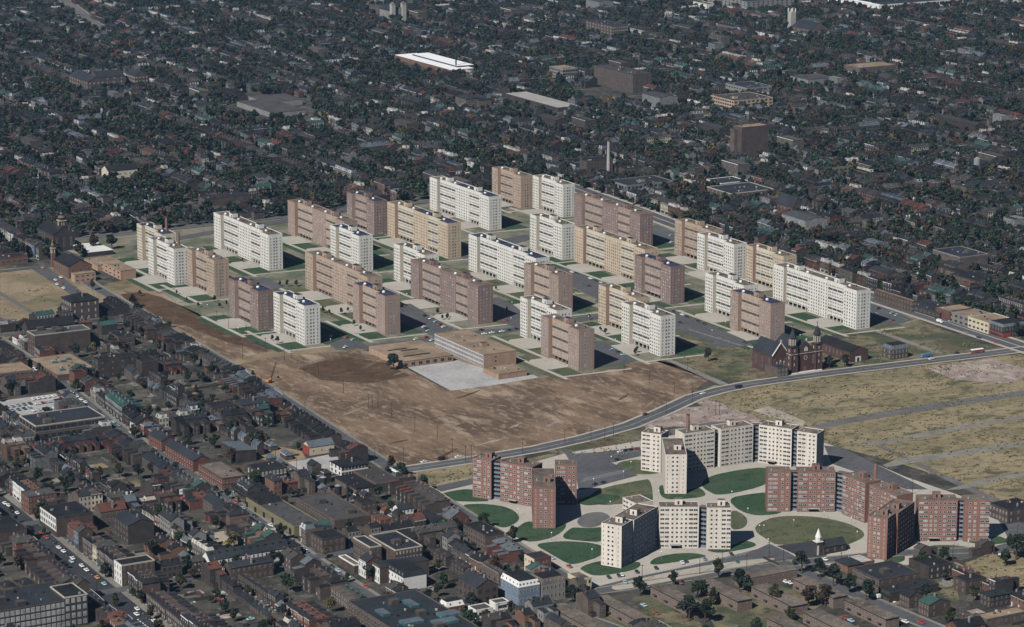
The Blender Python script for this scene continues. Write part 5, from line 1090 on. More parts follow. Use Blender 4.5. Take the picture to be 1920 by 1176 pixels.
building('shed', 'pale metal roofed works left of the brown framed warehouse', 'shed', (1515, 150), 6, tl=(1475, 143), tr=(1560, 144), wall='stone_grey', roof='roof_gravel', rt='plain', rows=1)
building('hall', 'gable roofed cream market hall in the left streets above the estate', 'hall', (203, 322), 7.5, tl=(176, 318), tr=(248, 313), wall='cream_brick', roof='roof_black', rt='x', rows=1, cy=6, wh=2, rh=4.5)
building('factory', 'dark flat roofed garage left of the long rose slab block', 'garage', (384, 374), 7, tl=(360, 370), tr=(468, 364), wall='brick_brown', roof='roof_slate', rows=2, cx=5, cy=0, ww=2, win='trim_stone', rim='brick_dark')
building('depot', 'dark flat roofed depot with pale windows at the far right below the water tower', 'garage', (1812, 352), 9, tl=(1792, 346), tr=(1890, 341), wall='brick_old', roof='roof_slate', rows=2, cx=5, cy=16, ww=2, win='stone_grey', rim='brick_dark')
building('railway_shed', 'long dark brick terrace below the flat roofed depot at far right', WH, (1830, 372), 8, tl=(1818, 368), tr=(1925, 358), wall='brick_brown', roof='roof_black', rows=2, cx=3, cy=18, win='stone_grey', rim='brick_dark')
# billboards
def billboard(label, q, w, rz=0.0, z=2.2, h=3.4):
    t = thing('billboard', label, 'billboard', (*W(*q), 0), rz); p = M(); p.box(-w / 2, -.15, z, w / 2, .15, z + h, 'roof_white', bottom=True); p.box(-w / 2 + .5, -.18, z + h * .45, w / 2 - 1, -.15, z + h * .62, 'roof_metal'); p.build('board', t)
    for s in (-.4, .4): p = M(); p.box(w * s - .12, -.12, 0, w * s + .12, .12, z, 'pole_wood'); p.build('post', t)
billboard('white billboard above a red truck at the dark corner left of the crossing', (348, 932), 8)
billboard('small white billboard on the slope at the far edge behind the estate', (877, 333), 5)
billboard('white billboard in the far streets near the top left', (248, 78), 8, 0, 4)
billboard('white billboard on a low far roof in the left part of the top', (156, 52), 10, 0, 5)

# ---------------------------------------------------------------- row houses
def house_parts(v):
    """one house: front on x=0 facing -x, width along y. Returns parts {name: M} and window placements"""
    w, d, h, wall, roof, front, rt, st, shop, ell, ch, wf, pn = (v[k] for k in ('w', 'd', 'h', 'wall', 'roof', 'front', 'rt', 'st', 'shop', 'ell', 'ch', 'wf', 'pn'))
    P = {}
    b = M(); b.box(0, 0, 0, d, w, h, wall)
    if front != wall or rt != 'y': b.box(-.1, 0, 0, 0, w, h + (.5 if rt != 'y' else 0), front)
    if rt == 'y': b.box(-.16, 0, h - .5, 0 if front == wall else -.1, w, h - .15, v['trim'], bottom=True)
    else: b.box(-.28, 0, h - .15, -.1, w, h + .35, v['trim'], bottom=True)
    if ell:
        e = w * .55; b.box(d, w - e, 0, d + 6.5, w, h - 1.8, wall)
        b.box(d, .3, .0, d + 3.5, w - e, 2.6, 'pole_wood', top='roof_black')
    P['wall'] = b
    r = M()
    if rt == 'y': r.gable(0, .02, d, w - .02, h, v['rh'], roof, wall, 'y', .22)
    elif rt == 'mono':
        r.face([(-.05, -.1, h + .35), (d + .3, -.1, h - .5), (d + .3, w + .1, h - .5), (-.05, w + .1, h + .35)][::1], roof)
        for yy in (-.1, w + .1): r.face([(-.05, yy, h - .6), (d + .3, yy, h - .6), (d + .3, yy, h - .5), (-.05, yy, h + .35)], wall)
        r.box(d * .3, -.14, h - .5, d, .14, h + .35, wall); r.box(d * .5, w * .35, h - .3, d * .5 + 1.1, w * .35 + .9, h + .55, 'roof_metal')
    elif rt == 'mans':
        r.mansard(-.1, .02, d * .55, w - .02, h, 2.6, 1.0, v['mk'], roof); r.face([(d * .55, 0, h + .5), (d, 0, h), (d, w, h), (d * .55, w, h + .5)], roof)
        for i in range(2):
            yy = w * (i + .5) / 2; r.box(-.15, yy - .6, h + .5, .8, yy + .6, h + 2.3, 'trim_white')
    else: r.hip(0, 0, d, w, h, v['rh'], roof, .3)
    if ell:
        e = w * .55; r.face([(d, w - e - .2, h - 1.3), (d + 6.7, w - e - .2, h - 1.7), (d + 6.7, w + .15, h - 1.7), (d, w + .15, h - 1.3)], roof)
        r.face([(d + 6.7, w - e - .2, h - 1.95), (d + 6.7, w + .15, h - 1.95), (d + 6.7, w + .15, h - 1.7), (d + 6.7, w - e - .2, h - 1.7)], 'brick_dark')
    P['roof'] = r
    for i in range(ch):
        c = M(); yy = w - .5 if i == 0 else .5; xx = d * (.32 if i == 0 else .72)
        zt = h + (v['rh'] + .6 if rt == 'y' else 1.6)
        c.box(xx - .42, yy - .42, h - .6, xx + .42, yy + .42, zt, v['ck']); c.box(xx - .25, yy - .25, zt, xx + .25, yy + .25, zt + .5, 'stone_grey')
        P['chimney' if i == 0 else 'chimney_'] = c
    if shop:
        s = M(); s.box(-.22, .15, 0, -.1, w - .15, 3.2, v['sk']); s.box(-.26, .5, .6, -.22, w - 1.9, 2.5, 'pane'); s.box(-.9, .2, 3.0, -.22, w - .2, 3.25, v['sk'], bottom=True); P['shop_front'] = s
    dd = M(); dd.box(-.18, w - 1.5, .3, -.1, w - .55, 2.6, v['dk']); dd.box(-1.1, w - 1.7, 0, -.18, w - .4, .45, 'plaster'); P['door'] = dd
    N = []
    n = 2 if w < 6.4 else 3; zz = h / st
    for f in range(st):
        if shop and f == 0: continue
        for i in range(n):
            if f == 0 and not shop and i == n - 1: continue
            N.append((-.1, w * (i + .5) / n, zz * f + zz * .55, -math.pi / 2))
    xb = d + 6.5 if ell else d
    for f in range(st):
        if ell:
            if f < st - 1: N.append((xb, w - w * .28, zz * f + zz * .42, math.pi / 2)); N.append((d, w * .22, zz * f + zz * .5, math.pi / 2))
            if f < st - 1:
                for q in (2.2, 4.6): N.append((d + q, w * .45, zz * f + zz * .5, 0))
        else:
            for i in range(2): N.append((xb, w * (i + .5) / 2, zz * f + zz * .55, math.pi / 2))
    return P, N
RWALL = ['brick_dark', 'brick_brown', 'brick_dark', 'brick_brown', 'brick_old', 'brick_red', 'brick_brown', 'brick_dark', 'brick_old', 'brick_dark', 'brick_brown', 'brick_red', 'brick_dark', 'brick_orange', 'brick_brown', 'brick_old', 'stone_grey']
VARS = []
CN = {'brick_dark': 'dark brick', 'brick_brown': 'brown brick', 'brick_old': 'weathered brick', 'brick_red': 'red brick', 'brick_orange': 'orange brick', 'plaster': 'grey plastered', 'paint_white': 'white fronted', 'paint_cream': 'cream fronted', 'paint_blue': 'blue-grey fronted', 'paint_green': 'green fronted', 'stone_grey': 'grey stone', 'paint_red': 'red painted', 'trim_stone': 'pale stone'}
RN = {'roof_black': 'black', 'roof_slate': 'slate', 'roof_brown': 'brown', 'roof_green': 'green', 'roof_metal': 'metal', 'roof_red': 'red', 'roof_dusk': 'grey'}
rv = random.Random(21)
def variant(shop=0, small=0):
    wall = rv.choice(RWALL); front = wall
    if rv.random() < (.6 if shop else .10): front = rv.choice(['paint_white', 'paint_cream', 'paint_blue', 'stone_grey', 'brick_red', 'brick_orange', 'paint_green', 'trim_stone'] if shop else ['paint_white', 'paint_cream', 'stone_grey', 'brick_red', 'trim_stone'])
    st = rv.choice([2, 2, 3]) if not small else rv.choice([1, 2])
    if shop: st = rv.choice([2, 3, 3])
    return dict(w=rv.choice([5.6, 6.2, 6.8, 7.6]) if not small else rv.choice([5, 6, 8]), d=rv.choice([9, 10.5, 12, 13]) if not small else rv.choice([5, 6.5]), h=st * 3.1 + rv.uniform(.2, 1), wall=wall, front=front, roof=rv.choice(['roof_black'] * 6 + ['roof_slate'] * 6 + ['roof_black', 'roof_slate', 'roof_brown', 'roof_dusk', 'roof_dusk', 'roof_green', 'roof_metal', 'roof_metal', 'roof_red']),
        rt=rv.choice(['y', 'y', 'y', 'mono', 'mono', 'mans', 'hip']) if not small else rv.choice(['y', 'mono', 'mono', 'hip']), st=st, shop=shop, ell=(not small and rv.random() < .75), ch=(rv.choice([1, 2, 2]) if not small else rv.choice([0, 1])), wf=rv.choice(['trim_stone', 'trim_white', 'trim_stone', 'stone_grey', 'brick_dark']), pn=rv.choice(['pane', 'pane', 'pane', 'pane_light']), rh=rv.uniform(1.9, 3), trim=rv.choice(['trim_stone', 'brick_dark', 'trim_white', 'stone_grey']),
        ck=rv.choice(['brick_red', 'brick_dark', 'stone_grey', 'brick_old', 'brick_dark']), mk=rv.choice(['roof_slate', 'roof_metal', 'roof_black', 'trim_stone']), sk=rv.choice(['paint_green', 'paint_cream', 'paint_white', 'paint_red', 'iron_black', 'roof_metal']), dk=rv.choice(['paint_green', 'brick_red', 'paint_white', 'iron_black']), small=small)
for i in range(44): VARS.append(variant())
SHOPV = [variant(1) for i in range(14)]
SMALLV = [variant(0, 1) for i in range(16)]
BIGV = []
for i in range(12):
    v = variant(); v.update(w=rv.choice([16, 22, 30, 38]), d=rv.choice([14, 18, 24]), h=rv.choice([6, 9, 12, 14]), rt=rv.choice(['mono', 'mono', 'y', 'hip']), st=2, ell=False, wall=rv.choice(['brick_dark', 'brick_brown', 'brick_old', 'stone_grey']), roof=rv.choice(['roof_black', 'roof_slate', 'roof_dusk', 'roof_gravel', 'roof_gravel', 'roof_brown']), ch=1); v['front'] = v['wall']; v.update(ch=1); BIGV.append(v)
ALLV = VARS + SHOPV + SMALLV + BIGV
for v in ALLV:
    v['parts'], v['wins'] = house_parts(v); v['proto'] = None
    v['dep'] = v['d'] + (6.5 if v['ell'] else 0)
FLAT = {}
def flat(v):
    """the same house as arrays with one colour per face, for the far streets"""
    if id(v) in FLAT: return FLAT[id(v)]
    V, Fc, K = [], [], []
    for b in v['parts'].values():
        o = len(V); V += b.v; Fc += [[i + o for i in f] for f in b.f]; K += b.k
    me = window_mesh(1.05, 1.75, v['wf'], v['pn'], None, False)
    for (x, y, z, rz) in v['wins']:
        c, s = math.cos(rz), math.sin(rz)
        for (hw, hh, off, k) in ((.62, 1.0, -.03, v['wf']), (.42, .8, -.06, v['pn'])):
            o = len(V)
            for a, e in ((-hw, -hh), (hw, -hh), (hw, hh), (-hw, hh)): V.append((x + a * c - off * s, y + a * s + off * c, z + e))
            Fc.append([o, o + 1, o + 2, o + 3]); K.append(k)
    FLAT[id(v)] = (np.array(V, np.float32), np.array([i for f in Fc for i in f], np.int32), np.array([len(f) for f in Fc], np.int32), np.array([(*MCOL[k], 1) for k in K], np.float32))
    return FLAT[id(v)]
LOTS = []   # (pixel size, x, y, rz, variant, place, ordinal key)
def lot_ok(x0, y0, x1, y1):
    X0, X1, Y0, Y1 = min(x0, x1), max(x0, x1), min(y0, y1), max(y0, y1)
    return free(X0 + .3, Y0 + .3, X1 - .3, Y1 - .3)
ESTATE_PX = [(1895, 1015), (1890, 1022), (1700, 1060), (1560, 1062), (1470, 1046), (1310, 1080), (1180, 1100), (1105, 1106), (950, 1008), (800, 918), (760, 884), (708, 866), (640, 828), (560, 774), (480, 713), (400, 676), (330, 622), (262, 577), (190, 540)]
ESTATE = [W(*p) for p in ESTATE_PX] + [(a - OX, b - OY) for a, b in ((880, 2330), (905, 2345), (905, 2426), (1452, 2426), (1427, 1900), (1425, 1692), (1900, 1680), (1900, 1370), (1130, 1362))]
NOBUILD = [ESTATE, [W(*p) for p in [(-80, 505), (118, 494), (200, 540), (205, 575), (120, 575), (112, 604), (50, 600), (-80, 660)]], [W(*p) for p in [(540, 862), (640, 846), (640, 866), (560, 898), (480, 900), (545, 880)]], [W(*p) for p in [(0, 745), (110, 735), (128, 765), (40, 785), (0, 785)]], [W(*p) for p in [(1130, 1120), (1280, 1085), (1560, 1040), (1600, 1090), (1700, 1180), (1120, 1180)]], [W(*p) for p in [(1800, 1060), (1900, 1020), (1940, 1040), (1940, 1110), (1850, 1105)]], [W(*p) for p in [(80, -5), (130, -5), (215, 62), (185, 66)]], [W(*p) for p in [(450, 175), (580, 185), (590, 215), (480, 222)]], [W(*p) for p in [(1060, 165), (1210, 165), (1215, 200), (1080, 185)]], [W(*p) for p in [(925, 325), (1000, 330), (985, 338), (900, 338)]]]
def buildable(x, y): return not any(inpoly(x, y, P) for P in NOBUILD)
def row(line, side, y0, y1, setback, place, pool, gap=.12, near=True, r=R):
    y = y0; n = 0; run = 0; gap *= r.choice([.2, .5, 1, 2])
    while y < y1:
        if run <= 0: v = r.choice(pool); run = r.choice([1, 1, 1, 2, 2, 3, 5]) if v['w'] < 12 else 1
        run -= 1
        if r.random() < gap: y += r.uniform(3, 9); continue
        w = v['w'] + .06
        sx = line_x(line, y + OY) - OX; sx2 = line_x(line, y + w + OY) - OX
        rz = -math.atan2(sx2 - sx, w)
        jj = r.uniform(-.3, .6)
        if side > 0: ox, oy, rr = sx + setback + jj, y, rz; box = (ox, oy, ox + v['dep'], oy + w)
        else: ox, oy, rr = sx - setback - jj, y + w, rz + math.pi; box = (ox - v['dep'], y, ox, y + w)
        xm, ym = (box[0] + box[2]) / 2, (box[1] + box[3]) / 2
        if lot_ok(*box) and buildable(xm, ym):
            px = PX(xm, ym, 4)
            if -40 < px[0] < 1960 and -25 < px[1] < 1215:
                keep(*box, m=-.2)
                d = math.hypot(xm + OX, ym + OY)
                LOTS.append([d + (0 if near else 5000), ox, oy, rr, v, place, n]); n += 1
        y += w
def crossrow(x0, x1, y, side, setback, place, pool, gap=.2, near=True, r=R):
    x = x0; n = 0; run = 0
    while x < x1:
        if run <= 0: v = r.choice(pool); run = r.choice([1, 2, 3, 4])
        run -= 1
        if r.random() < gap: x += r.uniform(3, 9); continue
        w = v['w'] + .06
        if side > 0: ox, oy, rr = x + w, y + setback, math.pi / 2; box = (x, oy, x + w, oy + v['dep'])
        else: ox, oy, rr = x, y - setback, -math.pi / 2; box = (x, oy - v['dep'], x + w, oy)
        xm, ym = (box[0] + box[2]) / 2, (box[1] + box[3]) / 2
        if lot_ok(*box) and buildable(xm, ym):
            px = PX(xm, ym, 4)
            if -40 < px[0] < 1960 and -25 < px[1] < 1215:
                keep(*box, m=-.2); LOTS.append([math.hypot(xm + OX, ym + OY) + (0 if near else 5000), ox, oy, rr, v, place, n]); n += 1
        x += w
gy = lambda y: y - OY
BLK = {1180: 'bottom block', 1335: 'first block', 1485: 'second block', 1630: 'third block', 1788: 'fourth block', 1950: 'fifth block', 2105: 'sixth block'}
ys = [1180, 1335, 1485, 1630, 1788, 1950, 2105, 2322]
OLD = [((line, nm), s) for line, nm in ((S_MAIN, 'shop street'), (S_MID, 'mid street'), (S_FLD, 'field road'), ([(452, 2400), (452, 1000)], 'far left street')) for s in (1, -1)]
for (line, nm), s in OLD:
    sb = {'shop street': 12.5, 'mid street': 8.6, 'field road': 7.4, 'far left street': 7}[nm]
    for a, c in zip(ys, ys[1:]):
        if nm == 'field road' and s > 0: continue
        pool = SHOPV + VARS[:8] if nm == 'shop street' else VARS
        row(line, s, gy(a + 7), gy(c - 7), sb, f"{'right' if s > 0 else 'left'} side of {nm}, {BLK[a]}", pool, .10)
for a in ys[1:-1]:
    for x0, x1, nm in ((470, 570, 'left of shop street'), (612, 700, 'right of shop street'), (738, 815, 'left of field road')):
        for s in (1, -1): crossrow(x0 - OX, x1 - OX, gy(a), s, 6.5, f"{'upper' if s > 0 else 'lower'} side {nth(ys.index(a) - 1)} cross street {nm}", VARS, .22)
for xa, nm in ((518, 'alley left of shop street'), (651, 'alley right of shop street'), (782, 'alley left of field road')):
    for s in (1, -1):
        for a, c in zip(ys, ys[1:]): row([(xa + 14, 2320), (xa, 1640), (xa - 6, 1100)], s, gy(a + 9), gy(c - 9), 3.4, f"{'right' if s > 0 else 'left'} side {nm}, {BLK[a]}", SMALLV + VARS[8:14], .22)
row([(958, 1340), (962, 1180)], 1, gy(1185), gy(1330), 7, 'right side of lower right street', VARS, .2)
row([(1010, 1340), (1012, 1100)], 1, gy(1170), gy(1320), 3, 'lower right back lots', VARS + SMALLV, .4)
row([(1070, 1340), (1072, 1100)], -1, gy(1170), gy(1320), 3, 'lower right corner', VARS, .3)
# the wide city beyond: same lots, drawn together
rf = random.Random(5)
TREES = []
FARX = [-12 + 132 * k for k in range(-2, 24)]
XB = lambda x: [(x + 40, 4800), (x, 2340), (x - 20, 1000)]
for k, x in enumerate([464, 596, 728, 860, 992, 1124, 1256, 1388] + [1545 + 128 * i for i in range(14)]):
    L0, L1 = (1130, 4500) if x > 1430 else (2345, 4500)
    yy = L0
    while yy < L1:
        c = min(L1, yy + rf.choice([140, 155, 170]))
        for s in (1, -1):
            row(XB(x), s, gy(yy + 8), gy(c - 8), 8.4, '', (VARS * 4 + BIGV[6:9]) if rf.random() < .85 else SHOPV, .13, near=False, r=rf)
            row(XB(x + 65), s, gy(yy + 10), gy(c - 10), 3.4, '', SMALLV * 4 + VARS[10:16] * 3 + BIGV[:5], .5, near=False, r=rf)
        crossrow(x + 10 - OX, x + 58 - OX, gy(c), 1, 6, '', VARS, .3, near=False, r=rf); crossrow(x + 74 - OX, x + 122 - OX, gy(c), 1, 6, '', VARS, .3, near=False, r=rf)
        yy = c
row([(1416, 1690), (1412, 1900), (1440, 2300), (1462, 2700), (1500, 3400)][::-1], 1, gy(1760), gy(3300), 15, '', VARS + SHOPV, .12, near=False, r=rf)
for s in (1, -1): row(XB(1480), s, gy(1140), gy(4400), 3.4, '', SMALLV + VARS, .2, near=False, r=rf)
LOTS.sort(key=lambda l: l[0])
NEAR = LOTS[:300]; FAR = LOTS[300:]
HG = 'old row houses'
cnt = {}
for d, ox, oy, rz, v, place, n in sorted(NEAR, key=lambda l: (l[5], l[6])):
    i = cnt.get(place, 0); cnt[place] = i + 1
    if v['proto'] is None:
        t = thing('row_house' if not v['small'] else 'back_house', 'x', 'house', (ox, oy, 0), rz, HG)
        kids = []
        for nm, b in v['parts'].items():
            o = b.build(nm.rstrip('_'), ro if nm.startswith('chimney') else t)
            if nm == 'roof': ro = o; KIDS[ro] = []
            (KIDS[ro] if nm.startswith('chimney') else kids).append(o)
        me = window_mesh(1.05, 1.75, v['wf'], v['pn'], None, False)
        for (x, y, z, r2) in v['wins']: kids.append(link('window', me, t, (x, y, z), r2))
        KIDS[t] = kids; v['proto'] = t
        for kk in kids + KIDS[ro]:
            if kk is not ro: KIDS[kk] = ()
    else:
        t = copy_tree(v['proto']); t.location = (ox, oy, 0); t.rotation_euler = (0, 0, rz)
    stw = ('one', 'two', 'three')[v['st'] - 1]
    t['label'] = f"{stw} storey {CN[v['front']]} house, {nth(i)} up {place}" if not place.split()[0] in ('upper', 'lower') else f"{stw} storey {CN[v['front']]} house, {nth(i)} along {place}"
    t['category'] = 'shop' if v['shop'] else 'house'

def joined(name, arrs, mats=None):
    """one mesh out of many transformed pieces: (verts, loops, loop counts, face colours)"""
    V = np.concatenate([a[0] for a in arrs]); cntv = np.cumsum([0] + [len(a[0]) for a in arrs])
    Lp = np.concatenate([a[1] + cntv[i] for i, a in enumerate(arrs)]).astype(np.int32)
    Lt = np.concatenate([a[2] for a in arrs]).astype(np.int32); C = np.concatenate([a[3] for a in arrs]).astype(np.float32)
    me = bpy.data.meshes.new(name); me.vertices.add(len(V)); me.vertices.foreach_set('co', V.astype(np.float32).ravel())
    me.loops.add(len(Lp)); me.loops.foreach_set('vertex_index', Lp)
    me.polygons.add(len(Lt)); me.polygons.foreach_set('loop_start', np.concatenate([[0], np.cumsum(Lt)[:-1]]).astype(np.int32)); me.polygons.foreach_set('loop_total', Lt)
    at = me.attributes.new('Col', 'FLOAT_COLOR', 'FACE'); at.data.foreach_set('color', C.ravel())
    me.update(calc_edges=True); me.validate(); me.shade_flat()
    return me
def vmat(key, rough=.85, lo=.65, hi=1.3, sc=.5):
    m = bpy.data.materials.new(key); m.use_nodes = True; nt = m.node_tree; N = nt.nodes; L = nt.links; b = N['Principled BSDF']; b.inputs['Roughness'].default_value = rough; b.inputs['Specular IOR Level'].default_value = .15
    a = N.new('ShaderNodeAttribute'); a.attribute_name = 'Col'; g = N.new('ShaderNodeNewGeometry'); n = N.new('ShaderNodeTexNoise'); n.inputs['Scale'].default_value = sc; n.inputs['Detail'].default_value = 4
    L.new(g.outputs['Position'], n.inputs['Vector']); r = N.new('ShaderNodeMapRange'); r.inputs['From Min'].default_value = .3; r.inputs['From Max'].default_value = .7; r.inputs['To Min'].default_value = lo; r.inputs['To Max'].default_value = hi; L.new(n.outputs['Fac'], r.inputs['Value'])
    x = N.new('ShaderNodeMix'); x.data_type = 'RGBA'; x.blend_type = 'MULTIPLY'; x.inputs['Factor'].default_value = 1; L.new(a.outputs['Color'], x.inputs['A']); L.new(r.outputs['Result'], x.inputs['B']); L.new(x.outputs['Result'], b.inputs['Base Color']); MAT[key] = m; return m
vmat('town_colours'); vmat('leaf_colours', .8, .5, 1.5, .3)
arrs = []
for d, ox, oy, rz, v, place, n in FAR:
    V, Lp, Lt, C = flat(v); c, s = math.cos(rz), math.sin(rz)
    T = np.empty_like(V); T[:, 0] = ox + V[:, 0] * c - V[:, 1] * s; T[:, 1] = oy + V[:, 0] * s + V[:, 1] * c; T[:, 2] = V[:, 2]
    arrs.append((T, Lp, Lt, C * np.array([(tw := rf.uniform(.6, 1.05)) * .93, tw * .98, tw * 1.03, 1], np.float32)))
me = joined('far_houses', arrs); me.materials.append(MAT['town_colours'])
o = link('far_houses', me); tag(o, 'close packed dark brick houses of the wide city beyond the estate', 'houses', kind='stuff')
print('lots', len(LOTS), 'faces', len(me.polygons))

# back yards: patches of dirt, grass and concrete, board fences, sheds and junk
gq = random.Random(77)
pk = ['yard', 'rough_grass', 'pavement_old', 'asphalt_old', 'tan_field', 'dark_soil', 'yard', 'earth_city', 'pink_rubble']
PB = M(); FB = M(); n = 0
for i in range(5200):
    x, y = gq.uniform(440, 1100) - OX, gq.uniform(1150, 2330) - OY
    p = PX(x, y)
    if not (-20 < p[0] < 1940 and 0 < p[1] < 1200) or not buildable(x, y) or not free(x - 1, y - 1, x + 1, y + 1): continue
    st_ = min(abs(line_x(L, y + OY) - OX - x) for L in (S_MAIN, S_MID, S_FLD))
    if st_ < 12: continue
    a, c = gq.uniform(1.5, 4.5), gq.uniform(2, 8)
    if gq.random() < .45: PB.face([(x - a, y - c, .085 + n * 2e-5), (x + a, y - c, .085 + n * 2e-5), (x + a, y + c, .085 + n * 2e-5), (x - a, y + c, .085 + n * 2e-5)] if gq.random() < .5 else [(x - c, y - a, .085 + n * 2e-5), (x + c, y - a, .085 + n * 2e-5), (x + c, y + a, .085 + n * 2e-5), (x - c, y + a, .085 + n * 2e-5)], gq.choice(pk)); n += 1
    r_ = gq.random()
    if r_ < .3:
        if gq.random() < .5: FB.box(x - .05, y - c, 0, x + .05, y + c, gq.uniform(1.3, 1.9), gq.choice(['pole_wood', 'bark', 'stone_grey', 'brick_dark', 'pole_wood']))
        else: FB.box(x - c, y - .05, 0, x + c, y + .05, gq.uniform(1.3, 1.9), gq.choice(['pole_wood', 'bark', 'stone_grey', 'brick_dark', 'pole_wood']))
    elif r_ < .5:
        s_ = gq.uniform(.25, .9); FB.box(x - s_, y - s_ * .7, 0, x + s_, y + s_ * .7, gq.uniform(.3, 1.0), gq.choice(['trim_white', 'metal_grey', 'pole_wood', 'rubble', 'brick_red', 'paint_green', 'iron_black', 'timber_pile', 'trim_stone']))
    elif r_ < .58:
        FB.box(x - 1.4, y - 1.2, 0, x + 1.4, y + 1.2, 2.2, gq.choice(['pole_wood', 'brick_dark', 'bark', 'stone_grey']), top=gq.choice(['roof_black', 'roof_metal', 'roof_slate']))
o = PB.build('yard'); o['kind'] = 'structure'
o = FB.build('yard_clutter'); tag(o, 'board fences, little sheds and junk in the back yards of the old quarter', 'clutter', kind='stuff')
# ---------------------------------------------------------------- trees
def CURVE_Y(x):
    for (xa, ya), (xb, yb) in zip(CURVE, CURVE[1:]):
        if xa <= x <= xb: return ya + (yb - ya) * (x - xa) / (xb - xa)
    return 1e9
rt_ = random.Random(11); nr = np.random.default_rng(3)
def crown_arrays(kind, n, seed, leaf=.62):
    """leaf-sized faces in clumps spread through an uneven crown; unit: metres for a tree 9 m high"""
    g = np.random.default_rng(seed); q = random.Random(seed)
    col = np.array(LEAF[kind])
    lobes = []
    for i in range(q.randint(8, 12)):
        a = q.uniform(0, 6.283); rr = q.uniform(.3, 2.3); z = q.uniform(3.6, 7.6); s = q.uniform(.9, 1.6) * (1.1 - .08 * abs(z - 5))
        lobes.append((rr * math.cos(a), rr * math.sin(a), z, s))
    lobes.append((0, 0, 8.0, 1.0)); lobes.append((0, 0, 6, 1.7))
    per = n // len(lobes); P = []; Cc = []
    for (x, y, z, s) in lobes:
        d = g.normal(size=(per, 3)); d /= np.linalg.norm(d, axis=1)[:, None]
        P.append(np.array([x, y, z]) + d * (s * g.uniform(.55, 1.08, size=(per, 1))) * np.array([1, 1, .85])); Cc.append(np.tile(col * q.uniform(.7, 1.35), (per, 1)))
    P = np.concatenate(P); Cc = np.concatenate(Cc) * g.uniform(.7, 1.35, size=(len(P), 1))
    k = len(P); a = g.normal(size=(k, 3)); a /= np.linalg.norm(a, axis=1)[:, None]; b = np.cross(a, g.normal(size=(k, 3))); b /= np.linalg.norm(b, axis=1)[:, None]
    s = (leaf * g.uniform(.6, 1.3, size=(k, 1)))
    V = np.stack([P - a * s - b * s * .7, P + a * s - b * s * .7, P + a * s + b * s * .7, P - a * s + b * s * .7], 1).reshape(-1, 3)
    return V.astype(np.float32), np.arange(4 * k, dtype=np.int32), np.full(k, 4, np.int32), np.concatenate([Cc, np.ones((k, 1))], 1).astype(np.float32)
def trunk():
    b = M(); b.cyl(0, 0, 0, 4.2, .26, .17, 'bark', 7)
    q = random.Random(2)
    for i in range(6):
        a = i * 1.05 + q.uniform(-.3, .3); z = 2.3 + i * .35; e = (1.9 * math.cos(a), 1.9 * math.sin(a), z + q.uniform(1.6, 2.8)); b.bar((0, 0, z), e, .07, 'bark')
    b.bar((0, 0, 4), (.2, .1, 7.4), .09, 'bark')
    return b.mesh('trunk')
TRUNK = trunk(); CROWN = {}
for k in LEAF:
    for j in range(3):
        V, Lp, Lt, C = crown_arrays(k, 1100, sorted(LEAF).index(k) * 10 + j + 1, .33)
        me = joined('crown', [(V, Lp, Lt, C)]); me.materials.append(MAT['leaf_colours']); CROWN[(k, j)] = me
TN = 0
def tree(label, x, y, hgt, kind, group, wide=1.0):
    t = thing('tree', label, 'tree', (x, y, 0), rt_.uniform(0, 6.28), group); s = hgt / 9.0; t.scale = (s * wide, s * wide, s)
    link('trunk', TRUNK, t); link('crown', CROWN[(kind, rt_.randrange(3))], t); return t
KN = list(LEAF)
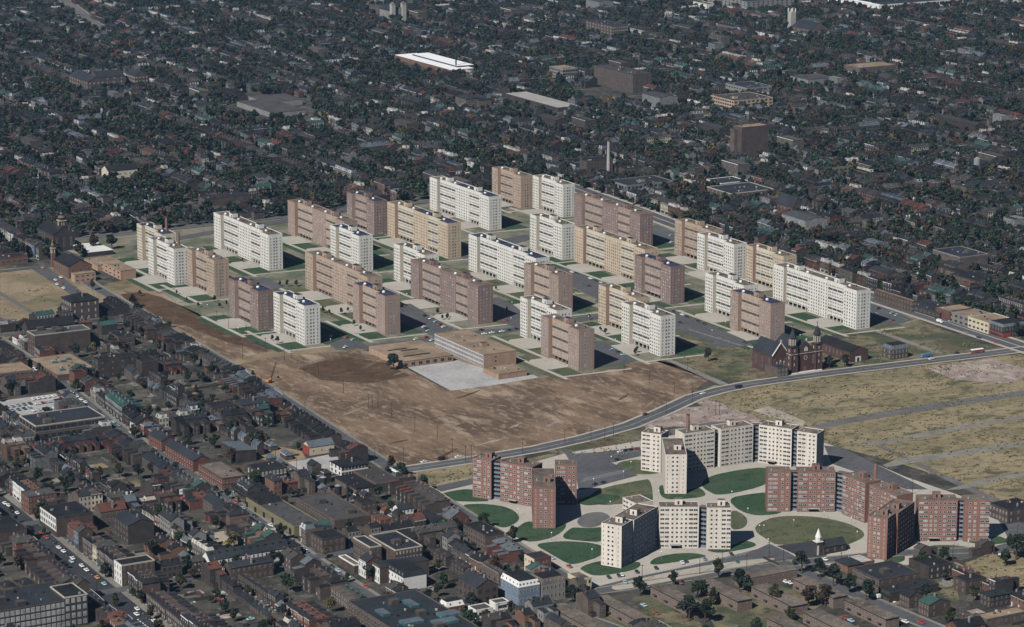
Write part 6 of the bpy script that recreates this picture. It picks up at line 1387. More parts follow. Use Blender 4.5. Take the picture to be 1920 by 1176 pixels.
# trees one can point at
for lb, q, h, k, wd in [
    ('large bushy tree standing alone at the gravel yard corner of the school', (738, 694), 13, 'dusky grey-green', 1.15), ('round tree at the traffic island corner of the lower flats', (1200, 1118), 12, 'dark green', 1), ('tree between flats and island at their upper left end', (1262, 1098), 9, 'olive', 1), ('dense tree behind the flats, left of the crosswise block', (1347, 1085), 12, 'olive', 1),
    ('tall tree at the end of the crosswise flats block', (1386, 1110), 14, 'dark green', 1), ('tree right of the tall tree by the crosswise flats', (1402, 1112), 11, 'dark green', 1), ('bushy tree in the garden below the first flats block', (1292, 1165), 15, 'dark green', 1.2), ('second bushy tree in the garden below the flats', (1322, 1168), 14, 'dark green', 1.1), ('green tree between two flats blocks', (1308, 1122), 11, 'mid green', 1.2), ('slim olive tree beside the second flats block', (1337, 1135), 11, 'olive', .9),
    ('big tree at the end of the crosswise flats near the lot', (1503, 1076), 14, 'dark green', 1.1), ('tree in the row before the chapel', (1537, 1086), 13, 'dark green', 1), ('big tree in the street row nearest the parish house', (1562, 1100), 14, 'dark green', 1.15), ('street tree beside the depot front', (1592, 1112), 12, 'dark green', 1), ('street tree nearest the white van by the depot', (1624, 1126), 13, 'dark green', 1.05), ('rust tinged tree among the flats at the bottom', (1515, 1138), 13, 'rust brown', 1.1), ('rust tinged tree beside the flats below the chapel', (1547, 1137), 13, 'rust brown', 1.1), ('tall tree at the bottom left end of the lower flats', (1453, 1137), 13, 'olive', 1), ('olive tree at the bottom edge below the flats', (1480, 1165), 9, 'olive', 1),
    ('dark tree in front of the grey stone mansard house', (1073, 1130), 11, 'dusky grey-green', 1), ('bushy tree before the blue-grey mansard house', (1003, 1160), 13, 'dark green', 1.1), ('small tree before the white storefronts at the bottom', (958, 1155), 9, 'olive', 1), ('brownish tree at the corner of the huge factory', (912, 1168), 8, 'rust brown', 1), ('autumn brown tree behind the big brick villa', (927, 1078), 12, 'rust brown', 1), ('tree by the brick house near the lower right lawn', (1727, 1068), 11, 'mid green', 1), ('dark tree clump at the right edge below the red towers', (1905, 1050), 16, 'dark green', 1.3), ('second dark tree at the right edge below the red towers', (1885, 1062), 11, 'mid green', 1.2), ('small tree in the weeds by the broken white stair', (1772, 1090), 7, 'olive', 1.2),
    ('tree behind the church with twin steeples', (1428, 670), 9, 'dark green', .9), ('dark tree beside the twin steeples church porch', (1555, 690), 10, 'dusky grey-green', 1.1), ('round dark tree in front of the red brick hall', (1583, 688), 10, 'dark green', 1.1), ('bushy lone tree in the rough grass beyond the looping car park', (1328, 678), 11, 'dusky grey-green', .8), ('large tree left of the cream slab at the far left corner', (175, 470), 15, 'rust brown', 1), ('large dark tree in front of the left churchyard', (210, 468), 14, 'dark green', 1.1), ('bare brownish tree behind the hipped brick house on the tan field', (173, 545), 10, 'rust brown', .8),
    ('leafy tree behind the red brick corner shop on shop street', (122, 925), 12, 'mid green', 1.2), ('tree in the yards below the dormered white terrace', (538, 1112), 12, 'mid green', 1.1), ('yellowing tree left of the huge bottom factory', (622, 1150), 10, 'golden', 1), ('tree between the works and the brick school', (655, 1002), 10, 'dark green', 1), ('small rusty conifer-shaped tree by the foundry door', (708, 935), 8, 'rust brown', .7), ('dark tree behind the red and brown terrace', (355, 835), 9, 'dark green', 1), ('tree by the small courtyard behind the shop street', (336, 1020), 8, 'mid green', 1), ('tree in the lot beside the gravel car lot', (20, 742), 12, 'dark green', 1.2)]:
    tree(lb, *W(*q), h, k, 'trees one by one', wd); keep(W(*q)[0] - 1, W(*q)[1] - 1, W(*q)[0] + 1, W(*q)[1] + 1, .5)
# young trees on the estate
YG = 'young trees on the estate lawns'
i = 0
for q in [(331, 553), (262, 556), (350, 566), (372, 577), (402, 566), (412, 578), (425, 574), (455, 492), (525, 538), (538, 538), (556, 538), (605, 588), (618, 590), (640, 590), (652, 585), (664, 612), (676, 622), (510, 640), (520, 645), (773, 560), (782, 565), (820, 590), (830, 600), (838, 600), (893, 610), (930, 545), (1126, 622), (1135, 628), (1194, 662), (1190, 668), (1328, 587), (840, 596), (950, 585), (497, 605), (690, 614), (1105, 600)]:
    x, y = W(*q)
    if not free(x - 2, y - 2, x + 2, y + 2): continue
    best = min(range(33), key=lambda j: abs(SLABS[j][0] - x) + abs(SLABS[j][1] + SLABS[j][2] / 2 - y))
    tree(f"{'small' if i % 2 else 'slim'} young tree on the lawns, {nth(i)} counting across the estate from the left", x, y, rt_.uniform(4, 6.5), rt_.choice(['dark green', 'mid green', 'rust brown']), YG, .8); i += 1
# yard trees of the old quarter and the far city
CAND = []
def scatter(x0, x1, y0, y1, step, dens, r):
    y = y0
    while y < y1:
        x = x0
        while x < x1:
            if r.random() < dens:
                xx, yy = x + r.uniform(0, step) - OX, y + r.uniform(0, step) - OY
                p = PX(xx, yy, 4)
                if -30 < p[0] < 1950 and -20 < p[1] < 1200 and buildable(xx, yy) and free(xx - .8, yy - .8, xx + .8, yy + .8): CAND.append((math.hypot(xx + OX, yy + OY), xx, yy))
            x += step
        y += step
scatter(440, 860, 1180, 2330, 13, .36, rt_)
scatter(960, 1100, 1150, 1330, 12, .25, rt_)
scatter(300, 1440, 2345, 4500, 8.5, .64, rt_)
scatter(1425, 3400, 1100, 4500, 8.5, .64, rt_)
CAND.sort()
used = 36 + 42
NT = 300 - used
def zone(x, y):
    X, Y = x + OX, y + OY
    if X > 1425: return 'behind the avenue at right'
    if Y > 2335: return 'in the streets beyond the estate'
    if X > 900: return 'in the lower right lots'
    b = max([a for a in ys if a <= Y] or [1180]); c = 'left of shop street' if X < 590 else ('between shop street and mid street' if X < 720 else 'between mid street and field road')
    return f"{c}, {BLK.get(b, 'sixth block')}"
cnt = {}; arrs = []
FT = {}
for k in LEAF:
    for j in range(2): FT[(k, j)] = crown_arrays(k, 150, 100 + sorted(LEAF).index(k) * 4 + j, .85)
MT = crown_arrays('dark green', 90, 77, 1.0)
for i, (d, x, y) in enumerate(CAND):
    kind = rt_.choices(KN, [5, 4, 3, 2, 4, .25])[0]
    h = rt_.uniform(5, 11.5) if y + OY < 2335 and x + OX < 1400 else rt_.uniform(6.5, 13.5)
    wd = rt_.uniform(.85, 1.25)
    if i < NT:
        z = zone(x, y); n = cnt.get(z, 0); cnt[z] = n + 1
        tree(f"{kind} tree, {nth(n)} from the camera, {z}", x, y, h, kind, 'yard trees', wd)
    else:
        V, Lp, Lt, C = FT[(kind, rt_.randrange(2))]; a = rt_.uniform(0, 6.28); c, s = math.cos(a), math.sin(a); q = h / 9
        T = np.empty_like(V); T[:, 0] = x + (V[:, 0] * c - V[:, 1] * s) * q * wd; T[:, 1] = y + (V[:, 0] * s + V[:, 1] * c) * q * wd; T[:, 2] = V[:, 2] * q
        arrs.append((T, Lp, Lt, C))
if arrs:
    me = joined('far_trees', arrs); me.materials.append(MAT['leaf_colours']); o = link('far_trees', me); tag(o, 'dusky trees crowding the yards of the wide city beyond the estate', 'trees', kind='stuff'); print('far trees', len(arrs))

# weeds and brush on the empty lots
arrs = []; wt = [crown_arrays(k, 45, 300 + i, 1.5) for i, k in enumerate(['olive', 'dusky grey-green', 'rust brown', 'mid green', 'golden'])]
LOTP = [[(1290, 745), (1400, 728), (1560, 706), (1925, 662), (1925, 940), (1880, 950), (1690, 870), (1560, 835), (1440, 790)], [(1215, 672), (1440, 640), (1560, 640), (1640, 620), (1720, 600), (1860, 652), (1560, 692), (1400, 714), (1330, 712)], [(1010, 846), (1180, 802), (1210, 850), (1150, 868), (1050, 850)], [(745, 884), (880, 866), (895, 900), (815, 915)], [(1800, 1060), (1900, 1020), (1925, 1040), (1925, 1120), (1850, 1110)], [(1230, 790), (1330, 752), (1420, 780), (1420, 800)], [(0, 512), (118, 500), (200, 545), (120, 570), (60, 600), (0, 640)], [(1700, 1090), (1790, 1085), (1800, 1130), (1720, 1120)]]
for P_, nn in zip(LOTP, (2600, 900, 400, 150, 200, 120, 260, 90)):
    xs = [p[0] for p in P_]; ysx = [p[1] for p in P_]; cl = [(rt_.uniform(min(xs), max(xs)), rt_.uniform(min(ysx), max(ysx))) for _ in range(max(3, nn // 22))]
    for i in range(nn):
        if rt_.random() < .6: c0 = rt_.choice(cl); px, py = c0[0] + rt_.gauss(0, 16), c0[1] + rt_.gauss(0, 3.5)
        else: px, py = rt_.uniform(min(xs), max(xs)), rt_.uniform(min(ysx), max(ysx))
        if not inpoly(px, py, P_): continue
        x, y = W(px, py)
        if not free(x - .5, y - .5, x + .5, y + .5): continue
        if min(abs(y - (line_y - OY)) for line_y in [1e9] + [CURVE_Y(x + OX)]) < 10: continue
        V, Lp, Lt, C = rt_.choice(wt); q = rt_.uniform(.06, .14); T = V * np.array([q * 1.6, q * 1.6, q], np.float32); T[:, 2] -= 3.0 * q; T[:, 0] += x; T[:, 1] += y; arrs.append((T, Lp, Lt, C * np.array([3.2, 2.7, 2.1, 1], np.float32)))
me = joined('weeds', arrs); me.materials.append(MAT['leaf_colours']); o = link('weeds', me); tag(o, 'weeds and low brush scattered over the dry empty lots', 'weeds', kind='stuff')

# ---------------------------------------------------------------- vehicles
WHEEL = M()
for s in (0,):
    n = 12; a = [WHEEL.P((.34 * math.cos(2 * math.pi * i / n), -.11, .34 * math.sin(2 * math.pi * i / n))) for i in range(n)]; b_ = [WHEEL.P((.34 * math.cos(2 * math.pi * i / n), .11, .34 * math.sin(2 * math.pi * i / n))) for i in range(n)]
    for i in range(n): j = (i + 1) % n; WHEEL.f.append([a[i], a[j], b_[j], b_[i]]); WHEEL.k.append('tyre')
    WHEEL.f.append(a[::-1]); WHEEL.k.append('chrome'); WHEEL.f.append(b_); WHEEL.k.append('chrome')
WHEELM = WHEEL.mesh('wheel')
def loft(b, secs, k, caps=True):
    """sections: (x, [(y, z)...]) joined along x"""
    I = [[b.P((x, y, z)) for y, z in ring] for x, ring in secs]; n = len(secs[0][1])
    for A, B in zip(I, I[1:]):
        for i in range(n): j = (i + 1) % n; b.f.append([A[i], A[j], B[j], B[i]]); b.k.append(k)
    b.f.append(I[0][::-1]); b.k.append(k); b.f.append(I[-1]); b.k.append(k)
def ring(hw, z0, z1, ch=.12): return [(-hw, z0), (hw, z0), (hw, z1 - ch), (hw - ch, z1), (-hw + ch, z1), (-hw, z1 - ch)]
CARP = {}
def car_proto(colour):
    if colour in CARP: return CARP[colour]
    k = 'car_' + colour; rk = k if colour not in ('blue', 'red', 'teal') else rt_.choice([k, 'car_white'])
    b = M(); loft(b, [(-2.5, ring(.82, .42, .72)), (-2.3, ring(.92, .3, .86)), (-1.5, ring(.94, .25, .95)), (0, ring(.95, .25, .97)), (1.2, ring(.94, .25, .95)), (2.2, ring(.9, .3, .88)), (2.5, ring(.8, .42, .74))], k)
    b.box(-2.56, -.85, .38, -2.46, .85, .52, 'chrome', bottom=True); b.box(2.46, -.85, .38, 2.56, .85, .52, 'chrome', bottom=True)
    g = M(); loft(g, [(-1.55, ring(.74, .92, .97, .02)), (-.95, ring(.70, .92, 1.40, .06)), (.55, ring(.70, .92, 1.42, .06)), (1.15, ring(.74, .92, .97, .02))], 'pane')
    r = M(); loft(r, [(-1.0, ring(.68, 1.40, 1.44, .02)), (-.7, ring(.70, 1.40, 1.53, .06)), (.3, ring(.70, 1.40, 1.55, .06)), (.62, ring(.68, 1.40, 1.45, .02))], rk)
    CARP[colour] = (b.mesh('body'), g.mesh('windows'), r.mesh('car_roof')); return CARP[colour]
CG = 'parked and moving cars'; CARN = [0]
LAB = set()
def car(colour, q, heading, label, z=.32):
    x, y = W(*q, z); ang = {'y': math.pi / 2, 'x': 0.0}.get(heading, heading if not isinstance(heading, str) else 0)
    if isinstance(heading, (int, float)): ang = rad(heading)
    t = thing('car', label, 'car', (x, y, z), ang + rt_.uniform(-.04, .04), CG)
    b, g, r = car_proto(colour); link('body', b, t); link('windows', g, t); link('car_roof', r, t)
    for sx in (-1.55, 1.5):
        for sy in (-.86, .86): link('wheel', WHEELM, t, (sx, sy, .34))
    CARN[0] += 1; return t
def cars(place, heading, L, z=.32, frm='from left'):
    for i, (c, x, y) in enumerate(L): car(c, (x, y), heading, f"{c if c != 'sky' else 'pale blue'} car, {nth(i)} {frm} {place}", z)
cars('along shop street', 'y', [('white', 9, 945), ('white', 16, 949), ('black', 23, 957), ('white', 32, 963), ('red', 78, 1000), ('red', 87.5, 1009), ('black', 100, 1017), ('white', 110, 1028), ('white', 119, 1035), ('black', 130, 1043), ('white', 136, 1048), ('white', 153, 1062), ('white', 162, 1070), ('black', 172, 1077), ('orange', 182, 1084), ('teal', 195, 1096), ('white', 257, 1143), ('black', 268, 1150), ('black', 280, 1161), ('white', 289, 1166), ('sky', 297, 1173)])
cars('on left half of shop street', 'y', [('white', 50, 995), ('sky', 134, 1054), ('teal', 166, 1109), ('white', 256, 1153)])
cars('parked on mid street above the factory', 'y', [('white', 62, 690), ('white', 68, 694), ('white', 74, 699), ('black', 117, 743), ('white', 134, 737), ('white', 144, 744), ('white', 132, 755), ('grey', 139, 760), ('white', 152, 750), ('white', 160, 755), ('black', 185, 772), ('teal', 213, 792), ('grey', 223, 798), ('cream', 246, 812)])
cars('on mid street beside the yellow sheds', 'y', [('green', 432, 938), ('red', 441, 942), ('teal', 455, 954), ('black', 477, 968), ('white', 507, 986), ('white', 524, 1001), ('green', 532, 1006), ('black', 548, 1017), ('sky', 557, 1022), ('blue', 567, 1029), ('blue', 574, 1035), ('black', 622, 1063), ('sky', 634, 1071), ('white', 652, 1082), ('red', 686, 1101)])
cars('at the crossing above the yellow sheds', 'y', [('teal', 377, 902), ('black', 398, 915)])
cars('on the cross street above the yellow sheds', 'x', [('teal', 439, 926), ('cream', 453, 928)])
cars('along the field road', 'y', [('blue', 262, 605), ('sky', 380, 674), ('white', 395, 682), ('white', 409, 690), ('teal', 468, 727), ('black', 757, 895), ('white', 765, 899), ('white', 813, 926), ('sky', 1035, 1047), ('red', 1067, 1063)])
cars('on the curving road', 10, [('white', 795, 867), ('white', 859, 858), ('black', 1210, 778), ('white', 1318, 739), ('white', 1746, 674), ('black', 1794, 663)])
cars('on the avenue', 'y', [('black', 1757, 598), ('blue', 1779, 605), ('grey', 1812, 625), ('black', 1835, 634), ('red', 1867, 643), ('red', 1650, 553), ('white', 1655, 556)])
cars('beside the red left church', 'y', [('orange', 80, 503), ('white', 104, 526), ('white', 107, 534), ('white', 114, 521), ('red', 115, 531), ('white', 119, 541)])
cars('in the lot by the blue roofed white slab', 25, [('red', 650, 634), ('sky', 662, 638), ('white', 648, 652)])
cars('behind the school', 20, [('white', 780, 637), ('white', 795, 614), ('black', 796, 593), ('black', 800, 617.5), ('red', 799, 633.5), ('teal', 803, 621), ('white', 808, 598), ('white', 810, 639), ('sky', 817, 604), ('red', 825, 609), ('white', 832, 614)])
cars('on the estate road right of the school', 'x', [('black', 903, 620), ('white', 908, 627), ('white', 922, 625), ('white', 941, 622.5), ('red', 950, 602), ('black', 955, 620), ('black', 968, 618)])
cars('along the upper car park strip', 'y', [('red', 757, 574), ('white', 1072, 511), ('black', 1081, 513.5), ('green', 1092, 534), ('black', 1104, 537), ('white', 1107, 523), ('black', 1117, 527), ('sky', 1127, 531)])
cars('in the looping car park', 'y', [('black', 1263, 585), ('black', 1275, 606), ('white', 1279, 591), ('black', 1288, 595), ('black', 1309, 603), ('black', 1320, 608), ('grey', 1350, 636), ('black', 1397, 643)])
cars('beside the slab nearest the camera', 'x', [('blue', 1148, 657), ('black', 1159, 661), ('teal', 1169, 666)])
cars('in the car park by the avenue', 20, [('white', 1642, 590), ('black', 1647, 580), ('teal', 1672, 588), ('red', 1673, 602), ('teal', 1681, 592), ('white', 1259, 455), ('sky', 1258, 442)])
cars('in the bays behind the red left tower', 15, [('black', 1115, 909), ('black', 1131, 906), ('black', 1157, 863), ('white', 1163, 848), ('black', 1173, 846), ('black', 1183, 844.5), ('red', 1193, 843)])
cars('in the long bottom car park', 70, [('black', 1141, 1083), ('black', 1160, 1080), ('white', 1166, 1079), ('teal', 1172, 1093), ('black', 1194, 1073), ('black', 1230, 1066), ('teal', 1266, 1075), ('white', 1279, 1056), ('black', 1286, 1053.5), ('teal', 1339, 1061), ('grey', 1321, 1049), ('cream', 1342, 1045), ('black', 1371, 1040), ('green', 1382, 1054)])
cars('among the brown roofed flats', 'y', [('teal', 1099, 1132), ('sky', 1207, 1136), ('red', 1230, 1151), ('red', 1275, 1094), ('white', 1472, 1092), ('white', 1480, 1094), ('white', 1546, 1050), ('red', 1583, 1159), ('sky', 1595, 1165), ('white', 1697, 1167), ('red', 1727, 1168), ('black', 1867, 1039), ('white', 1877, 1042)])
cars('in the gravel lot above the long factory, back row', 'y', [('white', 62 + i * 9.5, 749 - i * 1.4) for i in range(5)] + [('red', 112, 744)])
cars('in the gravel lot above the long factory, middle row', 'x', [(['white', 'red', 'cream', 'sky', 'white'][i % 5], 72 + i * 8, 758 - i * 1.2) for i in range(5)])
cars('in the gravel lot above the long factory, front row', 'y', [(['white', 'sky', 'white', 'teal', 'white', 'grey'][i % 6], 62 + i * 10, 771 - i * 1.4) for i in range(7)])
cars('in the shaded part of the gravel lot', 'y', [(['black', 'blue', 'grey', 'green'][i % 4], 12 + (i % 5) * 11, 764 + (i // 5) * 8 - (i % 5) * 1.6) for i in range(10)])
cars('in yards behind shop street', 'x', [('teal', 287, 1025), ('green', 303, 1027), ('sky', 207, 928), ('white', 280, 926), ('red', 296, 928), ('teal', 470, 1162), ('red', 410, 1126), ('red', 463, 1125), ('white', 252, 945)])
cars('in the industrial yard', 'x', [('white', 734, 959), ('sky', 741, 965), ('green', 706, 962), ('white', 450, 864)])
# buses and trucks
def bus(label, q, rz, top, low, L=11, z=.3, name='bus'):
    t = thing(name, label, name, (*W(*q, z), z), rad(rz)); h = L / 2
    b = M(); loft(b, [(-h, ring(1.05, .45, 1.5, .2)), (-h + .3, ring(1.22, .35, 1.6, .1)), (h - .3, ring(1.22, .35, 1.6, .1)), (h, ring(1.05, .45, 1.5, .2))], low); b.build('body', t)
    b = M(); loft(b, [(-h + .1, ring(1.1, 1.55, 2.4, .1)), (h - .1, ring(1.1, 1.55, 2.4, .1))], 'pane'); b.build('windows', t)
    b = M(); loft(b, [(-h, ring(1.0, 2.35, 2.6, .1)), (-h + .4, ring(1.22, 2.3, 2.95, .35)), (h - .4, ring(1.22, 2.3, 2.95, .35)), (h, ring(1.0, 2.35, 2.6, .1))], top); b.build('bus_roof', t)
    for sx in (-h * .6, h * .6):
        for sy in (-1.1, 1.1): o = link('wheel', WHEELM, t, (sx, sy, .48)); o.scale = (1.4, 1.4, 1.4)
    return t
bus('pale green and white bus on the field road by the curving road', (737, 888), 92, 'car_white', 'car_green')
bus('red bus with white roof on the curving road near the avenue', (1832, 661), 178, 'car_white', 'car_red')
bus('white and orange bus standing by the cream corner shop at the bottom', (1104, 1117), 5, 'car_white', 'car_orange', 8)
bus('cream bus on the old cross street above the metal roofed warehouse', (421, 793), 2, 'car_cream', 'car_cream', 7)
def truck(label, q, rz, cab, box, z=.3, L=6.5, h=2.6):
    t = thing('truck', label, 'truck', (*W(*q, z), z), rad(rz))
    b = M(); loft(b, [(L * .5 - 1.9, ring(1.0, .5, 2.3, .1)), (L * .5 - .9, ring(1.0, .5, 2.3, .15)), (L * .5 - .5, ring(.95, .5, 1.4, .1)), (L * .5, ring(.85, .5, 1.25, .1))], cab); b.build('cab', t)
    b = M(); b.box(L * .5 - .9, -.85, 1.45, L * .5 - .6, .85, 2.1, 'pane'); b.build('windscreen', t)
    b = M(); b.box(-L * .5, -1.15, .8, L * .5 - 2.05, 1.15, h, box, bottom=True); b.build('load_box', t)
    for sx in (-L * .3, L * .34):
        for sy in (-.95, .95): o = link('wheel', WHEELM, t, (sx, sy, .45)); o.scale = (1.32,) * 3
truck('blue truck with long body on the curving road below the mansard house', (1738, 670), 6, 'car_blue', 'car_blue', L=11, h=3)
truck('red truck with dark load on the curving road by the brown field', (830, 863), 3, 'car_red', 'iron_black')
truck('black van on the curving road above the large white tower', (1386, 728), 4, 'car_black', 'car_black', L=6)
truck('white truck on the avenue beside the red brick shop', (1762, 605), -88, 'car_white', 'car_white', L=6)
truck('red truck under the white billboard at the dark corner', (350, 938), 3, 'car_red', 'car_red', L=7)
truck('white van beside the street tree at the depot', (1643, 1121), 92, 'car_white', 'car_white', L=5.5)
truck('yellow-orange truck in the yard under the dark windowed warehouse', (274, 716), 15, 'car_orange', 'car_orange', L=5.5, h=2.2)
# crane on the bare field
t = thing('crane', 'orange crawler crane with raised boom on the bare brown field', 'crane', (*W(505, 718), .05), .4)
p = M(); p.box(-2.2, -1.6, 0, 2.2, -1.0, .9, 'iron_black'); p.box(-2.2, 1.0, 0, 2.2, 1.6, .9, 'iron_black'); p.box(-1.2, -1, .4, 1.2, 1, 1, 'iron_black'); p.build('tracks', t)
p = M(); p.box(-2.6, -1.4, 1.0, 1.4, 1.4, 2.6, 'car_orange'); p.box(.2, -1.4, 2.6, 1.4, -.2, 3.3, 'car_orange'); p.build('cab', t)
p = M()
for s in (-.45, .45):
    p.bar((1.4, s, 1.6), (7.5, s, 13.5), .1, 'iron_black'); p.bar((1.4, s, 2.3), (7.5, s, 13.6), .08, 'iron_black')
for i in range(9): u = i / 9; p.bar((1.4 + 6.1 * u, -.45, 1.6 + 11.9 * u), (1.4 + 6.1 * (u + .11), .45, 1.6 + 11.9 * (u + .11)), .06, 'iron_black')
p.bar((7.5, 0, 13.5), (9.8, 0, 3.0), .04, 'iron_black'); p.box(9.3, -.6, 1.6, 10.3, .6, 3.0, 'iron_black', bottom=True); p.bar((-2.4, 0, 2.6), (7.5, 0, 13.6), .04, 'iron_black'); p.build('boom', t)
for lb, q, k in (('yellow bulldozer beside the orange crane', (484, 712), 'car_orange'), ('dark bulldozer behind the orange crane', (488, 724), 'iron_black')):
    t = thing('bulldozer', lb, 'bulldozer', (*W(*q), .05), 2.6); p = M(); p.box(-1.5, -1.1, 0, 1.5, -.6, .8, 'iron_black'); p.box(-1.5, .6, 0, 1.5, 1.1, .8, 'iron_black'); p.build('tracks', t); p = M(); p.box(-1.4, -.6, .4, 1.3, .6, 1.4, k); p.box(-1.3, -.55, 1.4, -.2, .55, 2.2, k); p.build('body', t); p = M(); p.box(1.7, -1.5, .1, 1.9, 1.5, 1.1, 'metal_grey', bottom=True); p.build('blade', t)

# ---------------------------------------------------------------- poles and lamps
p = M(); p.cyl(0, 0, 0, 10.5, .2, .13, 'pole_wood', 7); POLEM = p.mesh('post')
p = M(); p.box(-1.2, -.08, 9.6, 1.2, .08, 9.8, 'pole_wood', bottom=True)
for s in (-1, -.5, .5, 1): p.box(s - .05, -.05, 9.8, s + .05, .05, 10.0, 'plaster')
ARMM = p.mesh('crossarm')
def poles(place, L, frm='from left', gp='wooden utility poles'):
    for i, (x, y) in enumerate(L):
        t = thing('utility_pole', f"wooden utility pole, {nth(i)} {frm} {place}", 'utility pole', (*W(x, y), 0), rt_.uniform(-.2, .2), gp); s = rt_.uniform(.9, 1.08); t.scale = (1, 1, s)
        link('post', POLEM, t); link('crossarm', ARMM, t)
poles('in the bare brown field', [(407, 605), (429, 617), (455, 673), (462, 635), (498, 657), (533, 676), (546, 671), (570, 694), (572, 779), (597, 702), (621, 654), (644, 737), (691, 765), (698, 767), (703, 868), (709, 764), (734, 783), (757, 870), (778, 808), (820, 823), (848, 850), (873, 866), (884, 860)])
poles('along the curving road', [(980, 850), (1059, 834), (1108, 828), (1134, 827), (1150, 819), (1170, 700), (1217, 720), (1249, 775), (1264, 740), (1289, 698), (1298, 755), (1342, 778), (1349, 778)])
poles('along the bottom car park and flats', [(935, 1161), (1020, 1145), (1204, 1092), (1312, 1077), (1354, 1067), (1400, 1070), (1442, 1047), (1469, 1054), (1577, 1068), (1711, 927), (1786, 1054), (1851, 1044), (1907, 1017)])
poles('among the old streets at left', [(4, 640), (277, 738), (288, 728), (304, 749), (319, 738), (339, 770), (517, 865), (556, 890), (558, 913), (567, 912), (582, 910), (182, 1120), (220, 1150), (460, 788), (708, 962)])
p = M(); p.cyl(0, 0, 0, 4.6, .09, .07, 'metal_grey', 7); LPM = p.mesh('post')
p = M(); p.cyl(0, 0, 4.6, 4.75, .2, .2, 'metal_grey', 8); p.cyl(0, 0, 4.75, 5.1, .28, .38, 'globe', 10); p.cyl(0, 0, 5.1, 5.45, .38, .2, 'globe', 10); LGM = p.mesh('globe')
def lamps(place, L):
    for i, (x, y) in enumerate(L):
        t = thing('street_lamp', f"white globe lamp post, {nth(i)} from left {place}", 'street lamp', (*W(x, y), 0), 0, 'white globe lamp posts'); link('post', LPM, t); link('globe', LGM, t)
lamps('around the angled towers', [(972, 969), (1013, 889 + 85), (1034, 1014), (1110, 1045), (1144, 955), (1113, 912), (1146, 870), (1169, 898), (1183, 880), (1235, 935), (1240, 1050), (1260, 905), (1313, 905), (1345, 1020), (1372, 936), (1402, 968), (1424, 1000), (1432, 1000), (1440, 1026), (1488, 990), (1545, 975), (1596, 985), (1607, 1012), (1740, 1030), (1790, 1025), (1815, 1030)])
lamps('on the estate lawns', [(360, 560), (389, 583), (432, 590), (447, 627), (468, 506), (620, 648), (640, 520), (672, 640), (748, 560), (763, 562), (850, 620), (960, 578), (958, 608), (1000, 612), (1037, 622), (1080, 560), (1104, 605), (1154, 648), (1200, 575), (1308, 552), (1335, 631), (1360, 615), (1500, 640), (1553, 600), (1620, 585)])
# heaps
for lb, q, k, w in (('pile of yellow timber by the demolition site behind the white terrace', (435, 1017), 'timber_pile', 11), ('heap of pale rubble beside the ruined brick house', (372, 1000), 'rubble', 8), ('long heap of pale rubble behind the large white tower', (1462, 778), 'rubble', 14), ('white rubble heap in the pink cleared patch by the avenue', (1850, 688), 'rubble', 10), ('heap of broken bricks near the cross street', (335, 800), 'pink_rubble', 9)):
    g = random.Random(len(lb)); p = M(); x0, y0 = W(*q)
    for i in range(70):
        a, e = g.gauss(0, w * .4), g.gauss(0, w * .3); s = g.uniform(.3, 1.1); zz = max(0, 1.6 * math.exp(-(a * a + e * e) / (w * w * .18)))
        p.frame(a, e, g.uniform(0, 3)); p.box(-s, -s * .5, 0, s, s * .5, zz * g.uniform(.6, 1) + .25, k)
    o = p.build('rubble_heap', None, (x0, y0, 0)); tag(o, lb, 'heap')

# ---------------------------------------------------------------- air, light, camera
hz = M(); hz.box(-6500, -2300, -1, 6500, 6500, 560, 'globe', bottom=True); ho = hz.build('haze'); ho['kind'] = 'stuff'; ho['label'] = 'thin bluish autumn haze over the city'; ho['category'] = 'haze'
hm = bpy.data.materials.new('haze'); hm.use_nodes = True; N = hm.node_tree.nodes; N.clear(); out = N.new('ShaderNodeOutputMaterial'); pv = N.new('ShaderNodeVolumePrincipled'); pv.inputs['Color'].default_value = (.38, .66, 1, 1); pv.inputs['Density'].default_value = HAZE; pv.inputs['Anisotropy'].default_value = .2
hm.node_tree.links.new(pv.outputs['Volume'], out.inputs['Volume']); ho.data.materials.clear(); ho.data.materials.append(hm)
w = bpy.data.worlds.new('World'); SC.world = w; w.use_nodes = True; N = w.node_tree.nodes
sky = N.new('ShaderNodeTexSky'); sky.sky_type = 'NISHITA'; sky.sun_disc = False
AZ, EL = rad(26.5), rad(41)
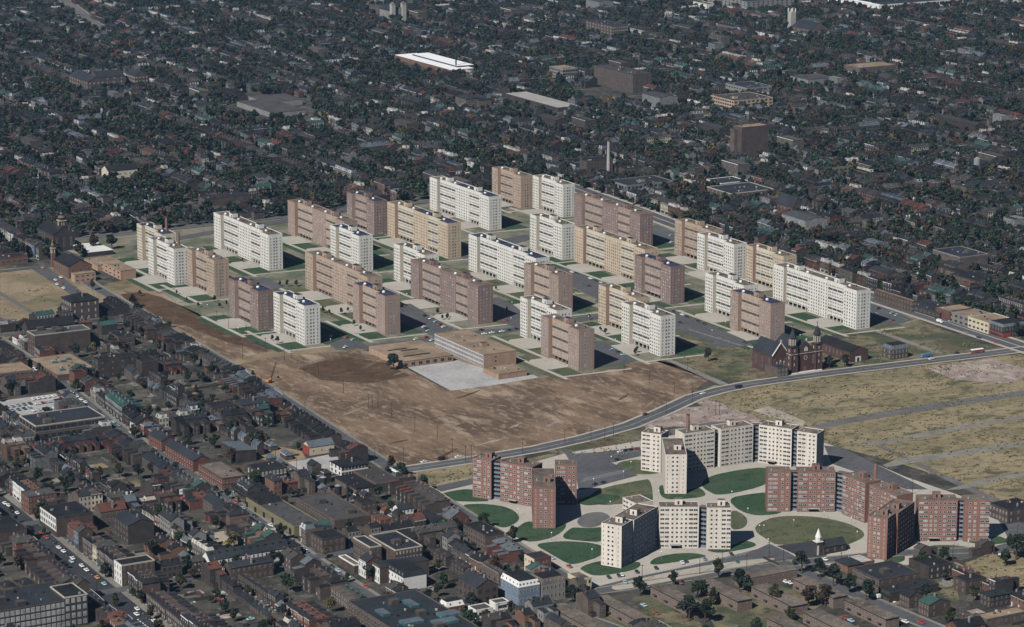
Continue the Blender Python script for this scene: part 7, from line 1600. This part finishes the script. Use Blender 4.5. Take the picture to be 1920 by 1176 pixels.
sv = (-math.cos(AZ) * math.cos(EL), -math.sin(AZ) * math.cos(EL), math.sin(EL))
sky.sun_elevation = EL; sky.sun_rotation = math.atan2(sv[0], sv[1]); sky.air_density = .6; sky.dust_density = .3; sky.ozone_density = 1; sky.altitude = 500
w.node_tree.links.new(sky.outputs['Color'], N['Background'].inputs['Color']); N['Background'].inputs['Strength'].default_value = SKY
ld = bpy.data.lights.new('sun', 'SUN'); ld.energy = SUN; ld.angle = rad(.53); ld.color = (1, .97, .925)
lo = link('sun', ld, None, (0, 0, 600))
from mathutils import Matrix, Vector
lo.rotation_euler = Vector(sv).to_track_quat('Z', 'Y').to_euler()
cam = bpy.data.cameras.new('camera'); co = link('camera', cam); cam.sensor_width = 36; cam.lens = F / 1920 * 36; cam.clip_start = 5; cam.clip_end = 30000
ct, st = math.cos(TH), math.sin(TH)
fw = Vector((SP * ct, CP * ct, -st)); rg = Vector((CP, -SP, 0)); dn = Vector((-SP * st, -CP * st, -ct))
r2 = rg * math.cos(RO) - dn * math.sin(RO); d2 = rg * math.sin(RO) + dn * math.cos(RO)
mt = Matrix.Identity(4)
for i in range(3): mt[i][0] = r2[i]; mt[i][1] = -d2[i]; mt[i][2] = -fw[i]; mt[i][3] = (-OX, -OY, HC)[i]
co.matrix_world = mt; SC.camera = co
vs = SC.view_settings; vs.view_transform = 'Standard'; vs.look = 'None'; vs.gamma = 1; vs.exposure = EXPO; vs.use_curve_mapping = False
SC.cycles.max_bounces = 5; SC.cycles.diffuse_bounces = 0; SC.cycles.glossy_bounces = 2; SC.cycles.volume_bounces = 0; SC.cycles.use_denoising = True
SC.cycles.caustics_reflective = False; SC.cycles.caustics_refractive = False
seen = {}
for o in SC.objects:
    if o.parent is None and o.get('label'):
        seen.setdefault(o['label'], []).append(o.name)
        if len(o['label'].split()) > 16 or len(o['label'].split()) < 4: print('LEN', len(o['label'].split()), o['label'])
for k, v in seen.items():
    if len(v) > 1: print('DUP', k, len(v))
print('objects', len(SC.objects), 'cars', CARN[0])
